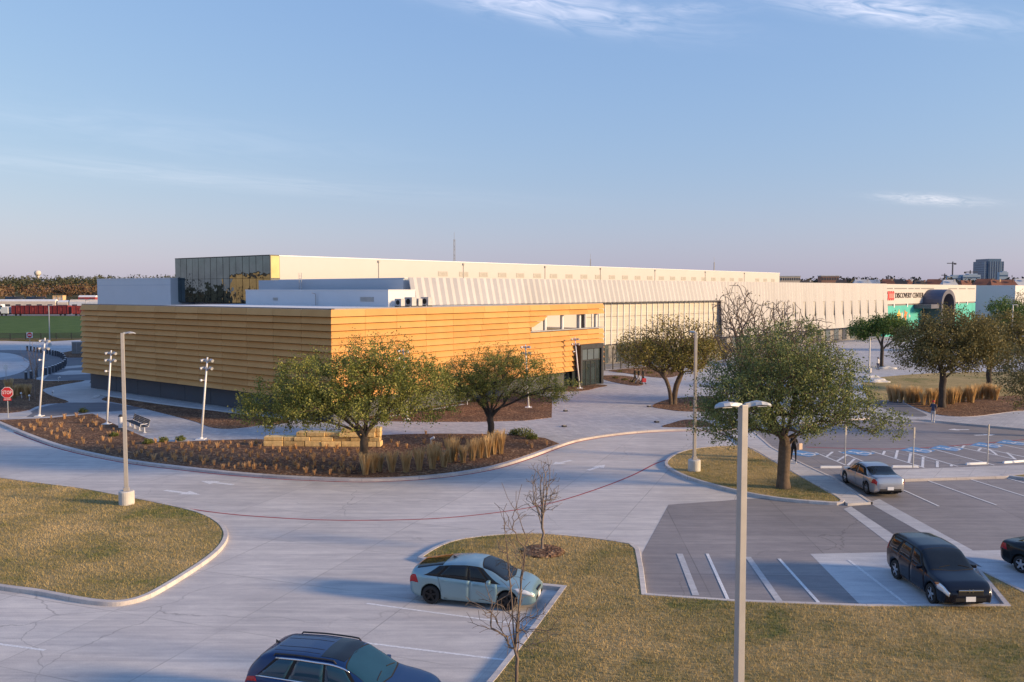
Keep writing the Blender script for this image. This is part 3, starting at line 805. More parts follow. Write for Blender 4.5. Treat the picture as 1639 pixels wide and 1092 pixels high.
# ================================================================== BUILDINGS
UR = Vector((0.615, 0.788, 0)).normalized()      # along the sunny fronts, going away to the right
UL = Vector((-0.788, 0.615, 0)).normalized()     # along the shaded fronts, going away to the left
NR = Vector((UR.y, -UR.x, 0))                    # outward of the sunny fronts
NL = Vector((-UL.y, UL.x, 0))                    # outward of the shaded fronts
A = Vector((-14.3, 69.2, 0)); D = A + UL * 40.6; C = A + UR * 40.3
# ---------------- timber-coloured pavilion
pav = thing('pavilion', 'low pavilion clad in overlapping golden-brown horizontal boards above a dark plinth', 'building', A)
ZT, ZB, NC = 9.22, 1.9, 13
CH = (ZT - ZB) / NC
mb = MB()
inn = 0.75
a2 = A + UR * inn * 0 - NL * 0 + UL * inn + UR * inn
core = [D + UR * inn, A + UL * inn + UR * inn, C + UL * inn, C + UL * 15, D + UR * 26]
mb.prism([(p.x, p.y) for p in core], -0.05, ZB + 0.3)
mb.build('plinth', 'plinth', pav)
# joints between the plinth's panels
for k in range(1, 9):
    mb = MB()
    p = A + UL * inn + UR * inn + UL * (k * 4.3)
    mb.obox(p - Vector((0, 0, -0.15)) - NL * -0.004 - UL * 0.012, UL * 0.024, NL * 0.006, (0, 0, ZB - 0.2))
    mb.build('plinth_joint', 'black_gap', pav)
# backing behind the boards (with the terrace notch left open)
mb = MB()
bk = 0.30
b0 = A + UL * bk + UR * bk
mb.obox((*(D + UR * bk).xy, ZB + 0.05), b0 - (D + UR * bk), UR * 0.25, (0, 0, ZT - ZB - 0.12))
nt0 = 27.0
mb.obox((*(b0 + UR * 0.25).xy, ZB + 0.05), UR * (nt0 - 0.6), UL * 0.25, (0, 0, ZT - ZB - 0.12))
mb.obox((*(b0 + UR * (nt0 - 0.35)).xy, ZB + 0.05), UR * (40.0 - nt0), UL * 0.25, (0, 0, 6.35 - ZB))
mb.obox((*(b0 + UR * (nt0 - 0.35)).xy, 8.14), UR * (40.0 - nt0), UL * 0.25, (0, 0, 0.98))
mb.build('backing_wall', 'black_gap', pav)  # black colour stands in for the shade under each board's lip
FL = 0.25
def fronts(off):
    """corner points of the cladding face pushed out by off"""
    return D + NL * off, A + NL * off + NR * off, C + NR * off
def board(p0, p1, q0, q1, z1, z0):
    """one board: upper edge p0-p1 at height z1, lower edge q0-q1 flared outward at z0"""
    m = MB(); th = 0.035
    nrm = ((q0 - p0) * 1.0); nrm.z = 0; nrm = nrm.normalized() if nrm.length > 1e-6 else Vector((0, -1, 0))
    up = Vector((0, 0, 1))
    f = [p0 + up * z1, p1 + up * z1, q1 + up * z0, q0 + up * z0]
    bq0, bq1 = q0 - nrm * 0.28 + up * (z0 + 0.004), q1 - nrm * 0.28 + up * (z0 + 0.004)
    bp0, bp1 = p0 - nrm * 0.03 + up * z1, p1 - nrm * 0.03 + up * z1
    m.add(f + [bp0, bp1, bq1, bq0], [(0, 3, 2, 1), (4, 5, 6, 7), (0, 1, 5, 4), (3, 7, 6, 2), (0, 4, 7, 3), (1, 2, 6, 5)])
    # face winding outward
    return m.build('cladding_board', 'cladding', pav)
t_n = {2: (29.4, 28.2), 3: (28.2, 26.6), 4: (26.6, 25.2)}   # where the terrace notch cuts the boards
rb = random.Random(4)
for k in range(NC):
    z1, z0 = ZT - k * CH - (0.055 if k else 0.0), ZT - (k + 1) * CH
    Dt, At, Ct = fronts(0.0); Db, Ab, Cb = fronts(FL)
    n = 11
    for i in range(n):
        s0, s1 = i / n + (0.0003 if i else 0), (i + 1) / n - (0.0003 if i < n - 1 else 0)
        jj = 0.0
        board(At.lerp(Dt, s0), At.lerp(Dt, s1), Ab.lerp(Db, s0), Ab.lerp(Db, s1), z1, z0)
    ends = [0.0, 3.6, 7.2, 10.8, 14.4, 18.9 - 0.28 * k * 0.5, 22.5, 26.1, 29.7, 33.3, 36.9, 40.3]
    for s0, s1 in zip(ends[:-1], ends[1:]):
        e0t = e0b = s0; e1t = e1b = s1
        zb = z0
        if k in t_n:
            tt, tb = t_n[k]
            if s0 >= tt - 0.3: continue
            if s1 >= tb: e1t, e1b = tt, tb
        if k == NC - 1 and s0 > 34: continue
        lt, lb = 40.3, (Cb - Ab).length
        gap = 0.010 if s0 > 0 else 0
        f = lambda P, Q, s: P.lerp(Q, s / 40.3)
        board(f(At, Ct, e0t + gap), f(At, Ct, e1t - 0.010), f(Ab, Cb, e0b + gap), f(Ab, Cb, e1b - 0.010), z1, z0)
# dark open joint where the boards change length
# roof, edge cap, terrace
mb = MB()
rp = [D + UR * 0.3, A + UL * 0.3 + UR * 0.3, C + UL * 0.3 - UR * 0.1, C + UL * 15, D + UR * 31]
mb.prism([(p.x, p.y) for p in rp], 8.86, 9.02)
mb.build('roof', 'roof_white', pav)
mb = MB()
for P, Q, N_ in ((D, A, UR), (A, C, UL)):
    dr = (Q - P); mb.obox((*P.xy, ZT + 0.003), dr, N_ * 0.34, (0, 0, 0.09))
mb.build('roof_edge', 'trim_grey', pav)
mb = MB()
f0 = A + UR * 24.8 + UL * 0.48
mb.obox((*f0.xy, 6.12), UR * 15.4, UL * 8.5, (0, 0, 0.22)); mb.build('terrace_floor', 'sidewalk', pav)
mb = MB(); mb.obox((*(A + UR * 25.1 - UL * 0.16).xy, 6.43), UR * 15.2, UL * 0.65, (0, 0, 0.10)); mb.build('parapet_cap', 'grey_metal', pav)
mb = MB(); mb.obox((*(f0 + UL * 4.6).xy, 6.34), UR * 6.6, UL * 0.2, (0, 0, 2.5)); mb.build('terrace_wall', 'plinth', pav)
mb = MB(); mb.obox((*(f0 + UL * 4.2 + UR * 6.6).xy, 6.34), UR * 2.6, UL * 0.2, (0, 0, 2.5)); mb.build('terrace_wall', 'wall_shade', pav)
mb = MB(); mb.obox((*(f0 + UL * 6.2 + UR * 9.2).xy, 6.34), UR * 4.2, UL * 0.2, (0, 0, 2.5)); mb.build('terrace_wall', 'screen_panel', pav)
mb = MB(); mb.obox((*(f0 + UL * 4.57 + UR * 2.4).xy, 6.4), UR * 3.0, UL * -0.05, (0, 0, 2.0)); mb.build('terrace_door', 'entry_glass', pav)
mb = MB(); mb.add([f0 + Vector((0, 0, 6.36)), f0 + UR * 4.4 + Vector((0, 0, 6.36)), f0 + UR * 4.4 + Vector((0, 0, 8.4)), f0 + UL * 2 + Vector((0, 0, 6.36)), f0 + UR * 4.4 + UL * 2 + Vector((0, 0, 6.36)), f0 + UR * 4.4 + UL * 2 + Vector((0, 0, 8.4))],
                  [(0, 1, 2), (3, 5, 4), (0, 2, 5, 3), (0, 3, 4, 1)]); mb.build('stair_wall', 'wall_cream', pav)
for s in (29.6, 32.8, 36.2, 39.6):
    mb = MB(); p = A + UR * s + UL * 0.55
    mb.lathe((p.x, p.y, 6.34), [(0.2, 0), (0.2, 1.78)], 14); mb.build('column', 'white_paint_metal', pav, smooth=False)
mb = MB()
mb.obox((*(A + UR * 26 + UL * 0.3).xy, 8.06), UR * 14.2, UL * 8, (0, 0, 0.06)); mb.build('terrace_ceiling', 'wall_cream', pav)
# entrance: a dark metal portal with tall glazing
eb = A + UR * 34.3 + NR * 0.2
EH, EW, ED = 4.75, 4.7, 0.75
mb = MB()
o_ = eb + NR * ED
mb.obox((*eb.xy, 0.1), UR * 0.35, NR * ED, (0, 0, EH - 0.1))
mb.obox((*(eb + UR * (EW - 0.45)).xy, 0.1), UR * 0.45, NR * ED, (0, 0, EH - 0.1))
mb.obox((*(eb + UR * 0.35).xy, EH - 0.5), UR * (EW - 0.8), NR * ED, (0, 0, 0.5))
pb = mb.build('entrance_portal', 'dark_metal', pav)
g0 = eb + UR * 0.35 + NR * (ED - 0.25)
wd = (EW - 0.8)
mb = MB(); mb.obox((*(g0 - NR * 1.2).xy, 0.14), UR * wd, NR * 0.1, (0, 0, 4.0)); mb.build('lobby_wall', 'trim_grey', pb)
for z_, h_, n_ in ((0.16, 2.75, 4), (3.05, 1.15, 3)):
    for i in range(n_):
        mb = MB(); mb.obox((*(g0 + UR * (wd * i / n_ + 0.04)).xy, z_), UR * (wd / n_ - 0.08), NR * 0.03, (0, 0, h_)); mb.build('pane', 'clear_glass' if z_ < 1 else 'entry_glass', pb)
        if i:
            mb = MB(); mb.obox((*(g0 + UR * (wd * i / n_ - 0.04) - NR * 0.02).xy, z_), UR * 0.08, NR * 0.09, (0, 0, h_)); mb.build('mullion', 'dark_metal', pb)
mb = MB(); mb.obox((*(g0 - NR * 0.02).xy, 2.92), UR * wd, NR * 0.1, (0, 0, 0.12)); mb.build('transom', 'dark_metal', pb)

# ---------------- exhibition hall behind
hall = thing('exhibition_hall', 'long cream exhibition hall with ribbed metal band, glazed corner box and clerestory vents', 'building', (-11.4, 97.4, 0))
UB = Vector((0.69, 0.724, 0)).normalized(); NB = Vector((UB.y, -UB.x, 0))
BP = Vector((13, 123, 0))
def bt(px):
    (x, y), t = along_ray(px, (BP.x, BP.y), (UB.x, UB.y)); return t
t0, t1, t2 = bt(655), bt(1152), bt(1418)
E0, E1, E2 = BP + UB * t0, BP + UB * t1, BP + UB * t2
ZBT, ZBB = 12.05, 9.08
# mass of the wing
mb = MB()
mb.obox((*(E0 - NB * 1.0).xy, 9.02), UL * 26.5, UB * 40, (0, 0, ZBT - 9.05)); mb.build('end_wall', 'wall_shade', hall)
mb = MB()
mb.obox((*(E0 + UB * 0.3 - NB * 1.35).xy, 0.0), UB * (t2 - t0 - 0.6), -NB * 24, (0, 0, ZBT - 0.06)); mb.build('wing_wall', 'wall_cream', hall)
mb = MB()
mb.obox((*(E0 + UB * 0.1 - NB * 0.9).xy, ZBT), UB * (t2 - t0 - 0.2), -NB * 26, (0, 0, 0.10)); mb.build('wing_roof', 'roof_white', hall)
# folded ribs
def rib(P, wdt, zt, zb, out, mat='rib_metal'):
    m = MB(); up = Vector((0, 0, 1)); d = 0.21
    a_, b_, c_ = P, P + UB * wdt * 0.40 + NB * d, P + UB * wdt
    tp = [a_ + up * zt, b_ + up * zt, c_ + up * zt]
    bo = [p + NB * out + up * zb for p in (a_, b_, c_)]
    bk = [a_ - NB * 0.12 + up * zt, c_ - NB * 0.12 + up * zt, a_ + NB * (out - 0.12) + up * zb, c_ + NB * (out - 0.12) + up * zb]
    m.add(tp + bo + bk, [(0, 3, 4, 1), (1, 4, 5, 2), (0, 1, 2, 7, 6), (3, 8, 9, 5, 4), (0, 6, 8, 3), (2, 5, 9, 7)])
    return m.build('rib', mat, hall)
RW = 1.08
n1 = int((t1 - t0) / RW)
for i in range(n1):
    rib(E0 + UB * (i * (t1 - t0) / n1), (t1 - t0) / n1 - 0.01, ZBT + 0.12, ZBB, 0.75)
n2 = int((t2 - t1) / RW)
w2 = (t2 - t1) / n2
for i in range(n2):
    P = E1 + UB * (i * w2)
    if i > n2 * 0.22 and i % 4 == 0:
        rib(P, w2 - 0.01, ZBT + 0.12, 8.5, 0.22); rib(P + NB * 0.22, w2 - 0.01, 5.7, 3.0, 0.38)
        m = MB(); m.obox((*(P + UB * 0.05 + NB * 0.12).xy, 5.65), UB * (w2 - 0.1), NB * 0.06, (0, 0, 2.9)); m.build('shaded_slot', 'vent_dark', hall)  # slot backing toned darker than the ribs, its shade put into the colour
    else:
        rib(P, w2 - 0.01, ZBT + 0.12, 3.0, 0.6)
m = MB(); m.obox((*(E1 - NB * 0.3 + UB * 0.05).xy, 2.95), UB * (t2 - t1 - 0.1), -NB * 1.0, (0, 0, 9.0)); m.build('wall_backing', 'rib_metal', hall)
m = MB(); m.obox((*(E0 + NB * 0.6 + UB * 0.1).xy, ZBB - 0.12), UB * (t1 - t0 - 0.1), -NB * 1.8, (0, 0, 0.10)); m.build('soffit', 'trim_grey', hall)
# translucent screen wall under the band
s0 = bt(940)
npan = 24; sw_ = (t1 - s0) / npan
for i in range(npan):
    for j in range(3):
        m = MB(); m.obox((*(BP + UB * (s0 + i * sw_ + 0.05) - NB * 0.5).xy, 3.05 + j * 1.98), UB * (sw_ - 0.10), NB * 0.14, (0, 0, 1.93)); m.build('screen_panel', 'screen_panel', hall)
    m = MB(); m.obox((*(BP + UB * (s0 + i * sw_ - 0.06) - NB * 0.5).xy, 3.0), UB * 0.11, NB * 0.26, (0, 0, 5.94)); m.build('screen_post', 'white_paint_metal', hall)
    for q in range(6):
        m = MB(); m.obox((*(BP + UB * (s0 + i * sw_ + 0.06) - NB * 0.355).xy, 3.5 + q * 0.99), UB * (sw_ - 0.12), NB * 0.035, (0, 0, 0.06)); m.build('screen_rail', 'mullion', hall)
# ground floor under it: glazing and dark piers
m = MB(); m.obox((*(BP + UB * (s0 - 3) - NB * 1.3).xy, 0.13), UB * (t2 - s0 + 2), NB * 0.1, (0, 0, 2.85)); m.build('ground_floor_wall', 'trim_grey', hall)
for i in range(26):
    t_ = s0 + i * (t2 - s0) / 26
    m = MB(); m.obox((*(BP + UB * t_ - NB * 1.19).xy, 0.3), UB * 2.2, NB * 0.06, (0, 0, 2.5)); m.build('window', 'entry_glass' if i % 3 else 'window_dark', hall)
# clerestory hall
HP = Vector((-31.5, 119, 0)); UH = Vector((0.648, 0.761, 0)).normalized(); NH = Vector((UH.y, -UH.x, 0))
HL = 163.0
m = MB(); m.obox((*HP.xy, 0.0), UH * HL, -NH * 22, (0, 0, 15.35)); m.build('clerestory_wall', 'wall_cream', hall)
m = MB(); m.obox((*(HP + NH * 0.06 - UH * 0.1).xy, 15.352), UH * (HL + 0.2), -NH * 22, (0, 0, 0.12)); m.build('roof_edge', 'white_paint_metal', hall)
for i in range(28):
    t_ = 30.2 + i * 4.9
    if t_ > HL - 5 or i in (23,): continue
    m = MB()
    for q in range(7): m.obox((*(HP + UH * t_ + NH * 0.002).xy, 13.05 + q * 0.10), UH * 2.1, NH * 0.05, (0, 0, 0.045))
    m.obox((*(HP + UH * (t_ - 0.06) + NH * 0.001).xy, 12.98), UH * 2.22, NH * 0.02, (0, 0, 0.82))
    m.build('vent', 'vent_dark', hall)
for t_ in (17.5, 36, 58, 76, 97, 120, 141):
    m = MB(); m.obox((*(HP + UH * t_ + NH * 0.002).xy, 11.8), UH * 0.09, NH * 0.09, (0, 0, 3.1)); m.obox((*(HP + UH * (t_ - 0.12) + NH * 0.002).xy, 14.9), UH * 0.33, NH * 0.22, (0, 0, 0.3)); m.build('downpipe', 'vent_dark', hall)
# mirrored glass corner box
K = HP - UH * 1.5
gl = 23.1; npn = 15
m = MB(); m.obox((*(K - NL * 0.14 + UL * 0.1 + UH * 0.14).xy, 8.9), UL * (gl - 0.2), UH * 6, (0, 0, 6.5)); m.build('glass_box_core', 'black_gap', hall)
m = MB(); m.obox((*(K + NL * 0.04).xy, 15.402), UL * gl, UH * 3, (0, 0, 0.11)); m.obox((*(K + NL * 0.05 + NH * 0.05).xy, 8.9), UL * 0.10, NL * -0.14, (0, 0, 6.5)); m.build('glass_box_trim', 'dark_metal', hall)
rg = random.Random(11)
for i in range(npn):
    for j, (za, zb_) in enumerate(((9.0, 12.35), (12.39, 15.38))):
        p = K + UL * (gl * i / npn + 0.11)
        tw, ti = rg.uniform(-0.012, 0.012), rg.uniform(-0.012, 0.012)
        m = MB(); w_ = gl / npn - 0.085
        m.add([p + Vector((0, 0, za)), p + UL * w_ + NL * tw + Vector((0, 0, za)), p + UL * w_ + NL * (tw + ti) + Vector((0, 0, zb_)), p + NL * ti + Vector((0, 0, zb_)),
               p - NL * 0.04 + Vector((0, 0, za)), p + UL * w_ - NL * 0.04 + Vector((0, 0, za)), p + UL * w_ - NL * 0.04 + Vector((0, 0, zb_)), p - NL * 0.04 + Vector((0, 0, zb_))],
              [(0, 3, 2, 1), (4, 5, 6, 7), (0, 1, 5, 4), (1, 2, 6, 5), (2, 3, 7, 6), (3, 0, 4, 7)])
        m.build('glass_pane', 'mirror_glass', hall)
for z_, h_, mt in ((9.0, 3.35, 'entry_glass'), (12.39, 2.99, 'sunlit_glass')):
    m = MB(); m.obox((*(K + NH * 0.02 + UH * 0.03).xy, z_), UH * 1.42, -NH * 0.1, (0, 0, h_)); m.build('glass_pane', mt, hall)
# pale wing at the far left, low block on the roof
GW = Vector((-50, 130, 0))
m = MB(); m.obox((*(GW + UL * 1.2).xy, 0.0), UL * 22, UR * 20, (0, 0, 12.5)); m.build('west_wing', 'wall_pale', hall)
m = MB(); m.obox((*(GW + UL * 1.2 + NL * 0.05).xy, 12.502), UL * 22.05, UR * 20, (0, 0, 0.10)); m.build('wing_cap', 'white_paint_metal', hall)
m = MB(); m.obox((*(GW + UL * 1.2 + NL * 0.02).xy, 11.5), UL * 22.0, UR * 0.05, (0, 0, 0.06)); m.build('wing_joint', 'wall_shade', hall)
LB = Vector((-13.0, 92.0, 0))
m = MB(); m.obox((*LB.xy, 9.024), UL * 24.9, UR * 4.0, (0, 0, 1.7)); m.build('roof_block', 'wall_pale', hall)
m = MB(); m.obox((*(LB + NL * 0.05 + NR * 0.05).xy, 10.726), UL * 25.0, UR * 4.1, (0, 0, 0.09)); m.build('roof_block_cap', 'roof_white', hall)
for s, w_, h_ in ((2.2, 2.1, 0.5), (18.6, 0.9, 0.35)):
    m = MB()
    for q in range(5): m.obox((*(LB + UL * s + NL * 0.002).xy, 9.55 + q * h_ / 5), UL * w_, NL * 0.05, (0, 0, h_ / 5 - 0.04))
    m.build('louvre', 'vent_dark', hall)
m = MB(); p = LB + UL * 11.5 + NL * 0.2; m.tube([p + Vector((0, 0, 9.03)), p + Vector((0, 0, 10.35)), p + NL * 0.5 + Vector((0, 0, 10.45))], 0.05, 6); m.build('roof_lamp', 'grey_metal', hall)
# ladder on the end wall
m = MB(); p = E0 + UL * 17.2 + NL * 0.45 - NB * 1
for d_ in (0, 0.45): m.tube([p + UL * d_ + Vector((0, 0, 9.6)), p + UL * d_ + Vector((0, 0, 12.9))], 0.035, 5)
for q in range(10): m.tube([p + Vector((0, 0, 9.8 + q * 0.3)), p + UL * 0.45 + Vector((0, 0, 9.8 + q * 0.3))], 0.02, 4)
m.build('ladder', 'grey_metal', hall)
# rooftop air units on the pavilion
def roof_unit(p, rz, lab, s=1.0):
    t = thing('rooftop_unit', lab, 'air conditioner', (p.x, p.y, 9.02), rz, 'air units on the pavilion roof')
    m = MB(); m.box((0, 0, 0.55 * s), (1.1 * s, 0.7 * s, 0.9 * s)); m.build('casing', 'grey_metal', t, world=False, bevel=0.03)
    m = MB(); m.lathe((0, -0.35 * s - 0.02, 0.55 * s), [(0.30 * s, 0), (0.30 * s, 0.015)], 16, 'Y'); m.build('fan', 'black_gap', t, world=False)
    for x_ in (-0.45, 0.45):
        m = MB(); m.box((x_ * s, 0, 0.05), (0.1, 0.7 * s, 0.1)); m.build('foot', 'dark_metal', t, world=False)
for i, (px_, d_) in enumerate(((640, 91), (657, 92), (668, 93), (683, 94.5))):
    q = at(px_, 486, d_); roof_unit(q, -0.66, ['boxy grey air unit on the pavilion roof, leftmost of four', 'boxy grey air unit on the pavilion roof, second of four from the left', 'boxy grey air unit on the pavilion roof, third of four from the left', 'boxy grey air unit on the pavilion roof, rightmost of four'][i], 1.0 if i % 2 else 0.85)

# ---------------- indoor attraction at the far end
dc = thing('attraction_building', 'cream and teal building with dark vaulted entrance hood and red emblem', 'building', E2)
DL = 66.6
F0 = E2 + UB * 0.15 - NB * 0.2
m = MB(); m.obox((*F0.xy, 7.5), UB * DL, -NB * 30, (0, 0, 4.6)); m.build('upper_wall', 'wall_cream', dc)
m = MB(); m.obox((*(F0 - NB * 0.25 + UB * 0.1).xy, 7.1), UB * (DL - 0.2), -NB * 28, (0, 0, 0.4)); m.build('shadow_gap', 'trim_grey', dc)
m = MB(); m.obox((*(F0 - NB * 0.05).xy, 0.0), UB * DL, -NB * 29, (0, 0, 7.1)); m.build('lower_wall', 'teal_paint', dc)
for s in (5.0, 13.5, 51.5, 59.0):
    m = MB(); m.obox((*(F0 + UB * s + NB * 0.02).xy, 6.7), UB * 0.5, -NB * 0.3, (0, 0, 0.9)); m.build('wall_bracket', 'white_paint_metal', dc)
for s, w_ in ((0.6, 3.6), (5.0, 8.2), (14, 3.6), (18.2, 3.6), (22.5, 9.5), (43, 7.0), (51.5, 6.0), (59, 6.5)):
    m = MB(); m.obox((*(F0 + UB * s + NB * 0.01).xy, 10.95), UB * w_, -NB * 0.05, (0, 0, 0.28)); m.build('wall_slot', 'trim_grey', dc)
mrot = Matrix((UB.to_tuple(), (0, 0, 1), NB.to_tuple())).transposed().to_4x4()
def wall_text(txt, s, z, size, width, mat, parent):
    me = text_mesh(txt, size, 0.04)
    wx = max(v.co.x for v in me.vertices) - min(v.co.x for v in me.vertices)
    sc = Matrix.Diagonal((width / wx, 1, 1, 1))
    P = F0 + UB * s + NB * 0.07; P.z = z
    me.transform(Matrix.Translation(P) @ mrot @ sc)
    c = sum((v.co for v in me.vertices), Vector()) / len(me.vertices)
    me.transform(Matrix.Translation(-c))
    return link_mesh('lettering', me, mat, parent, True, c)
wall_text('DISCOVERY CENTER', 14.9, 9.42, 1.75, 18.6, 'letter_dark', dc)
# red emblem: a block with a ring of small studs
m = MB(); ce = F0 + UB * 2.9 + NB * 0.003
def erect(u0, u1, z0, z1, n0, n1, mb): mb.obox((*(ce + UB * u0 + NB * n0).xy, z0), UB * (u1 - u0), NB * (n1 - n0), (0, 0, z1 - z0))
erect(-1.75, 1.75, 8.7, 10.2, 0, 0.12, m)
for u in (-1.6, -0.55, 0.5, 1.55): erect(u - 0.25, u + 0.25, 10.2, 10.5, 0, 0.12, m); erect(u - 0.25, u + 0.25, 8.38, 8.7, 0, 0.12, m)
for u in (-2.0, 1.75): erect(u, u + 0.25, 8.62, 8.95, 0, 0.12, m); erect(u, u + 0.25, 9.9, 10.25, 0, 0.12, m)
em = m.build('emblem', 'emblem_red', dc)
m = MB(); erect(-1.2, 1.4, 8.95, 9.92, 0.122, 0.16, m); m.build('emblem_panel', 'emblem_pink', em)
m = MB()
for z_ in (9.2, 9.5, 9.75): erect(-1.0, 1.2, z_, z_ + 0.07, 0.162, 0.18, m)
m.build('emblem_lines', 'emblem_red', em)
# abstract mural patches
for s, w_, z0_, z1_, mt in ((7.2, 2.4, 3.6, 6.2, 'mural_yellow'), (9.8, 1.4, 3.2, 5.9, 'wall_cream'), (11.4, 2.6, 3.4, 6.1, 'mural_orange'), (14.6, 1.2, 4.0, 5.2, 'wall_cream')):
    m = MB(); pts = []
    for q in range(12):
        an = 2 * math.pi * q / 12; rr = 0.8 + 0.35 * math.sin(q * 2.3 + s)
        pts.append(F0 + UB * (s + w_ / 2 + w_ / 2 * rr * math.cos(an)) + NB * 0.0 + Vector((0, 0, (z0_ + z1_) / 2 + (z1_ - z0_) / 2 * rr * math.sin(an))))
    m.add(pts + [p - NB * 0.04 for p in pts], [tuple(range(12)), tuple(range(23, 11, -1))] + [(i, 12 + i, 12 + (i + 1) % 12, (i + 1) % 12) for i in range(12)])
    m.build('mural_patch', mt, dc)
# vaulted hood
hw, hz, rise, pr = 5.2, 7.6, 3.3, 4.5
hc = F0 + UB * 29.0
arc = [(-hw, 0.0)] + [(hw * math.cos(R(180 - q * 15)), hz + rise * math.sin(R(180 - q * 15))) for q in range(13)] + [(hw, 0.0)]
arci = [(-hw + 1.1, 0.0)] + [((hw - 1.1) * math.cos(R(180 - q * 15)), hz - 0.3 + (rise - 0.7) * math.sin(R(180 - q * 15))) for q in range(13)] + [(hw - 1.1, 0.0)]
m = MB(); N_ = len(arc)
pt = lambda a_, d_: hc + UB * a_[0] + NB * d_ + Vector((0, 0, a_[1]))
vs = [pt(a_, 0) for a_ in arc] + [pt(a_, pr) for a_ in arc] + [pt(a_, pr) for a_ in arci] + [pt(a_, 0.3) for a_ in arci]
fs = []
for i in range(N_ - 1):
    for q in range(3): fs.append((q * N_ + i, q * N_ + i + 1, (q + 1) * N_ + i + 1, (q + 1) * N_ + i))
m.add(vs, fs); m.build('entrance_hood', 'hood_metal', dc)
m = MB(); m.obox((*(hc + NB * 0.05 - UB * (hw - 1.2)).xy, 0.0), UB * (2 * hw - 2.4), NB * 0.2, (0, 0, hz + 2.2)); m.build('entrance_recess', 'black_gap', dc)
m = MB(); m.obox((*(F0 + UB * 18.0).xy, 6.3), UB * 5.6, NB * 4, (0, 0, 1.0)); m.build('side_canopy', 'hood_metal', dc)
# block beyond it
fb = thing('warehouse', 'plain pale warehouse block at the right end of the white row', 'building', (150.5, 262, 0))
m = MB(); q = Vector((150.5, 262, 0)); m.obox((*q.xy, 0), UL * 60, UR * 60, (0, 0, 12.0)); m.build('wall', 'wall_pale', fb)
m = MB(); m.obox((*(q + NL * 0.05 + NR * 0.05).xy, 12.002), UL * 60, UR * 60, (0, 0, 0.15)); m.build('roof_edge', 'white_paint_metal', fb)
m = MB(); m.obox((*(q + UL * 6 + NL * 0.03).xy, 7.2), UL * 0.5, NL * 0.25, (0, 0, 0.5)); m.build('wall_lamp', 'dark_metal', fb)

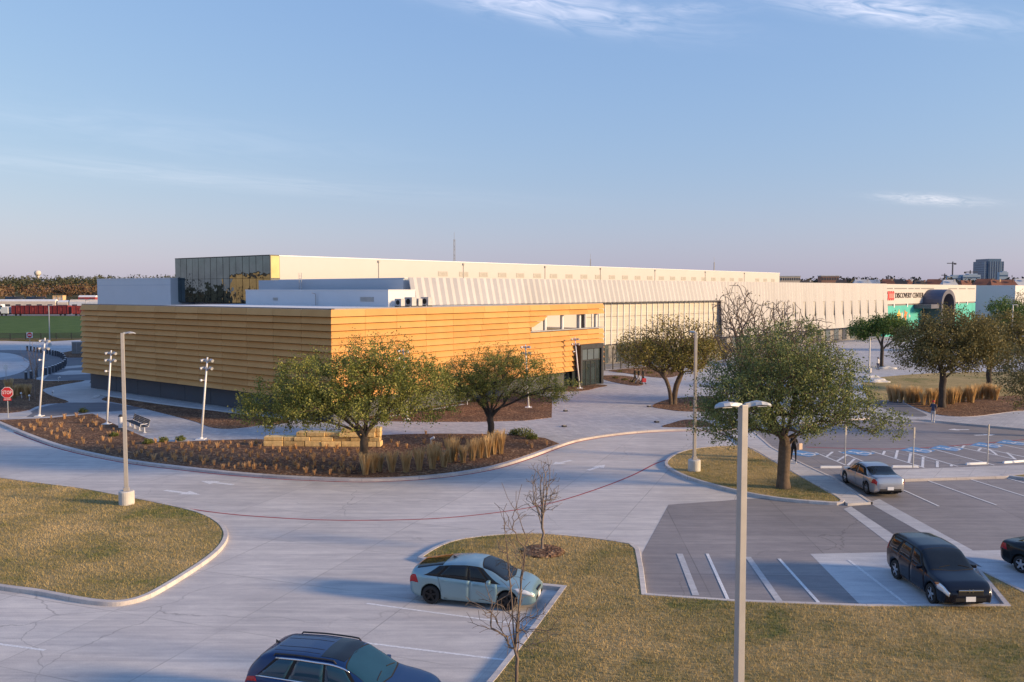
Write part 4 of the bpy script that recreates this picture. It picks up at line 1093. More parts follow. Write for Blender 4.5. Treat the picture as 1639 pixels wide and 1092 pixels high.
# ================================================================== TREES AND PLANTS
def grow(base, fork_h, ells, n_attr, trunk_r, seed, stems=1, limbs=6, lean=(0, 0), tip_r=0.012, sag=0.0, jit=0.017):
    """skeleton of a tree: trunk, limbs into the lobes of the crown, then twigs to points spread through it"""
    rg = np.random.default_rng(seed)
    pos, par = [], []
    PA = np.zeros((n_attr * 4 + 400, 3)); DA = np.zeros((n_attr * 4 + 400, 3))
    def addn(p, q):
        p = np.array(p, float); d = p - pos[q] if q >= 0 else np.array([0, 0, 1.0])
        PA[len(pos)] = p; DA[len(pos)] = d / (np.linalg.norm(d) + 1e-9)
        pos.append(p); par.append(q); return len(pos) - 1
    tops = []
    for s in range(stems):
        an = 2 * math.pi * s / max(1, stems) + 0.5
        of = np.array([math.cos(an), math.sin(an), 0]) * (trunk_r * 0.7 if stems > 1 else 0)
        q = addn(of, -1); k = 5
        for i in range(1, k + 1):
            t = i / k
            w = np.array([lean[0] * t * t, lean[1] * t * t, 0]) + of * (1 + t * t * (5.0 if stems > 1 else 0))
            q = addn(w + np.array([rg.normal(0, 0.03), rg.normal(0, 0.03), fork_h * t]), q)
        tops.append(q)
    E = np.array(ells, float)
    vol = E[:, 3] * E[:, 4] * E[:, 5]
    # main limbs
    start = len(pos)
    for i in range(limbs):
        e = E[i % len(E)]
        d = rg.normal(size=3); d /= np.linalg.norm(d); d[2] = abs(d[2]) * 0.6
        tgt = e[:3] + d * e[3:] * 0.45
        q = tops[i % len(tops)]
        # leave from a little below the fork
        if i % 3 == 2 and par[q] >= 0: q = par[q]
        p0 = pos[q].copy(); k = 6
        for j in range(1, k + 1):
            t = j / k
            mid = p0 + (tgt - p0) * t
            mid[2] += (0.10 * np.linalg.norm(tgt - p0)) * math.sin(math.pi * t) * (0.4 - sag) - 0.0
            mid += rg.normal(0, jit * np.linalg.norm(tgt - p0), 3) * math.sin(math.pi * t)
            q = addn(mid, q)
    # attractors
    ch = rg.choice(len(E), n_attr, p=vol / vol.sum())
    d = rg.normal(size=(n_attr, 3)); d /= np.linalg.norm(d, axis=1)[:, None]
    rr = rg.random(n_attr) ** (1 / 2.3)
    AT = E[ch, :3] + d * E[ch, 3:] * rr[:, None]
    AT = AT[AT[:, 2] > fork_h * 0.72]
    f0 = np.mean([pos[t] for t in tops], 0)
    AT = AT[np.argsort(np.linalg.norm(AT - f0, axis=1))]
    tips = []
    for a in AT:
        Pn = PA[start:len(pos)]
        v = a - Pn
        ds = np.linalg.norm(v, axis=1)
        out = np.linalg.norm(Pn - f0, axis=1)
        Dn = DA[start:len(pos)]
        ca = (v * Dn).sum(1) / (ds + 1e-6)
        cost = ds * (1.0 + 1.3 * (1 - ca)) * (1.0 + 0.35 * np.clip(-(v[:, 2]) / (ds + 1e-6), 0, 1)) + 0.12 * out
        q = start + int(np.argmin(cost)); p0 = pos[q].copy()
        L = np.linalg.norm(a - p0); k = 2 if L < 0.9 else (3 if L < 2 else 4)
        for j in range(1, k + 1):
            t = j / k
            m = p0 + (a - p0) * t
            m[2] += 0.10 * L * math.sin(math.pi * t) * (1 - 2 * sag) * 0.5
            if j < k: m += rg.normal(0, 1.3 * jit * L, 3)
            q = addn(m, q)
        tips.append(q)
    n = len(pos); cnt = np.zeros(n); has = np.zeros(n, bool)
    for i in range(n):
        if par[i] >= 0: has[par[i]] = True
    for i in range(n - 1, -1, -1):
        if not has[i]: cnt[i] += 1
        if par[i] >= 0: cnt[par[i]] += cnt[i]
    root = max(cnt[i] for i in range(n) if par[i] < 0)
    ex = math.log(trunk_r / tip_r) / math.log(max(2, root))
    rad = tip_r * np.maximum(1, cnt) ** ex
    for i in range(n):
        if par[i] < 0: rad[i] *= 1.28
    return np.array(pos), par, rad, cnt, tips
def skeleton_mesh(pos, par, rad, cnt, base, nmin=4):
    kids = {}
    for i, p in enumerate(par): kids.setdefault(p, []).append(i)
    V, Fq = [], []
    stack = [(r, None) for r in kids.get(-1, [])]
    while stack:
        s, pre = stack.pop()
        chain = ([pre] if pre is not None else []) + [s]; cur = s
        while cur in kids:
            ks = sorted(kids[cur], key=lambda k: -cnt[k])
            for o_ in ks[1:]: stack.append((o_, cur))
            cur = ks[0]; chain.append(cur)
        P = pos[chain]; rd = rad[chain].copy()
        if pre is not None: rd[0] = min(rd[0], rd[1] * 1.25)
        nn = 9 if rd.max() > 0.12 else (6 if rd.max() > 0.04 else nmin)
        if len(P) < 2: continue
        T = np.gradient(P, axis=0); T /= (np.linalg.norm(T, axis=1)[:, None] + 1e-9)
        a = np.cross(T[0], [0.31, 0.87, 0.38]); a /= np.linalg.norm(a)
        b0 = len(V)
        for i in range(len(P)):
            a = a - T[i] * a.dot(T[i]); a /= (np.linalg.norm(a) + 1e-9); b = np.cross(T[i], a)
            for k in range(nn):
                t = 2 * math.pi * k / nn
                V.append(P[i] + (a * math.cos(t) + b * math.sin(t)) * rd[i])
        for i in range(len(P) - 1):
            for k in range(nn):
                Fq.append((b0 + i * nn + k, b0 + i * nn + (k + 1) % nn, b0 + (i + 1) * nn + (k + 1) % nn, b0 + (i + 1) * nn + k))
    return np.array(V) + np.array(base), np.array(Fq)
def leaf_quads(cent, size, rg, elong=1.8, up=0.3):
    n = len(cent)
    d = rg.normal(size=(n, 3)); d[:, 2] += up; d /= np.linalg.norm(d, axis=1)[:, None]
    e = np.cross(d, rg.normal(size=(n, 3))); e /= (np.linalg.norm(e, axis=1)[:, None] + 1e-9)
    s = (size * rg.uniform(0.65, 1.35, n))[:, None]
    V = np.stack([cent - d * s * elong / 2, cent + e * s / 2, cent + d * s * elong / 2, cent - e * s / 2], 1).reshape(-1, 3)
    return V, np.arange(4 * n).reshape(-1, 4)
def tree(name, label, px, py, fork_h, ells, n_attr, leaves, lsize, trunk_r, seed, bark='bark', leaf='oak_leaf', stems=1, limbs=7, lean=(0, 0), spread=0.20, bare=None, group='oak trees round the plaza', sag=0.0, xy=None, z=0.12, tip=0.010, cat='tree', jit=0.017):
    x, y = xy if xy else G(px, py)
    t = thing(name, label, cat, (x, y, z), 0, group)
    pos, par, rad, cnt, tips = grow((0, 0, 0), fork_h, ells, n_attr, trunk_r, seed, stems, limbs, lean, tip, sag, jit)
    V, Fq = skeleton_mesh(pos, par, rad, cnt, (x, y, z - 0.03))
    fast_mesh('trunk', V, Fq, bark, t, smooth=True)
    if leaves:
        rg = np.random.default_rng(seed + 100)
        tp = pos[tips]; pp = pos[[par[i] for i in tips]]
        w = np.ones(len(tips))
        if bare is not None: w = np.clip(bare(tp), 0.02, 1)
        w = w * np.exp(rg.normal(0, 0.45, len(tips)))       # some sprays full, some thin
        idx = rg.choice(len(tips), leaves, p=w / w.sum())
        f = rg.random(leaves)[:, None] ** 0.7
        c = pp[idx] * (1 - f) + tp[idx] * f
        dr = tp[idx] - pp[idx]; dr /= (np.linalg.norm(dr, axis=1)[:, None] + 1e-9)
        c += rg.normal(0, spread, (leaves, 3)) + dr * np.abs(rg.normal(0, spread * 0.9, leaves))[:, None]
        V, Fq = leaf_quads(c + np.array([x, y, z]), lsize, rg)
        fast_mesh('crown', V, Fq, leaf, t)
    return t
# live oaks: crown lobes are (x, y, z, rx, ry, rz) from the foot of the trunk
tree('oak_tree', 'broad live oak with leaning crown in front of the golden stone wall', 583, 757, 2.2,
     [(-4.6, 0.5, 4.0, 3.4, 3.6, 1.5), (-2.0, 0, 5.4, 3.4, 3.8, 2.0), (1.3, 0.3, 5.7, 3.2, 3.6, 2.1), (3.5, 0, 4.7, 2.3, 3.2, 1.9), (-0.5, -1.4, 4.0, 4.0, 3.0, 1.4), (0.8, 0.5, 7.1, 2.8, 2.4, 1.2), (-6.2, 0, 3.7, 1.8, 2.2, 1.0)],
     1100, 52000, 0.070, 0.25, 21, leaf='oak_leaf', lean=(0.05, 0), limbs=9, spread=0.17, bare=lambda p: np.where(p[:, 2] > 6.6, 0.35, 1.0))
tree('oak_tree', 'live oak with dark forked limbs and feathery crown left of the plaza opening', 785, 709, 2.0,
     [(-2.6, 0, 4.2, 2.3, 2.8, 1.7), (0.3, 0, 5.3, 2.6, 2.8, 1.8), (2.6, 0, 4.7, 2.2, 2.6, 1.8), (4.6, 0, 3.7, 1.8, 2.0, 1.2), (-0.5, -0.6, 3.9, 2.6, 2.4, 1.2)],
     950, 27000, 0.062, 0.24, 35, bark='bark_dark', leaf='oak_leaf', limbs=8, spread=0.14, bare=lambda p: np.where(p[:, 2] > 6.2, 0.5, 1.0))
tree('oak_tree', 'large dense live oak with heavy low limb on the lamp island', 1254, 785, 2.7,
     [(-2.6, 0, 5.0, 2.6, 3.2, 2.0), (0, 0, 6.8, 3.0, 3.4, 2.3), (2.2, 0, 5.6, 2.4, 3.2, 2.0), (5.0, -0.2, 3.55, 1.7, 1.7, 0.75), (-3.2, 0.2, 3.6, 2.0, 2.4, 1.2), (0.3, -1.0, 4.3, 3.0, 2.6, 1.4), (3.6, 0.2, 4.4, 1.6, 2.0, 1.2)],
     1500, 47000, 0.066, 0.33, 48, bark='bark', leaf='oak_leaf_dark', limbs=9, spread=0.165)
tree('bare_topped_tree', 'tall sparse tree with bare upper branches rising behind the island oak', 1187, 735, 3.4,
     [(-0.5, 0, 8.7, 1.7, 2.2, 2.5), (2.0, 0.5, 7.7, 2.5, 2.6, 2.6), (4.4, 0.5, 6.9, 2.0, 2.4, 2.3), (1.5, 0, 5.6, 3.2, 2.6, 1.6)],
     3200, 6500, 0.07, 0.22, 52, bark='twig', leaf='oak_leaf_brown', limbs=12, lean=(0.3, 0), spread=0.16, bare=lambda p: np.where(p[:, 2] > 6.4, 0.03, 1.0), tip=0.0145, jit=0.006)
tree('oak_tree', 'twin-stemmed live oak with golden-green crown in the round plaza bed', 1076, 650, 3.0,
     [(-2.8, 0, 5.4, 2.5, 2.8, 2.0), (0, 0, 6.6, 2.9, 3.0, 2.0), (2.8, 0, 5.8, 2.4, 2.8, 2.0), (-0.3, -0.5, 4.2, 2.6, 2.6, 1.1), (1.6, -0.5, 3.9, 1.7, 2.2, 1.0)],
     1700, 15500, 0.095, 0.26, 66, bark='bark', leaf='oak_leaf_gold', stems=2, limbs=8, spread=0.20, bare=lambda p: np.where(p[:, 2] > 6.0, 0.22, 1.0), tip=0.016)
tree('oak_tree', 'small round green oak standing alone before the ribbed white wall', 1411, 590, 3.0,
     [(-2.4, 0, 5.2, 2.2, 2.6, 1.5), (0.4, 0, 5.9, 2.6, 2.8, 1.3), (2.6, 0, 5.0, 2.0, 2.4, 1.4)],
     420, 13000, 0.13, 0.24, 71, bark='bark_dark', leaf='oak_leaf_green', limbs=6, spread=0.26)
tree('oak_tree', 'big dense oak above the row of tan grasses at right', 1508, 655, 3.2,
     [(-2.2, 0, 5.6, 2.7, 3.0, 2.3), (0.6, 0, 7.0, 3.0, 3.2, 2.2), (3.2, 0, 5.8, 2.6, 3.0, 2.4), (0.5, -0.8, 4.8, 3.6, 3.0, 1.6), (5.0, 0, 4.8, 1.6, 2.0, 1.6)],
     800, 27000, 0.105, 0.3, 83, bark='bark_dark', leaf='oak_leaf_brown', limbs=8, spread=0.24)
tree('oak_tree', 'dark oak partly hidden behind the big one at right', 1582, 629, 3.0,
     [(-1.6, 0, 5.6, 2.6, 3, 2.2), (1.6, 0, 6.0, 3.0, 3, 2.3), (4.2, 0, 5.2, 2.6, 3, 2.2)],
     560, 17000, 0.12, 0.27, 95, bark='bark_dark', leaf='oak_leaf_brown', limbs=7, spread=0.26)
tree('oak_tree', 'oak with drooping outer twigs cut off by the right edge of the picture', 1712, 700, 2.6,
     [(-3.3, 0, 4.9, 2.4, 2.8, 2.0), (0, 0, 5.8, 3, 3.2, 2.2), (-3.0, 0, 3.2, 1.7, 2.2, 1.3)],
     560, 11000, 0.085, 0.28, 101, bark='bark_dark', leaf='oak_leaf_brown', limbs=7, spread=0.2)
tree('park_tree', 'hazy green tree behind the oaks at the right edge', 0, 0, 3.0, [(0, 0, 6.5, 3.6, 3.4, 3.0), (3, 0, 5.5, 3, 3, 2.6)], 420, 8500, 0.16, 0.26, 111, bark='twig_grey', leaf='oak_leaf_green', xy=at(1610, 560, 150).xy[:] , group='park trees', spread=0.3)
tree('park_tree', 'thin leafless tree standing before the pale warehouse', 0, 0, 3.0, [(0, 0, 7, 3.2, 3.2, 3.4)], 420, 1800, 0.13, 0.22, 117, bark='twig_grey', leaf='oak_leaf_brown', xy=at(1632, 540, 175).xy[:], group='park trees', spread=0.3, tip=0.02)
# leafless saplings
tree('sapling', 'slim leafless sapling in the mulch ring beyond the pale blue hatchback', 868, 888, 1.3, [(0, 0, 2.9, 0.75, 0.75, 1.2), (0, 0, 2.2, 0.9, 0.9, 0.6)], 330, 0, 0.05, 0.055, 131, bark='twig_grey', limbs=6, group='leafless saplings', jit=0.005, tip=0.0085)
tree('sapling', 'tall leafless sapling at the kerb in the foreground beside the hatchback', 828, 1106, 1.0, [(0, 0, 3.7, 0.6, 0.6, 2.0), (0.15, 0, 1.7, 1.15, 1.0, 0.9), (-0.7, 0, 2.2, 0.8, 0.7, 0.7), (-0.2, 0, 4.6, 0.5, 0.5, 1.2)], 380, 0, 0.05, 0.05, 137, bark='twig', limbs=6, group='leafless saplings', jit=0.005, tip=0.0065)
mbm = MB(); x, y = G(868, 888); mbm.lathe((x, y, 0.13), [(0.95, 0), (0.8, 0.07), (0.4, 0.11), (0.1, 0.12)], 22)
tag(mbm.build('mulch_ring', 'mulch', smooth=True), kind='structure')
tree('sapling', 'young leafless tree among the bollards at the far left', 57, 642, 1.2, [(0, 0, 4.2, 1.5, 1.5, 1.7)], 150, 0, 0.05, 0.07, 141, bark='twig_grey', limbs=6, group='leafless saplings', jit=0.005, tip=0.008)

# ornamental grasses
def tuft_mesh(name, n, h, r0, fan, mat, seed, wd=0.014):
    rg = np.random.default_rng(seed); V, Fq = [], []
    for i in range(n):
        an, rr = rg.random() * 6.283, r0 * math.sqrt(rg.random())
        b = np.array([math.cos(an) * rr, math.sin(an) * rr, 0]); hh = h * rg.uniform(0.6, 1.08)
        ln = fan * hh * rg.uniform(0.3, 1.2); a2 = an + rg.normal(0, 0.6)
        tip = b + np.array([math.cos(a2) * ln, math.sin(a2) * ln, hh]); mid = b + (tip - b) * 0.55 + np.array([0, 0, 0.05 * hh]) - np.array([math.cos(a2), math.sin(a2), 0]) * ln * 0.12
        sd = np.array([-math.sin(a2 + 1), math.cos(a2 + 1), 0]) * wd * rg.uniform(0.6, 1.4)
        k = len(V); V += [b - sd, b + sd, mid - sd * 1.2, mid + sd * 1.2, tip - sd * 0.5, tip + sd * 0.5]
        Fq += [(k, k + 1, k + 3, k + 2), (k + 2, k + 3, k + 5, k + 4)]
    me = bpy.data.meshes.new(name); me.from_pydata([tuple(v) for v in V], [], Fq); me.materials.append(MAT[mat]); me.update()
    return me
def plant(name, me, xy, z, label, group, sc=1.0, rz=0.0, cat='grass'):
    o = bpy.data.objects.new(name, me); COL.objects.link(o)
    o.location = (xy[0], xy[1], z); o.scale = (sc, sc, sc * random.uniform(0.9, 1.1)); o.rotation_euler = (0, 0, rz)
    return tag(o, label, cat, group)
ORD = 'first second third fourth fifth sixth seventh eighth ninth tenth eleventh twelfth thirteenth fourteenth fifteenth sixteenth seventeenth eighteenth nineteenth twentieth'.split()
def ordn(i): return ORD[i] if i < 20 else 'twenty-' + ORD[i - 20]
reeds = [tuft_mesh('reed_%d' % i, 210, 1.35, 0.17, 0.24, 'reed', 200 + i) for i in range(4)]
row = [(585, 764), (598, 761), (607, 759), (627, 760), (650, 760), (671, 757), (692, 755), (711, 752), (722, 744), (741, 745), (756, 741), (768, 737), (779, 736), (790, 731), (801, 730), (727, 741), (699, 741)]
row.sort()
for i, p in enumerate(row):
    plant('feather_grass', reeds[i % 4], G(*p), BED_Z, 'tall tan feather grass clump along the curved kerb, %s from the left' % ordn(i), 'feather grasses along the kerb', random.uniform(0.85, 1.12), random.random() * 6)
for i in range(24):
    u = i / 23; p = (1428 + u * 165 + random.uniform(-3, 3), 645 + 2.5 * math.sin(u * 5) + random.uniform(-1.2, 1.2) + (3 if 0.3 < u < 0.8 else 0))
    plant('feather_grass', reeds[i % 4], G(*p), 0.17, 'tall tan feather grass clump under the right-hand oaks, %s from the left' % ordn(i), 'feather grasses under the oaks', random.uniform(0.9, 1.2), random.random() * 6)
for i, p in enumerate([(14, 634), (22, 640), (30, 636), (38, 634), (45, 640)]):
    plant('feather_grass', reeds[i % 4], G(*p), BED_Z, 'brown feather grass clump behind the stop sign, %s from the left' % ordn(i), 'feather grasses by the stop sign', random.uniform(0.8, 1.1), random.random() * 6)
tufts = [tuft_mesh('tuft_%d' % i, 34, 0.42, 0.09, 0.35, 'small_tuft', 300 + i, 0.013) for i in range(5)]
def in_poly(p, poly):
    x, y = p; c = False; n = len(poly)
    for i in range(n):
        x1, y1 = poly[i]; x2, y2 = poly[i - 1]
        if (y1 > y) != (y2 > y) and x < (x2 - x1) * (y - y1) / (y2 - y1) + x1: c = not c
    return c
cnt_t = 0
rt = random.Random(12)
for iy in range(14):
    py_ = 672 + iy * 7.0
    n_ = 48
    for ix in range(n_):
        px_ = 30 + ix * 18 + (9 if iy % 2 else 0) + rt.uniform(-4, 4); py2 = py_ + rt.uniform(-2, 2)
        w_ = G(px_, py2)
        if not in_poly(w_, B1): continue
        if 415 < px_ < 612 and py2 < 722: continue
        if 575 < px_ < 830 and py2 > 726: continue
        if px_ > 620 and rt.random() < 0.55: continue
        if px_ < 240 and rt.random() < 0.35: continue
        if min((w_[0] - q[0]) ** 2 + (w_[1] - q[1]) ** 2 for q in B1) < 0.12: continue
        if cnt_t >= 290: continue
        cnt_t += 1
        where = 'at its narrow left end' if px_ < 200 else 'between lamp post and slim spotlight pole' if px_ < 325 else 'left of the stone wall' if px_ < 420 else 'in front of the stone wall' if px_ < 580 else 'behind the row of tall grasses' if px_ < 785 else 'right of the dark-limbed oak'
        plant('grass_tuft', tufts[rt.randrange(5)], w_, BED_Z, 'small straw-coloured grass tuft in the curved mulch bed, ' + where, 'small tufts, ' + where, rt.uniform(0.45, 0.98), rt.random() * 6)
def shrub(px, py, r, label, leaf='shrub', n=500, group='small shrubs in the beds', seed=0, h=None):
    x, y = G(px, py); rg = np.random.default_rng(seed + 500)
    d = rg.normal(size=(n, 3)); d /= np.linalg.norm(d, axis=1)[:, None]; d[:, 2] = np.abs(d[:, 2])
    lump = 1 + 0.25 * np.sin(d[:, 0] * 5 + seed) * np.cos(d[:, 1] * 6)
    c = d * (rg.random(n) ** 0.45 * r * lump)[:, None]; c[:, 2] *= (h or 0.9)
    t = thing('shrub', label, 'shrub', (x, y, BED_Z), 0, group)
    V, Fq = leaf_quads(c + np.array([x, y, BED_Z + 0.03]), 0.05 + 0.03 * r, rg)
    fast_mesh('foliage', V, Fq, leaf, t)
    m = MB()
    for k in range(5):
        a_ = k * 1.26; m.tube([(x, y, BED_Z - 0.02), (x + 0.5 * r * math.cos(a_), y + 0.5 * r * math.sin(a_), BED_Z + 0.6 * r)], [0.02, 0.008], 4)
    m.build('stem', 'twig', t)
sh = [(839, 701, 0.7, 'green shrub at the pointed right end of the curved bed'), (852, 706, 0.45, 'smaller green shrub beside the pointed end of the curved bed'), (824, 699, 0.45, 'low shrub right of the dark-limbed oak'),
      (183, 702, 0.3, 'yellow-green shrublet left of the bench path bend'), (237, 714, 0.36, 'yellow-green shrublet in the curved bed near the lamp post'), (262, 711, 0.36, 'yellow-green shrublet at the bend of the paved path'), (289, 709, 0.36, 'yellow-green shrublet left of the slim spotlight pole'),
      (440, 678, 0.5, 'low shrub at the end of the gravel strip under the pavilion'), (680, 662, 0.5, 'low green shrub behind the paved path left of the dark-limbed oak'), (720, 660, 0.45, 'low green shrub by the white gravel line'), (900, 619, 0.8, 'clipped green shrub by the entrance portal'), (885, 622, 0.7, 'green shrub left of the entrance spotlight pole'), (133, 663, 0.4, 'small green shrub at the tip of the left bed')]
for i, s_ in enumerate(sh): shrub(*s_, seed=i, n=420)
for i, (px_, py_) in enumerate([(985, 608), (992, 598), (1000, 611), (1012, 614), (1020, 600), (1040, 600)]):
    shrub(px_, py_, 0.45, 'low brownish shrub in the beds right of the entrance, %s from the left' % ordn(i), 'oak_leaf_brown', 260, 'low shrubs by the fence', 40 + i, 0.6)
# gravel strips along the pavilion
def gravel(px_pts, wd, n, seed):
    rg = np.random.default_rng(seed); P = spline(GS(px_pts), False, 6)
    st = strip(P, wd, 0.178, 'gravel_strip', 'gravel_white'); tag(st, 'white gravel strip beside the building', 'gravel', kind='stuff')
    return st
gravel([(150, 640), (160, 635), (178, 637), (260, 649.5), (360, 662), (461, 674.5)], 0.55, 0, 1)
gravel([(596, 675), (640, 667), (690, 659), (742, 650)], 0.4, 0, 2)

# ================================================================== STREET FURNITURE
# stone wall
q0, q1 = Vector((*G(422, 718), 0)), Vector((*G(609, 719), 0))
sw_t = thing('stone_wall', 'low wall of stacked golden limestone blocks in the curved bed', 'stone wall', ((q0 + q1) / 2 + Vector((0, 0, 0.15))))
u_ = (q1 - q0).normalized(); n_ = Vector((-u_.y, u_.x, 0)); Lw = (q1 - q0).length
rs = random.Random(5)
tops = lambda s: 0.72 + 0.62 * (s / Lw)
def stone_block(s, w, z, h, d0, dep):
    m = MB(); rv = lambda a: rs.uniform(-a, a)
    base = q0 + u_ * s - n_ * d0 + Vector((0, 0, z))
    m.obox(base, u_ * w, n_ * dep, (0, 0, h))
    m.v = [(x + rv(0.018), y + rv(0.018), zz + rv(0.014)) for x, y, zz in m.v]
    return m.build('stone_block', 'stone', sw_t, bevel=0.03)
z_ = 0.14; c_ = 0
for h_ in (0.38, 0.30, 0.32, 0.30):
    s_ = rs.uniform(-0.1, 0.05) if c_ < 3 else 2.4
    while s_ < Lw - 0.2:
        w_ = rs.uniform(0.7, 1.6)
        if s_ + w_ > Lw: w_ = Lw - s_ + rs.uniform(0, 0.08)
        if w_ > 0.18 and z_ + h_ * 0.55 < 0.15 + tops(s_ + w_ / 2):
            dp = rs.choice((0.0, 0.03, 0.06, -0.03, -0.12)) if c_ else rs.uniform(0.02, 0.08)
            stone_block(s_, w_ - 0.04, z_, h_ - 0.022, dp, 0.85 + dp)
        s_ += w_
    z_ += h_; c_ += 1
m = MB(); m.obox(q0 + u_ * 0.2 + n_ * 0.25 + Vector((0, 0, 0.1)), u_ * (Lw - 0.4), n_ * 0.4, (0, 0, 0.62)); m.build('core', 'stone', sw_t)

# parking lot lamps
def lamp_post(loc, h, label, heads, rz=0.0, w=0.19, base_h=0.68, base_r=0.37):
    t = thing('lamp_post', label, 'lamp post', loc, rz, 'tall square lamp posts')
    m = MB(); m.lathe((0, 0, 0), [(base_r, 0), (base_r, base_h - 0.04), (base_r - 0.04, base_h)], 24); m.build('footing', 'pole_concrete', t, world=False, smooth=False)
    m = MB(); a, b = w / 2, w / 2 * 0.86
    m.add([(-a, -a, base_h), (a, -a, base_h), (a, a, base_h), (-a, a, base_h), (-b, -b, h), (b, -b, h), (b, b, h), (-b, b, h)], [(0, 1, 5, 4), (1, 2, 6, 5), (2, 3, 7, 6), (3, 0, 4, 7), (4, 5, 6, 7)])
    m.build('pole', 'pole_paint', t, world=False, bevel=0.012)
    m = MB(); m.box((0, 0, base_h + 0.09), (w + 0.09, w + 0.09, 0.18)); m.build('base_cover', 'pole_paint', t, world=False, bevel=0.02)
    for hd in heads:
        dx = math.cos(hd); dy = math.sin(hd); U = Vector((dx, dy, 0)); N = Vector((-dy, dx, 0)); Z = Vector((0, 0, 1))
        m = MB(); secs = []
        for s, hw_, zz, th in ((0.05, 0.05, -0.06, 0.09), (0.18, 0.06, -0.01, 0.07), (0.30, 0.12, 0.015, 0.06), (0.45, 0.17, 0.035, 0.06), (0.62, 0.16, 0.02, 0.05), (0.75, 0.09, -0.01, 0.035), (0.80, 0.03, -0.03, 0.02)):
            s *= 0.76; hw_ *= 0.85; zz *= 0.7; c = U * s + Z * (h - 0.02 + zz)
            secs.append([c - N * hw_, c - N * hw_ * 0.7 + Z * th, c + N * hw_ * 0.7 + Z * th, c + N * hw_, c + N * hw_ * 0.8 - Z * 0.02, c - N * hw_ * 0.8 - Z * 0.02])
        vs = [p for s in secs for p in s]; fs = []
        for i in range(len(secs) - 1):
            for k in range(6): fs.append((i * 6 + k, i * 6 + (k + 1) % 6, (i + 1) * 6 + (k + 1) % 6, (i + 1) * 6 + k))
        fs += [tuple(range(5, -1, -1)), tuple(range(len(vs) - 6, len(vs)))]
        m.add(vs, fs); hd_o = m.build('lamp_head', 'galvanised', t, world=False, smooth=False)
        m = MB(); m.obox(U * 0.28 + Z * (h - 0.045) - N * 0.08, U * 0.20, N * 0.16, Z * 0.012); m.build('lens', 'sign_white', hd_o, world=False)
    return t
lamp_post((*G(203, 811), 0.12), 8.55, 'single-headed square lamp post on the left lawn corner', [0.1], 0.35)
lamp_post((*G(1111, 757), 0.12), 8.2, 'slim lamp post with round footing on the island under the big oak', [math.pi / 2 + 0.2], 0.2, 0.17)
lamp_post((4.60, 17.3, 0.1), 8.42, 'nearest lamp post with two opposite heads in the foreground', [-0.12, math.pi - 0.12], 0.35, 0.168)
def far_lamp(loc, h, label):
    t = thing('street_lamp', label, 'lamp post', loc, 0, 'distant slim lamps')
    m = MB(); m.tube([(0, 0, 0), (0, 0, h)], [0.11, 0.08], 8); m.build('pole', 'galvanised', t, world=False)
    m = MB(); m.lathe((0, 0, 0), [(0.3, 0), (0.3, 0.6)], 12); m.build('footing', 'pole_concrete', t, world=False)
    m = MB(); m.box((0.35, 0, h), (0.8, 0.28, 0.10)); m.build('lamp_head', 'galvanised', t, world=False, bevel=0.02)
far_lamp((*G(80, 556), 0.1), 7.8, 'distant slim lamp before the green bank')
far_lamp((*G(139, 548), 0.1), 8.6, 'distant slim lamp at the left end of the pavilion')
far_lamp((*at(1619, 560, 140).xy, 0.1), 8.3, 'distant lamp among the trees at the far right')
far_lamp((*G(1391, 598), 0.1), 4.6, 'short white lamp left of the small round oak')
# leaning spotlight poles
def spot_pole(bp, tp, label):
    x, y = G(*bp); d = y
    tpz = at(tp[0], tp[1], y); h = tpz.z - 0.13
    t = thing('spotlight_pole', label, 'light pole', (x, y, 0.13), 0, 'leaning spotlight poles')
    top = Vector((tpz.x - x, 0, h))
    m = MB(); m.tube([(0, 0, 0.02), top], [0.085, 0.055], 10); m.build('pole', 'white_paint_metal', t, world=False, smooth=True)
    m = MB(); m.box((0, 0, 0.03), (0.62, 0.62, 0.06)); m.lathe((0, 0, 0.06), [(0.16, 0), (0.1, 0.1)], 12); m.build('base_plate', 'white_paint_metal', t, world=False)
    for f in (0.955, 0.86):
        c = top * f
        m = MB(); m.tube([c - Vector((0.36, 0, 0)), c + Vector((0.36, 0, 0))], 0.03, 6); cb = m.build('crossbar', 'white_paint_metal', t, world=False)
        for sx in (-0.3, 0.3, 0.0):
            dr = Vector((sx * 1.2, -0.28 if sx else 0.3, -0.12)).normalized() * 0.30; p = c + Vector((sx, 0, 0.05))
            m = MB(); m.tube([p - dr * 0.5, p + dr * 0.1, p + dr * 0.55], [0.07, 0.10, 0.115], 10); m.build('spotlight', 'galvanised', cb, world=False)
    c = top * 0.72
    m = MB(); m.tube([c, c + Vector((-0.22, -0.1, 0.02))], 0.02, 5); m.lathe(c + Vector((-0.28, -0.13, -0.07)), [(0.03, 0), (0.09, 0.03), (0.09, 0.13), (0.05, 0.16)], 10); m.build('camera_dome', 'white_paint_metal', t, world=False)
for bp, tp, lb in [((63, 669), (72, 541), 'leaning white spotlight pole right of the stop sign'), ((171, 682), (178, 561), 'leaning white spotlight pole beside the slatted bench'), ((322, 706), (332, 572), 'leaning white spotlight pole before the shaded boarded front'),
                   ((928, 624), (920, 540), 'leaning white spotlight pole at the entrance portal'), ((652, 675), (645, 558), 'spotlight pole half hidden behind the broad leaning oak'), ((846, 655), (841, 552), 'spotlight pole behind the dark-limbed oak')]:
    spot_pole(bp, tp, lb)
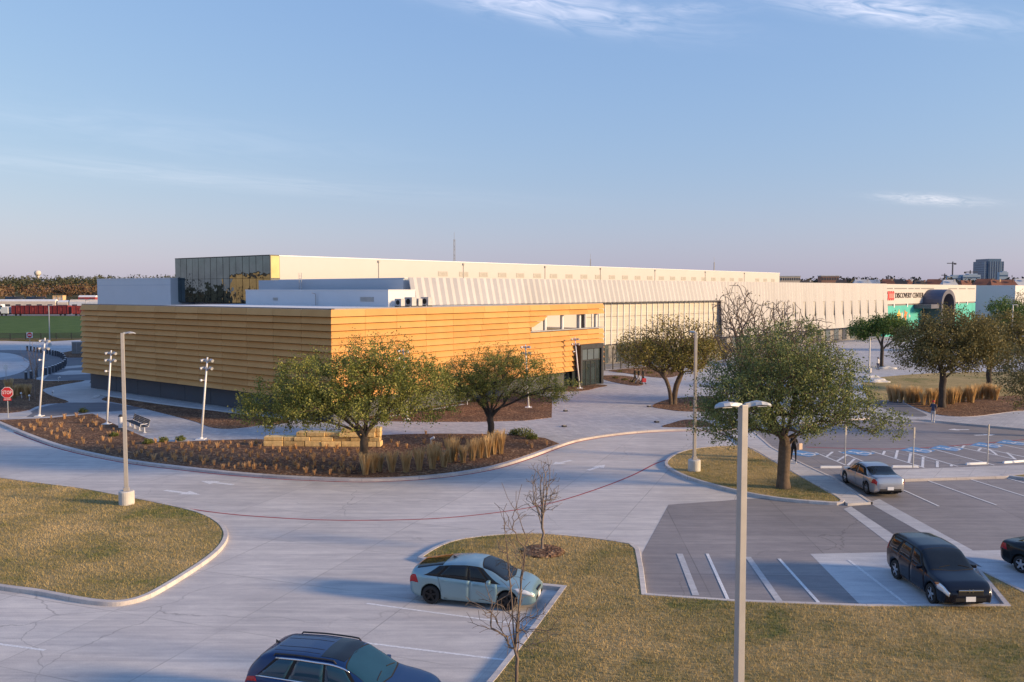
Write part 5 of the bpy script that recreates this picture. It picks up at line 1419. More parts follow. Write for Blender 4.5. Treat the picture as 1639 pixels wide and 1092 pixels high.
# bollards round the turning circle
bo = [(300, 292), (337, 298), (373, 306), (410, 311), (447, 314), (483, 318), (516, 326), (545, 335), (577, 346), (605, 351), (630, 357), (652, 364), (670, 374), (692, 388), (708, 410), (718, 440), (708, 462), (690, 482), (662, 500), (636, 512), (610, 526), (578, 534), (543, 550), (500, 560), (465, 568), (398, 584), (340, 600), (285, 612)]
bp_t = None
for i, (zx, zy) in enumerate(bo):
    loc = (*G(zx / 6.825, 520 + zy / 6.825), 0.13)
    if bp_t is None:
        bp_t = thing('bollard', '', 'bollard', loc, 0, 'bollards round the turning circle')
        m = MB(); m.lathe((0, 0, 0), [(0.19, 0), (0.19, 0.03), (0.155, 0.04), (0.155, 0.86), (0.13, 0.9)], 14); m.build('post', 'plinth', bp_t, world=False)
        m = MB(); m.lathe((0, 0, 0.9), [(0.135, 0), (0.135, 0.045), (0.10, 0.06)], 14); m.build('cap', 'sign_white', bp_t, world=False)
        o = bp_t
    else:
        o = copy_tree(bp_t); o.location = loc
    o['label'] = 'dark round bollard with pale cap, %s from the far end of the curved line' % ordn(i)
# benches
def bench(c, rz, L, label, metal):
    t = thing('bench', label, 'bench', (*c, 0.14), rz, 'benches on the plaza')
    for i in range(4):
        m = MB(); m.box((0, -0.20 + i * 0.13, 0.45), (L, 0.11, 0.04)); m.build('seat_slat', 'dark_metal', t, world=False)
    for i in range(4):
        m = MB(); m.box((0, 0.30 + i * 0.035, 0.56 + i * 0.11), (L, 0.03, 0.095)); m.build('back_slat', 'dark_metal', t, world=False)
    k = max(2, int(L / 1.2) + 1)
    for i in range(k):
        x_ = -L / 2 + 0.12 + i * (L - 0.24) / (k - 1)
        m = MB(); m.tube([(x_, 0.30, 0.42), (x_, 0.44, 0.96)], 0.03, 6); m.tube([(x_, -0.24, 0.42), (x_, 0.32, 0.42)], 0.03, 6); m.tube([(x_, 0.02, 0.0), (x_, 0.02, 0.42)], [0.05, 0.035], 8); m.lathe((x_, 0.02, 0), [(0.14, 0), (0.14, 0.02), (0.06, 0.04)], 10)
        if i in (0, k - 1): m.tube([(x_, -0.26, 0.62), (x_, 0.32, 0.66)], 0.025, 6); m.tube([(x_, -0.24, 0.42), (x_, -0.26, 0.62)], 0.025, 6)
        m.build('leg_frame', metal, t, world=False)
b0_, b1_ = Vector(G(205, 684)), Vector(G(234, 697)); dd = b1_ - b0_
bench((b0_ + b1_) / 2, math.atan2(dd.y, dd.x), min(4.2, dd.length), 'long dark-slatted bench with white legs on the paved path', 'white_paint_metal')
bench(G(160, 620), 0.25, 2.0, 'small black bench at the left end of the pavilion', 'dark_metal')
t = thing('litter_bin', 'narrow white litter bin with dark lid at the end of the long bench', 'litter bin', (*G(194, 688), 0.14))
m = MB(); m.lathe((0, 0, 0), [(0.17, 0), (0.19, 0.04), (0.19, 0.88)], 18); m.build('body', 'white_paint_metal', t, world=False)
m = MB(); m.lathe((0, 0, 0.88), [(0.20, 0), (0.20, 0.05), (0.10, 0.16)], 18); m.build('lid', 'dark_metal', t, world=False)
# signs
def text_part(txt, size, width, loc, mat, parent, ext=0.004):
    me = text_mesh(txt, size, ext)
    wx = max(v.co.x for v in me.vertices) - min(v.co.x for v in me.vertices)
    me.transform(Matrix.Translation(loc) @ Matrix.Rotation(math.pi / 2, 4, 'X') @ Matrix.Diagonal((width / wx, 1, 1, 1)))
    return link_mesh('lettering', me, mat, parent, False)
def plate(name, pts, th, y, mat, parent):
    m = MB(); n = len(pts)
    m.add([(x, y, z) for x, z in pts] + [(x, y + th, z) for x, z in pts], [tuple(range(n)), tuple(range(2 * n - 1, n - 1, -1))] + [(i, n + i, n + (i + 1) % n, (i + 1) % n) for i in range(n)])
    return m.build(name, mat, parent, world=False)
def ngon(n, r, cz, ph=0.0): return [(r * math.cos(ph + 2 * math.pi * i / n), cz + r * math.sin(ph + 2 * math.pi * i / n)) for i in range(n)]
def rect(w, h, cz): return [(-w / 2, cz - h / 2), (w / 2, cz - h / 2), (w / 2, cz + h / 2), (-w / 2, cz + h / 2)]
t = thing('stop_sign', 'red octagonal stop sign on a thin post at the left edge', 'sign', (*G(13, 672), 0.15), 0.12)
m = MB(); m.tube([(0, 0.03, 0), (0, 0.03, 2.6)], 0.035, 8); m.build('post', 'galvanised', t, world=False)
p_ = plate('sign_face', ngon(8, 0.50, 2.12, math.pi / 8), 0.012, -0.02, 'sign_white', t)
plate('sign_panel', ngon(8, 0.465, 2.12, math.pi / 8), 0.006, -0.027, 'sign_red', p_)
text_part('STOP', 0.42, 0.74, (0, -0.034, 2.12), 'sign_white', p_)
p_ = plate('sub_plate', rect(0.62, 0.2, 1.55), 0.01, -0.02, 'sign_red', t)
text_part('ALL WAY', 0.15, 0.5, (0, -0.026, 1.55), 'sign_white', p_)
t = thing('no_entry_sign', 'red and white no entry sign before the green bank', 'sign', (*G(48, 556), 0.15), 0.2)
m = MB(); m.tube([(0, 0.03, 0), (0, 0.03, 2.6)], 0.04, 8); m.build('post', 'galvanised', t, world=False)
p_ = plate('sign_face', rect(1.05, 1.0, 2.15), 0.012, -0.02, 'sign_white', t)
plate('red_disc', ngon(20, 0.47, 2.15), 0.006, -0.027, 'sign_red', p_); plate('white_bar', rect(0.66, 0.16, 2.15), 0.005, -0.033, 'sign_white', p_)
t = thing('blank_sign', 'small white rectangular sign above the bed left of the bollards', 'sign', (*G(10, 616), 0.15), 0.1)
m = MB(); m.tube([(0, 0.03, 0), (0, 0.03, 2.2)], 0.03, 8); m.build('post', 'galvanised', t, world=False)
plate('sign_face', rect(0.46, 0.58, 1.85), 0.01, -0.02, 'sign_white', t)
for px_, py_, lb in [(1353, 746, 'accessible parking sign post nearest the silver sedan'), (1462, 752, 'accessible parking sign post at the left end of the pavement strip'), (1581, 746, 'accessible parking sign post in the middle of the pavement strip'), (1641, 742, 'accessible parking sign post at the right edge')]:
    t = thing('bay_sign', lb, 'sign', (*G(px_, py_), 0.13), 0.9, 'accessible bay signs')
    m = MB(); m.tube([(0, 0.03, 0), (0, 0.03, 2.45)], 0.035, 8); m.build('post', 'galvanised', t, world=False)
    plate('sign_face', rect(0.32, 0.46, 2.2), 0.012, -0.012, 'sign_back', t); plate('sub_plate', rect(0.32, 0.16, 1.86), 0.012, -0.012, 'sign_back', t)
# wheel stops
for i, (x0, y0, x1, y1) in enumerate([(330, 518, 470, 518), (790, 515, 960, 515), (1265, 498, 1405, 492), (1505, 488, 1645, 478)]):
    a_, b_ = Vector(G(*z6(x0, y0))), Vector(G(*z6(x1, y1))); d_ = (b_ - a_).normalized(); n2 = Vector((-d_.y, d_.x)); c_ = (a_ + b_) / 2; hl = min(0.95, (b_ - a_).length / 2)
    m = MB(); P = lambda u, v, z: (c_.x + d_.x * u + n2.x * v, c_.y + d_.y * u + n2.y * v, z)
    m.add([P(-hl, -.09, 0), P(hl, -.09, 0), P(hl, .09, 0), P(-hl, .09, 0), P(-hl + .04, -.06, .13), P(hl - .04, -.06, .13), P(hl - .04, .06, .13), P(-hl + .04, .06, .13)], [(0, 3, 2, 1), (4, 5, 6, 7), (0, 1, 5, 4), (1, 2, 6, 5), (2, 3, 7, 6), (3, 0, 4, 7)])
    tag(m.build('wheel_stop', 'sign_white', bevel=0.015), ['white wheel stop in the leftmost accessible bay', 'white wheel stop right of the silver sedan', 'white wheel stop before the middle sign post', 'white wheel stop at the right edge of the accessible bays'][i], 'wheel stop', 'wheel stops')
# fixtures set in the plaza
for i, (px_, py_) in enumerate([(905, 661), (903, 686), (1039, 654), (1051, 679)]):
    t = thing('ground_box', ['small dark fixture in the paving beside the rectangular bed corner', 'small dark fixture in the paving near the curved kerb', 'small dark fixture in the paving left of the twin-stemmed oak', 'small dark fixture in the paving left of the small mulch wedge'][i], 'ground fixture', (*G(px_, py_), 0.13), 0.4, 'paving fixtures')
    m = MB(); m.box((0, 0, 0.06), (0.34, 0.3, 0.12)); m.build('box', 'dark_metal', t, world=False, bevel=0.02)
    m = MB(); m.box((0, 0, 0.135), (0.2, 0.16, 0.03)); m.build('lid', 'vent_dark', t, world=False)
for i, (px_, py_, lb) in enumerate([(35, 640, 'small white garden spotlight nearest the stop sign'), (47, 644, 'small white garden spotlight in the middle of the left bed'), (84, 637, 'small white garden spotlight by the curved pale path'), (94, 613, 'small white garden spotlight behind the leftmost pole'), (690, 716, 'white spotlight stake behind the feather grasses'), (748, 651, 'white spotlight stake beside the white gravel line')]):
    t = thing('garden_spotlight', lb, 'spotlight', (*G(px_, py_), BED_Z), 0.3 * i, 'bed spotlights')
    m = MB(); m.tube([(0, 0, 0), (0, 0, 0.38)], 0.03, 6); m.build('stake', 'white_paint_metal', t, world=False)
    m = MB(); m.tube([(0, 0.05, 0.38), (0.05, -0.22, 0.52)], [0.07, 0.10], 8); m.build('head', 'white_paint_metal', t, world=False)
# fence beside the entrance
fa, fbb = Vector((*G(968, 595), 0.13)), Vector((*G(1065, 586), 0.13)); fd = (fbb - fa); fl = fd.length; fd.normalize(); fn = Vector((-fd.y, fd.x, 0))
ft = thing('metal_fence', 'tall black metal fence right of the entrance portal', 'fence', fa)
np_ = 8
for i in range(np_ + 1):
    m = MB(); p = fa + fd * (fl * i / np_); m.box((p.x, p.y, 1.5 + 0.13), (0.12, 0.12, 3.0), math.atan2(fd.y, fd.x)); m.build('post', 'dark_metal', ft)
for z_ in (0.4, 1.7, 2.9):
    m = MB(); m.obox(fa + Vector((0, 0, z_)), fd * fl, fn * 0.04, (0, 0, 0.06)); m.build('rail', 'dark_metal', ft)
npk = int(fl / 0.22)
pm = None
for i in range(npk):
    p = fa + fd * (0.11 + i * 0.22) + fn * 0.05
    if pm is None:
        m = MB(); m.box((0, 0, 1.4), (0.035, 0.035, 2.7)); pm = m.mesh('picket'); pm.materials.append(MAT['dark_metal'])
    o = bpy.data.objects.new('picket', pm); COL.objects.link(o); o.parent = ft; o.location = p - fa + Vector((0, 0, 0.1))
strip([(fa.x + fd.x * -0.5, fa.y - 0.5), (fbb.x, fbb.y - 0.4)], 0.5, 0.20, 'path', 'sidewalk')['kind'] = 'structure'
# fence below the green bank
fa = Vector((-83, 190.5, 0.15)); fbb = Vector((-150, 180.5, 0.15)); fd = fbb - fa; fl = fd.length; fd.normalize(); fn = Vector((-fd.y, fd.x, 0))
ft = thing('rail_fence', 'low dark fence along the foot of the green bank', 'fence', fa)
for i in range(23):
    m = MB(); p = fa + fd * (fl * i / 22); m.box((p.x, p.y, 0.75), (0.12, 0.12, 1.4)); m.build('post', 'dark_metal', ft)
for i in range(5):
    m = MB(); m.obox(fa + Vector((0, 0, 0.25 + i * 0.25)), fd * fl, fn * 0.05, (0, 0, 0.12)); m.build('rail', 'dark_metal', ft)
# utility cabinets
for px_, py_, s_, lb in [(124, 567, (1.5, 1.2, 1.9), 'tall grey-green utility cabinet at the left end of the pavilion'), (133, 566, (1.6, 1.2, 1.5), 'low utility cabinet right of the taller one')]:
    x, y = G(px_, py_); t = thing('utility_cabinet', lb, 'cabinet', (x, y, 0.15), 0.3, 'utility cabinets')
    m = MB(); m.box((0, 0, s_[2] / 2), s_); m.build('case', 'plinth' if px_ > 130 else 'grey_metal', t, world=False, bevel=0.03)
    m = MB(); m.box((0, 0, s_[2] + 0.04), (s_[0] + 0.1, s_[1] + 0.1, 0.06)); m.build('top', 'galvanised', t, world=False)
    for sx in (-0.25, 0.25):
        m = MB(); m.box((sx * s_[0], -s_[1] / 2 - 0.012, s_[2] / 2), (s_[0] * 0.45, 0.02, s_[2] * 0.85)); d_ = m.build('door', 'trim_grey', t, world=False)
# boulders
for i, (px_, py_, r_) in enumerate([(1402, 614, 0.9), (1394, 606, 0.6), (1420, 592, 0.7)]):
    bm = bmesh.new(); bmesh.ops.create_icosphere(bm, subdivisions=3, radius=r_)
    for v in bm.verts:
        k = 1 + 0.16 * math.sin(v.co.x * 5 / r_ + i) * math.cos(v.co.y * 4 / r_) + 0.08 * math.sin(v.co.z * 9 / r_ + i * 2); v.co = Vector((v.co.x * 1.8 * k, v.co.y * k, max(-0.1, v.co.z * 0.45 * k)))
    me = bpy.data.meshes.new('boulder'); bm.to_mesh(me); bm.free()
    tag(link_mesh('boulder', me, 'gravel_white', None, True, (*G(px_, py_), 0.16)), ['flat pale boulder at the left end of the park lawn', 'smaller pale boulder behind the flat one on the park lawn', 'pale boulder right of the small round oak'][i], 'boulder', 'boulders on the park lawn')

# ================================================================== VEHICLES
def smooth_curve(ctrl, L):
    X = np.array([c[0] for c in ctrl]) * L - L / 2; Y = np.array([c[1] for c in ctrl])
    xs = np.linspace(-L / 2, L / 2, 400); ys = np.interp(xs, X, Y)
    k = np.hanning(23); k /= k.sum()
    yp = np.concatenate([np.full(11, ys[0]), ys, np.full(11, ys[-1])]); ys = np.convolve(yp, k, 'valid')
    return lambda x: float(np.interp(x, xs, ys))
class Car:
    def __init__(s, sp):
        s.sp = sp; L = s.L = sp['L']; s.hw0 = sp['W'] / 2
        s.top, s.belt = smooth_curve(sp['top'], L), smooth_curve(sp['belt'], L)
        s.hw = smooth_curve([(a, b * s.hw0) for a, b in sp['plan']], L)
        s.rw = smooth_curve([(a, b * s.hw0) for a, b in sp['roofw']], L)
        s.low = smooth_curve(sp['low'], L)
        s.xf, s.xr, s.wr = sp['xf'], sp['xr'], sp['wr']
        s.ra = s.wr + 0.055
    def arch(s, x):
        z = s.low(x)
        for xw in (s.xf, s.xr):
            d = abs(x - xw)
            if d < s.ra: z = max(z, s.wr + math.sqrt(s.ra ** 2 - d * d))
        return z
    def sec(s, x):
        lo, be, tp, hw, rw = s.arch(x), s.belt(x), s.top(x), s.hw(x), s.rw(x)
        tp = max(tp, be + 0.02)
        g = tp - be
        cab = min(1, g / 0.35)
        ey = rw * cab + hw * 0.86 * (1 - cab)
        pts = [(hw * 0.90, lo), (hw * 0.965, lo + 0.03), (hw * 0.99, lo + 0.30 * (be - lo)), (hw, lo + 0.62 * (be - lo)), (hw * 0.985, lo + 0.86 * (be - lo)), (hw * 0.945, be),
               (ey, be + g * (0.86 * cab + 0.55 * (1 - cab))), (ey * 0.86, be + g * (0.955 * cab + 0.8 * (1 - cab))), (ey * 0.5, be + g * 0.992), (0.0, tp)]
        return pts
    def S(s, x, v):
        """v: 0 sill .. 5 belt .. 6 roof rail .. 9 centre line; between belt and rail the glass is nearly flat"""
        p = s.sec(x); i = min(8, int(v)); t = v - i
        if i in (5,): a, b = p[5], p[6]; q = (a[0] + (b[0] - a[0]) * t + 0.018 * math.sin(math.pi * t), a[1] + (b[1] - a[1]) * t)
        else:
            lo_, hi_ = (0, 5) if i < 5 else (6, 9)
            P0, P1, P2, P3 = p[max(lo_, i - 1)], p[i], p[i + 1], p[min(hi_, i + 2)]
            if i == 8: P3 = (-p[8][0], p[8][1])
            q = tuple(0.5 * (2 * b + (c - a) * t + (2 * a - 5 * b + 4 * c - d) * t * t + (3 * b - a - 3 * c + d) * t ** 3) for a, b, c, d in zip(P0, P1, P2, P3))
        return Vector((x, max(0, q[0]), q[1]))
    def patch(s, name, xa, xb, va, vb, mat, parent, off=0.006, nx=10, nv=6, side=1, both=False, thick=True):
        """piece of the skin between stations xa..xb (each may be a pair: at va, at vb) and girth va..vb, stood off the body"""
        xa = xa if isinstance(xa, tuple) else (xa, xa); xb = xb if isinstance(xb, tuple) else (xb, xb)
        def pt(a, b, o_):
            v = va + (vb - va) * b; x0 = xa[0] + (xa[1] - xa[0]) * b; x1 = xb[0] + (xb[1] - xb[0]) * b
            x = x0 + (x1 - x0) * a; x = max(-s.L / 2 + 0.012, min(s.L / 2 - 0.012, x))
            p = s.S(x, v); e = 0.01
            du = s.S(min(s.L / 2, x + e), v) - s.S(max(-s.L / 2, x - e), v); dv = s.S(x, min(9, v + 0.02)) - s.S(x, max(0, v - 0.02))
            n = du.cross(dv)
            n = n.normalized() if n.length > 1e-9 else Vector((0, 1, 0))
            if n.y < -0.001 and n.z <= 0.2: n = -n
            if n.z < -0.3: n = -n
            return p + n * o_
        m = MB()
        sides = (1, -1) if both else (side,)
        for sd in sides:
            g = [[pt(i / nx, j / nv, off) for i in range(nx + 1)] for j in range(nv + 1)]
            vs = [(p.x, p.y * sd, p.z) for r_ in g for p in r_]; w = nx + 1
            fs = []
            for j in range(nv):
                for i in range(nx):
                    q = (j * w + i, j * w + i + 1, (j + 1) * w + i + 1, (j + 1) * w + i)
                    fs.append(q[::-1] if sd > 0 else q)
            if thick:
                k0 = len(vs)
                rim = [(j, i) for j, i in [(0, i) for i in range(nx + 1)] + [(j, nx) for j in range(1, nv + 1)] + [(nv, i) for i in range(nx - 1, -1, -1)] + [(j, 0) for j in range(nv - 1, 0, -1)]]
                for j, i in rim:
                    p = pt(i / nx, j / nv, -0.004); vs.append((p.x, p.y * sd, p.z))
                nr = len(rim)
                for a in range(nr):
                    b = (a + 1) % nr; j, i = rim[a]; j2, i2 = rim[b]
                    q = (j * w + i, k0 + a, k0 + b, j2 * w + i2); fs.append(q if sd < 0 else q[::-1])
            m.add(vs, fs)
        return m.build(name, mat, parent, world=False, smooth=True)
    def body(s, mat, parent):
        L = s.L; e = 0.13
        xs = list(np.linspace(-L / 2, -L / 2 + e, 7)[:-1]) + list(np.linspace(-L / 2 + e, L / 2 - e, int((L - 2 * e) / 0.035))) + list(np.linspace(L / 2 - e, L / 2, 7)[1:])
        vv = [0, .5, 1, 1.5, 2, 2.5, 3, 3.5, 4, 4.35, 4.7, 5, 5.25, 5.5, 5.75, 6, 6.3, 6.65, 7, 7.5, 8, 8.5, 9]
        m = MB(); vs = []; nv = len(vv)
        for x in xs:
            k = 1.0; d = (abs(x) - (L / 2 - e)) / e
            if d > 0: k = 0.80 + 0.20 * math.sqrt(max(0, 1 - d * d))
            zc = (s.low(x) + s.top(x)) / 2
            row = [s.S(x, v) for v in vv]
            row = [Vector((p.x, p.y * (0.90 + 0.10 * (k - 0.8) / 0.2), zc + (p.z - zc) * k)) for p in row]
            vs += [(p.x, -p.y, p.z) for p in row] + [(p.x, p.y, p.z) for p in row[::-1][1:]]
        w = 2 * nv - 1
        fs = [(i * w + k, i * w + k + 1, (i + 1) * w + k + 1, (i + 1) * w + k) for i in range(len(xs) - 1) for k in range(w - 1)]
        fs = [f[::-1] for f in fs]
        fs.append(tuple(range(w))); fs.append(tuple(range((len(xs) - 1) * w + w - 1, (len(xs) - 1) * w - 1, -1)))
        m.add(vs, fs)
        o = m.build('body', mat, parent, world=False, smooth=True)
        md = o.modifiers.new('edge', 'EDGE_SPLIT'); md.split_angle = R(50)
        m = MB(); lo = s.low(0)
        m.obox((-L / 2 + 0.25, -s.hw0 * 0.80, lo + 0.02), (L - 0.5, 0, 0), (0, s.hw0 * 1.60, 0), (0, 0, 0.5)); m.build('underbody', 'black_gap', parent, world=False)
        return o
def wheel(parent, x, y, r, sd, w=0.205, rim='rim', spokes=5, hub='rim'):
    m = MB()
    m.lathe((0, 0, 0), [(r * 0.66, -w / 2), (r * 0.93, -w / 2), (r, -w / 2 + 0.03), (r, w / 2 - 0.03), (r * 0.93, w / 2), (r * 0.66, w / 2), (r * 0.64, 0), (r * 0.66, -w / 2)], 28, 'Y', cap=False)
    o = m.build('wheel', 'tyre', parent, world=False, smooth=False); o.location = (x, y, r)
    m = MB(); yf = sd * (w / 2 - 0.015)
    for k in range(spokes):
        a = 2 * math.pi * k / spokes + 0.3; c, s_ = math.cos(a), math.sin(a); px, pz = -s_, c
        w0, w1 = 0.045, 0.032
        q = [(c * .04 + px * w0, s_ * .04 + pz * w0), (c * r * .66 + px * w1, s_ * r * .66 + pz * w1), (c * r * .66 - px * w1, s_ * r * .66 - pz * w1), (c * .04 - px * w0, s_ * .04 - pz * w0)]
        m.add([(a_, yf, b_) for a_, b_ in q] + [(a_, yf - sd * 0.04, b_) for a_, b_ in q], [(0, 1, 2, 3), (0, 4, 5, 1), (1, 5, 6, 2), (2, 6, 7, 3), (3, 7, 4, 0)])
    m.lathe((0, yf - sd * 0.03, 0), [(r * 0.69, 0), (r * 0.69, sd * 0.032), (r * 0.62, sd * 0.032), (r * 0.62, 0)], 28, 'Y', cap=False)
    m.lathe((0, yf - sd * 0.02, 0), [(0.065, 0), (0.06, sd * 0.03)], 12, 'Y')
    m.build('rim', rim, o, world=False)
    m = MB(); m.lathe((0, yf - sd * 0.06, 0), [(r * 0.62, 0), (r * 0.62, sd * 0.008)], 20, 'Y'); m.build('brake_disc', 'black_gap', o, world=False)
def car(label, name, sp, P_rear, P_front, side, paintm, rim='rim', glass='car_glass', rails=False, chrome_line=False, plate_rear=True, centre=None, heading=None, z=0.01):
    c = Car(sp)
    if centre is None:
        a, b = Vector(P_rear), Vector(P_front); d = (b - a).normalized(); nl = Vector((-d.y, d.x))
        mid = (a + b) / 2 + nl * (c.hw0 - 0.02) * side - d * (c.xf + c.xr) / 2
        hd = math.atan2(d.y, d.x)
    else: mid, hd = Vector(centre), heading
    t = thing(name, label, 'car', (mid.x, mid.y, z), hd, 'parked cars')
    c.body(paintm, t); L = c.L; W_ = sp['win']
    for sd in (1, -1):
        for x in (c.xf, c.xr): wheel(t, x, sd * (c.hw0 - 0.13), c.wr, sd, rim=rim)
        # doors: seam strip under, panel over, handle on the panel
        for (xa, xb) in sp['doors']:
            c.patch('door_seam', (xa[0] - .007, xa[1] - .007), (xb[0] + .007, xb[1] + .007), 0.6, 4.98, 'black_gap', t, 0.002, 8, 8, sd, thick=False)
            d_ = c.patch('door', xa, xb, 0.68, 4.93, paintm, t, 0.005, 10, 12, sd)
            hx = xa[1] + 0.10
            m = MB(); p = c.S(hx + 0.1, 4.15); m.box((hx + 0.09, sd * (p.y + 0.018), p.z), (0.19, 0.025, 0.03)); m.build('handle', 'chrome' if chrome_line else paintm, d_, world=False, bevel=0.008)
        for (xa, xb) in W_['side']:
            c.patch('window', xa, xb, 5.06, 5.90, glass, t, 0.006, 8, 4, sd)
        c.patch('window_frame', W_['frame'][0], W_['frame'][1], 4.99, 5.97, 'black_gap', t, 0.003, 14, 4, sd, thick=False)
        if chrome_line:
            fa_, fb_ = W_['frame']
            for va_, vb_ in ((4.985, 5.06), (5.92, 5.99)):
                lx = lambda q, v: q[0] + (q[1] - q[0]) * (v - 4.99) / 0.98
                c.patch('chrome_strip', (lx(fa_, va_), lx(fa_, vb_)), (lx(fb_, va_), lx(fb_, vb_)), va_, vb_, 'chrome', t, 0.010, 14, 1, sd)
        # mirror
        mx = W_['mirror']; p = c.S(mx, 5.05)
        m = MB(); m.box((mx + 0.02, sd * (p.y + 0.13), p.z + 0.05), (0.13, 0.20, 0.13)); mm = m.build('mirror', paintm, t, world=False, bevel=0.035)
        m = MB(); m.box((mx - 0.05, sd * (p.y + 0.13), p.z + 0.05), (0.01, 0.15, 0.09)); m.build('mirror_glass', 'car_glass', mm, world=False)
        hl = sp['head']; c.patch('headlight', hl[0], hl[1], hl[2], hl[3], 'lamp_clear', t, 0.008, 8, 4, sd)
        if 'amber' in sp: am = sp['amber']; c.patch('indicator', am[0], am[1], am[2], am[3], 'lamp_amber', t, 0.010, 4, 3, sd)
        tl = sp['tail']; c.patch('tail_light', tl[0], tl[1], tl[2], tl[3], 'lamp_red', t, 0.008, 6, 4, sd)
        if rails:
            m = MB(); pts = []
            for q in np.linspace(sp['rail'][0], sp['rail'][1], 9):
                p = c.S(q, 6.35); pts.append((p.x, sd * p.y, p.z + 0.05))
            p0, p1 = pts[0], pts[-1]; pts = [(p0[0] - .05, p0[1], p0[2] - .06)] + pts + [(p1[0] + .07, p1[1], p1[2] - .07)]
            m.tube(pts, 0.022, 6); m.build('roof_rail', 'plastic_black', t, world=False)
        c.patch('sill_trim', c.xr + c.ra + 0.04, c.xf - c.ra - 0.04, 0.05, 0.5, 'plastic_black' if sp.get('clad') else paintm, t, 0.004, 10, 2, sd)
    ws = W_['front']; c.patch('windscreen', ws[0], ws[1], 6.15, 9, glass, t, 0.006, 8, 10, both=True, thick=False)
    c.patch('windscreen_seal', (ws[0][0] - .03, ws[0][1] - .03), (ws[1][0] + .04, ws[1][1] + .03), 6.03, 9, 'black_gap', t, 0.003, 8, 10, both=True, thick=False)
    for sg in (1, -1):
        xa_ = ws[1][0] - 0.02
        m = MB(); pts = [c.S(xa_ + 0.03 - 0.11 * q / 6, 7.2 + 0.28 * q + (0.6 if sg < 0 else 0)) for q in range(5)]
        m.tube([(p.x, sg * p.y, p.z + 0.014) for p in pts], 0.011, 5); m.build('wiper', 'black_gap', t, world=False)
    rs_ = W_['rear']; c.patch('rear_window', rs_[0], rs_[1], 6.15, 9, glass, t, 0.007, 8, 10, both=True, thick=False)
    if 'sunroof' in W_: c.patch('sunroof', W_['sunroof'][0], W_['sunroof'][1], 7.2, 9, 'car_glass', t, 0.005, 8, 6, both=True, thick=False)
    if 'roofline' in W_:
        for v_ in (7.6, 8.3): c.patch('roof_groove', W_['roofline'][0], W_['roofline'][1], v_, v_ + 0.05, 'black_gap', t, 0.003, 10, 1, both=True, thick=False)
    if W_.get('fin'):
        fx = W_['fin']; zt = c.top(fx); m = MB(); m.add([(fx - .09, -.03, zt - .005), (fx + .10, 0, zt - .005), (fx - .09, .03, zt - .005), (fx - .10, 0, zt + .075)], [(0, 1, 3), (1, 2, 3), (2, 0, 3), (0, 2, 1)]); m.build('antenna', 'plastic_black', t, world=False)
    # front and rear fittings
    xe = L / 2; zb = c.low(xe - .05)
    gz = sp['grille']
    m = MB(); m.box((xe - 0.012, 0, gz[0]), (0.035, gz[2], gz[1])); m.build('grille', 'black_gap', t, world=False, bevel=0.01)
    if gz[3]:
        m = MB(); m.box((xe + 0.004, 0, gz[0] + gz[1] * 0.30), (0.03, gz[2] * 0.96, 0.055)); gb = m.build('grille_bar', 'chrome', t, world=False, bevel=0.008)
        m = MB(); m.box((xe + 0.02, -0.055, gz[0] + gz[1] * 0.3), (0.016, 0.022, 0.12)); m.box((xe + 0.02, 0.055, gz[0] + gz[1] * 0.3), (0.016, 0.022, 0.12)); m.box((xe + 0.02, 0, gz[0] + gz[1] * 0.3), (0.014, 0.09, 0.022)); m.build('emblem', 'chrome', gb, world=False)
    m = MB(); m.box((xe - 0.02, 0, zb + 0.13), (0.05, c.hw0 * 1.15, 0.12)); m.build('lower_intake', 'black_gap', t, world=False, bevel=0.01)
    for sx, zz in ((xe + 0.005, sp['plate'][0]), (-xe - 0.012, sp['plate'][1])):
        m = MB(); m.box((sx, 0, zz), (0.014, 0.33, 0.165)); m.build('number_plate', 'sign_white', t, world=False)
    m = MB(); m.box((-xe + 0.01, 0, c.low(-xe + .05) + 0.10), (0.05, c.hw0 * 1.3, 0.11)); m.build('rear_valance', 'plastic_black', t, world=False, bevel=0.01)
    if sp.get('spoiler'):
        sx, sz = sp['spoiler']; m = MB(); m.obox((sx - 0.22, -0.55, sz), (0.30, 0, 0.0), (0, 1.1, 0), (-0.04, 0, 0.035)); m.build('spoiler', paintm, t, world=False, bevel=0.012)
    return t
plan = [(0, .80), (.04, .91), (.12, .985), (.5, 1.0), (.82, .985), (.92, .93), (.97, .85), (1, .74)]
roofw = [(0, .74), (.15, .76), (.35, .80), (.6, .79), (.75, .82), (.85, .86), (1, .8)]
low = [(0, .34), (.05, .24), (.12, .20), (.88, .19), (.96, .22), (1, .28)]
hatch = dict(L=4.46, W=1.745, wr=.315, xf=1.29, xr=-1.41, plan=plan, roofw=[(0, .70), (.12, .70), (.35, .76), (.6, .76), (.75, .80), (.85, .86), (1, .8)], low=low,
    top=[(0, .84), (.012, 1.10), (.04, 1.19), (.18, 1.31), (.34, 1.44), (.46, 1.49), (.56, 1.475), (.66, 1.33), (.78, 1.03), (.82, .97), (.92, .84), (.97, .72), (1, .58)],
    belt=[(0, .80), (.02, .98), (.1, .99), (.35, .955), (.6, .90), (.76, .87), (.86, .82), (.94, .73), (1, .56)],
    doors=[((-1.02, -1.16), (-.06, -.02)), ((-.02, .03), (1.0, .93))],
    win=dict(side=[((-1.12, -.78), (-.10, -.12)), ((-.02, -.05), (.66, .22)), ((.74, .34), (.98, .38)), ((-1.62, -1.1), (-1.22, -.92))], frame=((-1.68, -1.15), (1.08, .42)), mirror=.66,
             front=((.47, .30), (1.22, 1.38)), rear=((-1.95, -1.98), (-1.02, -.98)), fin=-.75),
    head=((1.50, 1.70), (2.20, 2.19), 3.4, 4.85), tail=((-2.20, -2.20), (-1.86, -1.98), 3.1, 4.9), grille=(.62, .07, .5, False), plate=(.42, .72))
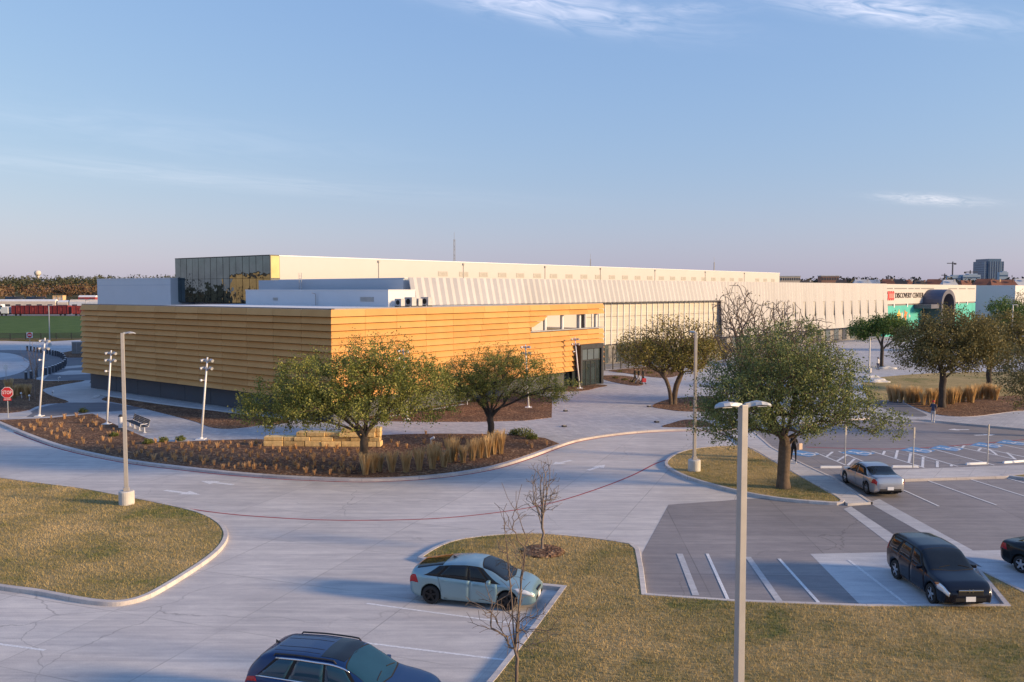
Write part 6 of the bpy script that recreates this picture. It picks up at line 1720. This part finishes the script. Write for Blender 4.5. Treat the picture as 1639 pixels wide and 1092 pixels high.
sedan = dict(L=4.58, W=1.755, wr=.315, xf=1.34, xr=-1.30, plan=plan, roofw=[(0, .80), (.1, .82), (.2, .74), (.35, .78), (.55, .78), (.7, .80), (.85, .86), (1, .8)], low=low,
    top=[(0, .72), (.012, 1.0), (.03, 1.06), (.14, 1.10), (.20, 1.17), (.31, 1.40), (.42, 1.465), (.53, 1.455), (.62, 1.30), (.73, 1.03), (.78, .97), (.92, .83), (.97, .72), (1, .56)],
    belt=[(0, .70), (.02, .96), (.14, .985), (.35, .955), (.6, .91), (.73, .88), (.86, .81), (.94, .72), (1, .54)],
    doors=[((-1.0, -1.12), (-.12, -.08)), ((-.08, -.03), (.92, .84))],
    win=dict(side=[((-1.10, -.74), (-.17, -.19)), ((-.09, -.12), (.74, .16))], frame=((-1.42, -.92), (.90, .30)), mirror=.60,
             front=((.18, .05), (.98, 1.12)), rear=((-1.62, -1.72), (-.90, -.86))),
    head=((1.58, 1.74), (2.08, 2.12), 3.4, 4.85), tail=((-2.25, -2.25), (-1.88, -1.98), 3.2, 4.8), grille=(.60, .07, .5, False), plate=(.40, .50))
suv = dict(L=4.52, W=1.82, wr=.345, xf=1.30, xr=-1.32, clad=True, plan=[(0, .84), (.04, .93), (.12, .985), (.5, 1.0), (.84, .985), (.93, .93), (.975, .86), (1, .76)], roofw=[(0, .74), (.15, .77), (.4, .80), (.6, .79), (.72, .82), (.85, .88), (1, .82)],
    low=[(0, .42), (.05, .32), (.12, .26), (.88, .25), (.96, .28), (1, .34)],
    top=[(0, .80), (.008, 1.06), (.03, 1.28), (.075, 1.58), (.12, 1.635), (.30, 1.68), (.50, 1.665), (.58, 1.58), (.66, 1.34), (.735, 1.12), (.78, 1.07), (.92, .97), (.975, .84), (1, .66)],
    belt=[(0, .78), (.02, 1.02), (.1, 1.07), (.35, 1.06), (.6, 1.02), (.74, .99), (.86, .93), (.95, .84), (1, .64)],
    doors=[((-1.0, -1.14), (-.14, -.10)), ((-.10, -.06), (.92, .84))],
    win=dict(side=[((-1.10, -.86), (-.19, -.20)), ((-.12, -.14), (.72, .30)), ((-1.92, -1.72), (-1.22, -.98))], frame=((-2.0, -1.85), (.88, .42)), mirror=.62,
             front=((.34, .22), (1.0, 1.16)), rear=((-2.20, -2.22), (-1.95, -1.93))),
    head=((1.66, 1.80), (2.235, 2.225), 3.15, 4.9), amber=((1.58, 1.72), (1.70, 1.80), 3.3, 4.7), tail=((-2.22, -2.2), (-2.0, -2.02), 4.1, 5.6), grille=(.70, .20, .86, True), plate=(.48, .85))
big = dict(L=4.86, W=1.90, wr=.37, xf=1.42, xr=-1.38, clad=True, plan=suv['plan'], roofw=suv['roofw'], low=suv['low'], rail=(-1.55, .05),
    top=[(0, .85), (.008, 1.10), (.03, 1.30), (.09, 1.60), (.14, 1.68), (.32, 1.72), (.50, 1.70), (.57, 1.62), (.66, 1.36), (.735, 1.14), (.78, 1.08), (.92, .98), (.975, .84), (1, .66)],
    belt=[(0, .80), (.02, 1.06), (.1, 1.12), (.35, 1.09), (.6, 1.05), (.74, 1.02), (.86, .95), (.95, .85), (1, .64)],
    doors=[((-1.05, -1.18), (-.14, -.10)), ((-.10, -.06), (.98, .90))],
    win=dict(side=[((-1.12, -.92), (-.19, -.20)), ((-.12, -.14), (.80, .36)), ((-1.95, -1.45), (-1.22, -1.02))], frame=((-2.05, -1.52), (.98, .48)), mirror=.72,
             front=((.42, .28), (1.08, 1.26)), rear=((-2.36, -2.38), (-2.02, -1.98)), sunroof=((-.35, -.38), (.28, .32)), roofline=(-1.7, -.42), fin=-1.85),
    head=((1.75, 1.95), (2.24, 2.28), 3.3, 4.85), tail=((-2.38, -2.38), (-2.0, -2.05), 4.0, 5.0), grille=(.70, .26, .8, True), plate=(.46, .85))
car('pale teal-blue hatchback with black wheels parked by the grass island', 'hatchback_car', hatch, G(687.7, 967.5), G(812, 979), 1, 'car_teal', rim='rim_black')
car('silver sedan seen from behind beside the pavement', 'sedan_car', sedan, G(1386.8, 792), G(1350, 773), -1, 'car_silver', z=0.02)
car('dark navy sport utility car with bright headlights facing the camera', 'utility_car', suv, G(1432, 927), G(1487, 966), 1, 'car_navy', z=0.015)
car('deep blue sport utility car with roof rails cut off by the bottom edge', 'utility_car', big, None, None, 1, 'car_blue', glass='car_glass_sky', rails=True, chrome_line=True, centre=(-4.25, 21.75), heading=R(-15))
car('black sedan with red tail light cut off by the right edge', 'sedan_car', sedan, (19.35, 32.9), (20.45, 30.3), 1, 'car_black', z=0.02)

# ================================================================== PEOPLE
def person(label, x, y, z, heading, h, mats, stride=0.0, arms=((0.05, 0.0), (-0.05, 0.0)), cap=None, bag=None, lean=0.0):
    """mats: skin, top, trousers, shoes; arms: (forward swing, elbow bend) left and right, in radians. Local +X is forward"""
    t = thing('person', label, 'person', (x, y, z), heading, 'people on foot')
    k = h / 1.75
    V, E, Rd = [], [], []
    def add(p, r, q=None):
        V.append((p[0] * k, p[1] * k, p[2] * k)); Rd.append((r * k, r * k * 0.92))
        if q is not None: E.append((q, len(V) - 1))
        return len(V) - 1
    pel = add((0, 0, .96), .135)
    wst = add((.01 + lean * .1, 0, 1.10), .125, pel); ch = add((.01 + lean * .28, 0, 1.30), .15, wst); nb = add((lean * .42, 0, 1.45), .085, ch); nk = add((lean * .46, 0, 1.51), .058, nb)
    hd = add((lean * .5 + .012, 0, 1.58), .085, nk); hd2 = add((lean * .5 + .015, 0, 1.66), .098, hd); add((lean * .5, 0, 1.735), .06, hd2)
    for sd, sg in ((1, 1), (-1, -1)):
        f = stride * sg
        hip = add((0, .095 * sd, .90), .098, pel)
        kn = add((.42 * math.sin(f) + .03, .10 * sd, .49 + .02 * abs(f)), .065, hip)
        bk = min(f, 0) * 0.9
        an = add((.42 * math.sin(f) + .42 * math.sin(f + bk), .10 * sd, .10 + (.10 * abs(bk))), .043, kn)
        he = add((V[an][0] / k - .02, .10 * sd, max(.045, V[an][2] / k - .055)), .045, an); add((V[an][0] / k + .15, .115 * sd, max(.035, V[an][2] / k - .065)), .036, he)
        sw, el = arms[0 if sd > 0 else 1]
        sh = add((lean * .40, .165 * sd, 1.41), .070, nb)
        ex, ez = lean * .40 + .29 * math.sin(sw), 1.41 - .29 * math.cos(sw)
        eb = add((ex, .215 * sd, ez), .047, sh)
        wx, wz = ex + .25 * math.sin(sw + el), ez - .25 * math.cos(sw + el)
        wr = add((wx, .215 * sd, wz), .030, eb)
        dx, dz = math.sin(sw + el + .1), -math.cos(sw + el + .1)
        pm_ = add((wx + dx * .07, .215 * sd, wz + dz * .07), .034, wr)
        for i, (ln, of) in enumerate(((.075, .03), (.085, .01), (.08, -.01), (.062, -.028))):
            f1 = add((wx + dx * (.09 + ln * .5) + .01, .215 * sd - of * .2, wz + dz * (.09 + ln * .5)), .009, pm_); add((wx + dx * (.09 + ln) + .02, .21 * sd - of * .25, wz + dz * (.09 + ln)), .008, f1)
        add((wx + dx * .08 + .045, .205 * sd, wz + dz * .08), .010, pm_)
    me = bpy.data.meshes.new('body'); me.from_pydata(V, E, []); me.update()
    o = bpy.data.objects.new('body', me); COL.objects.link(o)
    o.modifiers.new('skin', 'SKIN')
    for i, sv in enumerate(me.skin_vertices[0].data): sv.radius = Rd[i]; sv.use_root = (i == 0)
    ss = o.modifiers.new('sub', 'SUBSURF'); ss.levels = ss.render_levels = 2
    me2 = bpy.data.meshes.new_from_object(o.evaluated_get(bpy.context.evaluated_depsgraph_get()))
    bpy.data.objects.remove(o)
    me2.materials.clear()
    for mname in mats: me2.materials.append(MAT[mname])
    idx = []
    for p in me2.polygons:
        c = p.center / k
        arm = abs(c.y) > .185 and c.z > .45
        if c.z > 1.475 and not arm: i = 0
        elif arm: i = 1 if c.z > (1.41 - .42) and c.x < .12 else 0
        elif c.z > .93: i = 1
        elif c.z > .115: i = 2
        else: i = 3
        idx.append(i)
    me2.polygons.foreach_set('material_index', idx); me2.polygons.foreach_set('use_smooth', [True] * len(idx))
    b = link_mesh('body', me2, mats[0], t, False)
    hx = (lean * .5) * k
    # hair or cap, and the face
    m = MB(); m.lathe((hx - .012 * k, 0, 1.665 * k), [(.104 * k, -.05 * k), (.112 * k, .0), (.105 * k, .05 * k), (.07 * k, .088 * k), (.02 * k, .10 * k)], 16); m.build('cap' if cap else 'hair', cap or 'hair', t, world=False, smooth=True)
    if cap: m = MB(); m.box((hx + .13 * k, 0, 1.665 * k), (.12 * k, .15 * k, .012)); m.build('cap_peak', cap, t, world=False)
    m = MB(); m.lathe((hx + .098 * k, 0, 1.60 * k), [(.008, -.012), (.016, .0), (.006, .03)], 8)
    m.lathe((hx + .004 * k, .098 * k, 1.61 * k), [(.012, -.02), (.018, .0), (.012, .02)], 6); m.lathe((hx + .004 * k, -.098 * k, 1.61 * k), [(.012, -.02), (.018, .0), (.012, .02)], 6); m.build('face_features', 'skin', t, world=False)
    m = MB(); m.box((hx + .094 * k, .033 * k, 1.625 * k), (.012, .022, .010)); m.box((hx + .094 * k, -.033 * k, 1.625 * k), (.012, .022, .010)); m.box((hx + .092 * k, 0, 1.555 * k), (.014, .045, .010)); m.build('eyes_and_mouth', 'hair', t, world=False)
    return t
def carried(name, label, cat, pts_box, mat, loc, rz, strap=None):
    t = thing(name, label, cat, loc, rz)
    m = MB(); m.box(*pts_box); m.build('body', mat, t, world=False, bevel=0.04)
    m = MB(); m.tube(strap or [(-.1, 0, .3), (-.06, 0, .42), (.06, 0, .42), (.1, 0, .3)], 0.012, 6); m.build('strap', mat, t, world=False)
    return t
gx, gy = G(1270, 744)
person('person in black top and trousers walking on the pavement behind the oak trunk', gx, gy, 0.14, -1.75, 1.78, ['skin', 'cloth_black', 'cloth_black', 'cloth_white'], 0.28, ((-0.35, 0.9), (0.5, 1.5)))
carried('shoulder_bag', 'pale bag held by the walker behind the oak trunk', 'bag', ((0, 0, 0.2), (0.2, 0.34, 0.4)), 'cloth_tan', (gx + 0.25, gy - 0.32, 1.0), -1.0)
gx, gy = G(1493, 679)
person('person in red cap, blue-grey top and pale trousers near the tan grasses', gx, gy, 0.14, 0.9, 1.78, ['skin', 'cloth_navy', 'cloth_grey', 'cloth_white'], 0.1, ((0.5, 1.3), (0.2, 0.6)), cap='cloth_red')
for i, (px_, py_, hd_, lb, mt) in enumerate([(1016, 614.5, -0.1, 'leftmost of three dark-clothed people walking from the entrance', ['skin', 'cloth_black', 'cloth_black', 'cloth_black']), (1022, 616, 0.0, 'middle one of three dark-clothed people walking from the entrance', ['skin', 'cloth_black', 'cloth_grey', 'cloth_black']), (1029, 617, -0.2, 'rightmost of three dark-clothed people, beside a red bag', ['skin', 'cloth_black', 'cloth_black', 'cloth_black'])]):
    gx, gy = G(px_, py_); person(lb, gx, gy, 0.13, hd_, 1.72 + 0.05 * i, mt, 0.3 * (-1) ** i, ((0.3, 0.3), (-0.3, 0.2)))
carried('red_bag', 'red bag carried low by the rightmost of the three walkers', 'bag', ((0, 0, 0.2), (0.5, 0.24, 0.44)), 'cloth_red', (gx + 0.05, gy - 0.38, 0.42), 0.2)
gx, gy = G(1405, 594)
person('person in white top standing left of the small round oak', gx, gy, 0.14, -1.2, 1.7, ['skin', 'cloth_white', 'cloth_navy', 'cloth_black'], 0.05)

# ================================================================== FAR THINGS
# railway yard
def rail_car(label, px0, px1, Y, z0, z1, kind, mats):
    x0, x1 = (px0 - 819.5) / FOC * Y, (px1 - 819.5) / FOC * Y; L = x1 - x0; hw = 1.5; c = (x0 + x1) / 2
    t = thing('rail_car', label, 'rail car', (c, Y, 0.18), 0, 'rolling stock in the yard')
    m = MB(); m.box((0, 0, 0.75), (L - 0.4, 2.2, 0.35)); m.build('frame', 'dark_metal', t, world=False)
    for sx in (-1, 1):
        for k_ in (-0.9, 0.9):
            m = MB(); m.lathe((sx * (L / 2 - 2.4) + k_, -1.0, 0.46), [(0.44, -0.08), (0.44, 0.08)], 14, 'Y'); m.build('wheel', 'dark_metal', t, world=False)
    zb, zt = z0, z1
    if kind == 'gondola':
        m = MB(); m.box((0, 0, (zb + zt) / 2), (L, 2 * hw, zt - zb)); bd = m.build('body', mats[0], t, world=False)
        n = int(L / 1.9)
        for i in range(n + 1):
            m = MB(); m.box((-L / 2 + 0.12 + i * (L - 0.24) / n, -hw - 0.07, (zb + zt) / 2), (0.16, 0.12, zt - zb)); m.build('rib', mats[0], t, world=False)
        m = MB(); m.box((0, 0, zt + 0.06), (L + 0.1, 2 * hw + 0.2, 0.10)); m.build('top_rail', mats[0], t, world=False)
        for i in range(4):
            m = MB(); m.box((-L / 2 + (i + 0.5) * L / 4 + 0.2, -hw - 0.02, (zb + zt) / 2 + 0.1), (0.9, 0.02, (zt - zb) * 0.45)); m.build('panel', mats[1], t, world=False)
    elif kind == 'coach':
        m = MB(); m.box((0, 0, (zb + zt) / 2 - 0.2), (L, 2 * hw, zt - zb - 0.4)); m.build('body', mats[0], t, world=False, bevel=0.12)
        m = MB(); m.tube([(-L / 2 + 0.1, 0, zt - 0.95), (L / 2 - 0.1, 0, zt - 0.95)], 1.42, 20); m.build('roof', mats[1], t, world=False, smooth=False)
        n = max(2, int(L / 4.4))
        for i in range(n):
            m = MB(); m.box((-L / 2 + (i + 0.5) * L / n, -hw - 0.015, zb + (zt - zb) * 0.55), (2.2, 0.04, 0.85)); m.build('window', 'window_dark', t, world=False)
        m = MB(); m.box((0, -hw - 0.012, zb + 0.4), (L, 0.03, 0.5)); m.build('stripe', mats[2], t, world=False)
    elif kind == 'loco':
        m = MB(); m.box((-L * 0.1, 0, (zb + zt) / 2), (L * 0.8, 2 * hw, zt - zb)); m.build('body', mats[0], t, world=False, bevel=0.15)
        m = MB(); m.box((L * 0.38, 0, zb + (zt - zb) * 0.36), (L * 0.2, 2 * hw, (zt - zb) * 0.72)); m.build('nose', mats[0], t, world=False, bevel=0.2)
        m = MB(); m.box((-L * 0.1, -hw - 0.02, zb + (zt - zb) * 0.62), (L * 0.8, 0.04, 0.9)); m.build('stripe', mats[1], t, world=False)
        m = MB(); m.box((-L * 0.05, -hw - 0.03, zb + 0.45), (L * 0.7, 0.05, 0.9)); m.build('skirt', 'plinth', t, world=False)
        m = MB(); m.box((L * 0.3, -hw - 0.03, zt - 0.8), (1.2, 0.05, 0.7)); m.build('window', 'window_dark', t, world=False)
    else:
        m = MB(); m.tube([(-L / 2 + 0.4, 0, (zb + zt) / 2), (-L / 2 + 0.8, 0, (zb + zt) / 2), (L / 2 - 0.8, 0, (zb + zt) / 2), (L / 2 - 0.4, 0, (zb + zt) / 2)], [0.7, (zt - zb) / 2, (zt - zb) / 2, 0.7], 18); m.build('tank', mats[0], t, world=False, smooth=True)
        m = MB(); m.lathe((0, 0, zt - 0.1), [(0.6, 0), (0.6, 0.5)], 14); m.build('dome', mats[0], t, world=False)
rail_car('blue and white locomotive at the left edge of the yard', -45, 18, 358, 0.9, 4.7, 'loco', ['rail_white', 'rail_blue'])
rail_car('long dark red gondola wagon with ribbed sides', 22, 112, 358, 0.9, 4.1, 'gondola', ['rail_red', 'rail_red_light'])
rail_car('brighter red gondola wagon beside the pavilion end', 118, 190, 358, 0.9, 4.0, 'gondola', ['rail_red_light', 'rail_red'])
rail_car('long cream passenger coach behind the red wagons', -60, 92, 384, 1.3, 6.0, 'coach', ['rail_cream', 'rail_white', 'rail_blue'])
rail_car('short cream coach behind the gap between the red wagons', 95, 112, 384, 1.3, 5.6, 'coach', ['rail_cream', 'rail_white', 'rail_cream'])
rail_car('white coach running behind the pavilion end', 114, 200, 384, 1.3, 5.9, 'coach', ['rail_white', 'rail_cream', 'rail_white'])
rail_car('black tank wagon behind the cream coach', 8, 40, 408, 4.2, 7.4, 'tank', ['dark_metal'])
rail_car('second black tank wagon behind the cream coach', 42, 75, 408, 4.4, 7.4, 'tank', ['dark_metal'])
rail_car('tan wagon behind the cream coach at its right end', 88, 104, 408, 4.4, 7.9, 'gondola', ['house_gold', 'rail_cream'])
rail_car('red and white coach roof showing beside the pale wing', 128, 156, 408, 4.4, 7.6, 'coach', ['rail_red_light', 'rail_white', 'rail_white'])
# woods
def wood(name, label, xr, yr, n, hgt, rad, leaf, seed, quads=46, qs=1.0, base=0.0):
    rg = np.random.default_rng(seed)
    x = rg.uniform(xr[0], xr[1], n); y = rg.uniform(yr[0], yr[1], n); z = terrain(x, y)
    h = rg.uniform(hgt[0], hgt[1], n); r = rg.uniform(rad[0], rad[1], n)
    d = rg.normal(size=(n, quads, 3)); d /= np.linalg.norm(d, axis=2)[:, :, None]
    rr = rg.random((n, quads, 1)) ** 0.4
    c = d * rr * np.stack([r, r, h * 0.42], 1)[:, None, :] + np.stack([x, y, z + h * 0.56], 1)[:, None, :]
    V, Fq = leaf_quads(c.reshape(-1, 3), qs, rg, 1.3, 0.6)
    o = fast_mesh(name, V, Fq, leaf)
    return tag(o, label, 'woodland', kind='stuff')
wood('woodland', 'dark green wood along the left horizon', (-760, -150), (640, 900), 1100, (9, 14.5), (4, 8), 'far_leaf', 1, 60, 1.1)
wood('brush', 'reddish brown leafless thicket below the left wood', (-560, -130), (560, 660), 520, (6, 10), (2.5, 5), 'far_brush', 2, 44, 1.1)
wood('scrub', 'low dry scrub between the thicket and the railway', (-400, -100), (428, 545), 420, (0.8, 2.2), (1.5, 4), 'far_brush', 3, 16, 0.8)
wood('woodland', 'dark wood along the right horizon behind the white row', (120, 900), (430, 760), 950, (7, 12), (4, 7), 'far_leaf_dark', 4, 44, 1.4)
wood('woodland', 'distant wood closing the horizon', (-900, 1500), (1000, 1300), 700, (9, 14), (7, 12), 'far_leaf_dark', 5, 36, 2.6)
wood('woodland', 'row of dark trees among the houses beyond the white row', (95, 330), (345, 395), 110, (10.5, 13.6), (2.2, 4), 'far_leaf_dark', 8, 70, 0.8)
wood('hedge', 'trees and brush behind the fence by the entrance', (16, 40), (126, 134), 26, (2.5, 3.6), (1.2, 1.8), 'oak_leaf_brown', 6, 150, 0.22)
# the parking lots and low buildings on the left that the mirror glass looks at
for i, (x, y, w_, d_, h_, wm, lb) in enumerate([(-190, 118, 26, 30, 15, 'house_gold', 'yellow brick commercial block west of the site'), (-205, 78, 30, 30, 14, 'house_brick', 'red brick commercial block west of the site'), (-185, 165, 24, 34, 12, 'house_pale', 'pale commercial block west of the site')]):
    t = thing('commercial_block', lb, 'building', (x, y, 0), 0.05, 'blocks west of the site')
    m = MB(); m.box((0, 0, h_ / 2), (w_, d_, h_)); m.build('wall', wm, t, world=False)
    m = MB(); m.box((0, 0, h_ + 0.3), (w_ + 0.6, d_ + 0.6, 0.6)); m.build('roof', 'roof_shingle', t, world=False)
    for j in range(6):
        for q in range(2):
            m = MB(); m.box((w_ / 2 + 0.03, -d_ / 2 + (j + 0.5) * d_ / 6, 2.4 + q * 4), (0.1, 3.2, 2.2)); m.build('window', 'window_dark', t, world=False)
wood('woodland', 'dark trees west of the site', (-260, -165), (60, 200), 26, (12, 17), (3, 5.5), 'far_leaf_dark', 9, 90, 1.0)
# town on the right
def house(px, py_top, Y, w, label, wm, rm, rise=0.45, dep=9.0, rz=0.0):
    p = at(px, py_top, Y); z0 = float(terrain(np.array(p.x), np.array(Y))); H_ = max(3.0, p.z - z0); wh = H_ * (1 - rise)
    t = thing('house', label, 'house', (p.x, Y, z0), rz, 'houses beyond the white row')
    m = MB(); m.box((0, 0, wh / 2), (w, dep, wh)); m.build('wall', wm, t, world=False)
    m = MB(); a, b = w / 2 + 0.4, dep / 2 + 0.4
    m.add([(-a, -b, wh), (a, -b, wh), (a, b, wh), (-a, b, wh), (-a * 0.45, 0, H_), (a * 0.45, 0, H_)], [(0, 1, 5, 4), (2, 3, 4, 5), (1, 2, 5), (3, 0, 4), (0, 3, 2, 1)]); rf = m.build('roof', rm, t, world=False)
    m = MB(); m.box((a * 0.3, -b * 0.3, H_ * 0.98), (0.6, 0.6, 1.0)); m.build('chimney', wm, rf, world=False)
    m = MB(); g_ = w * 0.18; m.add([(-g_ - w * .2, -b - .05, wh - .4), (g_ - w * .2, -b - .05, wh - .4), (-w * .2, -b - .05, wh + g_ * 1.3), (-g_ - w * .2, 0, wh - .4), (g_ - w * .2, 0, wh - .4), (-w * .2, 0, wh + g_ * 1.3)], [(0, 1, 2), (0, 2, 5, 3), (1, 4, 5, 2), (3, 5, 4)]); m.build('gable', wm, t, world=False)
    for j in range(3):
        m = MB(); m.box((-w / 2 + (j + 0.5) * w / 3, -dep / 2 - 0.03, wh - 1.6), (w * 0.13, 0.08, 1.4)); m.build('window', 'window_dark', t, world=False)
hs = [(1290, 449, 420, 10, 'house_pale', 'roof_shingle', 'pale house left of the brown office block'), (1347, 448, 430, 9, 'house_brick', 'roof_shingle', 'brick house right of the brown office block'), (1380, 447.5, 440, 14, 'house_pale', 'roof_light', 'pale house with light roof above the end of the ribbed wall'), (1397, 448, 470, 12, 'house_pale', 'roof_light', 'light-roofed house left of the emblem'), (1421, 447, 400, 9, 'house_gold', 'roof_rust', 'small golden house above the red emblem'),
      (1441, 447, 410, 9, 'house_pale', 'roof_shingle', 'white gabled house above the lettering'), (1452, 448, 430, 9, 'house_pale', 'roof_rust', 'white house right of the gabled one'), (1472, 449, 420, 10, 'house_brick', 'roof_shingle', 'brick house above the vaulted hood'), (1495, 447, 420, 12, 'house_brick', 'roof_rust', 'red-roofed house right of the vaulted hood'), (1519, 448, 390, 10, 'house_pale', 'roof_light', 'bright white gabled house left of the glass tower'),
      (1545, 449, 430, 10, 'house_brick', 'roof_rust', 'brick house below the construction cranes'), (1578, 446.5, 380, 15, 'house_gold', 'roof_rust', 'large golden house with rust roof before the glass tower'), (1592, 448, 375, 8, 'house_gold', 'roof_rust', 'golden house beside the large one'), (1612, 448, 400, 12, 'house_brick', 'roof_rust', 'red-roofed house right of the glass tower'), (1634, 446, 420, 11, 'house_pale', 'roof_light', 'light-roofed house at the right edge')]
for px_, py_, Y, w_, wm, rm, lb in hs: house(px_, py_, Y, w_, lb, wm, rm, rz=random.uniform(-0.3, 0.3))
def office(px0, px1, py, Y, label, wm, rows, cols):
    a_, b_ = at(px0, py, Y), at(px1, py, Y); z0 = float(terrain(np.array(a_.x), np.array(Y))); w = b_.x - a_.x; h = a_.z - z0
    t = thing('office_block', label, 'building', ((a_.x + b_.x) / 2, Y, z0), 0, 'offices beyond the hall')
    m = MB(); m.box((0, 0, h / 2), (w, w * 0.6, h)); m.build('wall', wm, t, world=False)
    m = MB(); m.box((0, 0, h + 0.25), (w + 0.6, w * 0.6 + 0.6, 0.5)); m.build('roof', 'roof_light', t, world=False)
    for r_ in range(rows):
        for c_ in range(cols):
            m = MB(); m.box((-w / 2 + (c_ + 0.5) * w / cols, -w * 0.3 - 0.03, h - 1.6 - r_ * 3.4), (w / cols * 0.62, 0.1, 1.6)); m.build('window', 'window_dark', t, world=False)
office(1246, 1278, 443, 560, 'low cream office block just right of the hall roof', 'office_cream', 3, 9)
office(1312, 1340, 442.5, 560, 'brown low office block with columns on the skyline', 'house_brick', 2, 7)
# glass tower
tw = at(1582, 415, 2400); z0 = 8.0
t = thing('glass_tower', 'tall blue glass tower on the right horizon', 'tower', (tw.x, 2400, z0), 0.1)
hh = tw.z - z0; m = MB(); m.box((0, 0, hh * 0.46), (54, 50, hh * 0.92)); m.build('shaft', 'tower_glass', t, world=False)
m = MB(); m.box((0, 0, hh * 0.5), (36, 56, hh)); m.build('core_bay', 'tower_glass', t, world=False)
for i in range(9):
    m = MB(); m.box((-27 + i * 6.75, -25.5 if abs(-27 + i * 6.75) > 18 else -28.5, hh * 0.46), (1.3, 1.2, hh * 0.92)); m.build('fin', 'tower_edge', t, world=False)
for i in range(12):
    m = MB(); m.box((0, 0, (i + 1) * hh * 0.92 / 13), (54.6, 50.6, 0.9)); m.build('floor_band', 'tower_edge', t, world=False)
def far_block(px0, px1, py, Y, label, mat, step=False):
    a_, b_ = at(px0, py, Y), at(px1, py, Y); w = b_.x - a_.x; h = a_.z - 8
    t = thing('far_block', label, 'building', ((a_.x + b_.x) / 2, Y, 8), 0, 'pale blocks on the skyline')
    m = MB(); m.box((0, 0, h / 2), (w, w * 0.5, h)); m.build('wall', mat, t, world=False)
    m = MB(); m.box((w * 0.1, 0, h + 1.5), (w * 0.5, w * 0.4, 3)); m.build('roof_house', mat, t, world=False)
    for i in range(4):
        m = MB(); m.box((0, -w * 0.25 - 0.1, h * (i + 0.6) / 4.4), (w * 0.94, 0.3, h * 0.08)); m.build('window_band', 'tower_glass', t, world=False)
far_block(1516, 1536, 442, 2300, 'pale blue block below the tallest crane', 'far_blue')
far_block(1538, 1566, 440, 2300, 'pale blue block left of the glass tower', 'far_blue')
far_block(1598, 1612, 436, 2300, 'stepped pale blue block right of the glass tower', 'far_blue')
def crane(px, py, Y, jib, label, back=0.3):
    p = at(px, py, Y); z0 = 8.0; H_ = p.z - z0
    t = thing('tower_crane', label, 'crane', (p.x, Y, z0), 0, 'construction cranes')
    m = MB(); m.box((0, 0, H_ / 2), (2.6, 2.6, H_)); m.build('mast', 'plinth', t, world=False)
    m = MB(); m.box((jib * (1 - back) / 2 * -1, 0, H_ - 1), (abs(jib) * (1 - back) , 1.6, 2.0)); m.build('jib', 'plinth', t, world=False)
    m = MB(); m.box((jib * back / 2, 0, H_ - 1), (abs(jib) * back, 1.8, 2.2)); m.box((jib * back, 0, H_ - 2.4), (5, 3, 4.5)); m.build('counter_jib', 'plinth', t, world=False)
    m = MB(); m.box((0, 0, H_ + 1.5), (2.2, 2.2, 4)); m.build('cab', 'plinth', t, world=False)
crane(1525, 421, 2350, 22, 'tall construction crane on the right skyline'); crane(1553, 435, 2350, -34, 'construction crane just left of the glass tower', 0.4); crane(1512, 440, 2350, 12, 'short construction crane left of the tall one')
# masts
def mast(px, py, Y, label, r=0.35, z0=0.0):
    p = at(px, py, Y); t = thing('radio_mast', label, 'mast', (p.x, Y, z0), 0, 'masts on the skyline')
    H_ = p.z - z0; m = MB()
    for k_ in range(3):
        a_ = k_ * 2.094; m.tube([(r * math.cos(a_), r * math.sin(a_), 0), (r * 0.8 * math.cos(a_), r * 0.8 * math.sin(a_), H_)], 0.09, 5)
    n = int(H_ / 1.1)
    for i in range(n):
        a_, b_ = i % 3 * 2.094, (i + 1) % 3 * 2.094; m.tube([(r * math.cos(a_), r * math.sin(a_), i * 1.1), (r * math.cos(b_), r * math.sin(b_), (i + 1) * 1.1)], 0.05, 4)
    m.build('lattice', 'trim_grey', t, world=False)
    m = MB(); m.tube([(0, 0, H_), (0, 0, H_ + 2.5)], 0.05, 5); m.build('antenna', 'trim_grey', t, world=False)
mast(727, 383, 330, 'lattice radio mast rising behind the hall roof'); mast(945, 415, 420, 'thin mast behind the middle of the hall roof', 0.22); mast(1143, 420, 430, 'thin mast behind the right part of the hall roof', 0.22)
p = at(60, 433, 1500)
t = thing('water_tower', 'pinkish water tower above the left wood', 'water tower', (p.x, 1500, 10))
hh = p.z - 10; m = MB(); m.lathe((0, 0, 0), [(2.2, 0), (2.0, hh - 12), (3.2, hh - 9)], 16); m.build('stem', 'house_pale', t, world=False, smooth=True)
m = MB(); m.lathe((0, 0, hh - 9), [(3.2, 0), (5.2, 2.5), (5.4, 6), (3.5, 8.5), (0.5, 9.2)], 18); m.build('tank', 'house_pale', t, world=False, smooth=True)
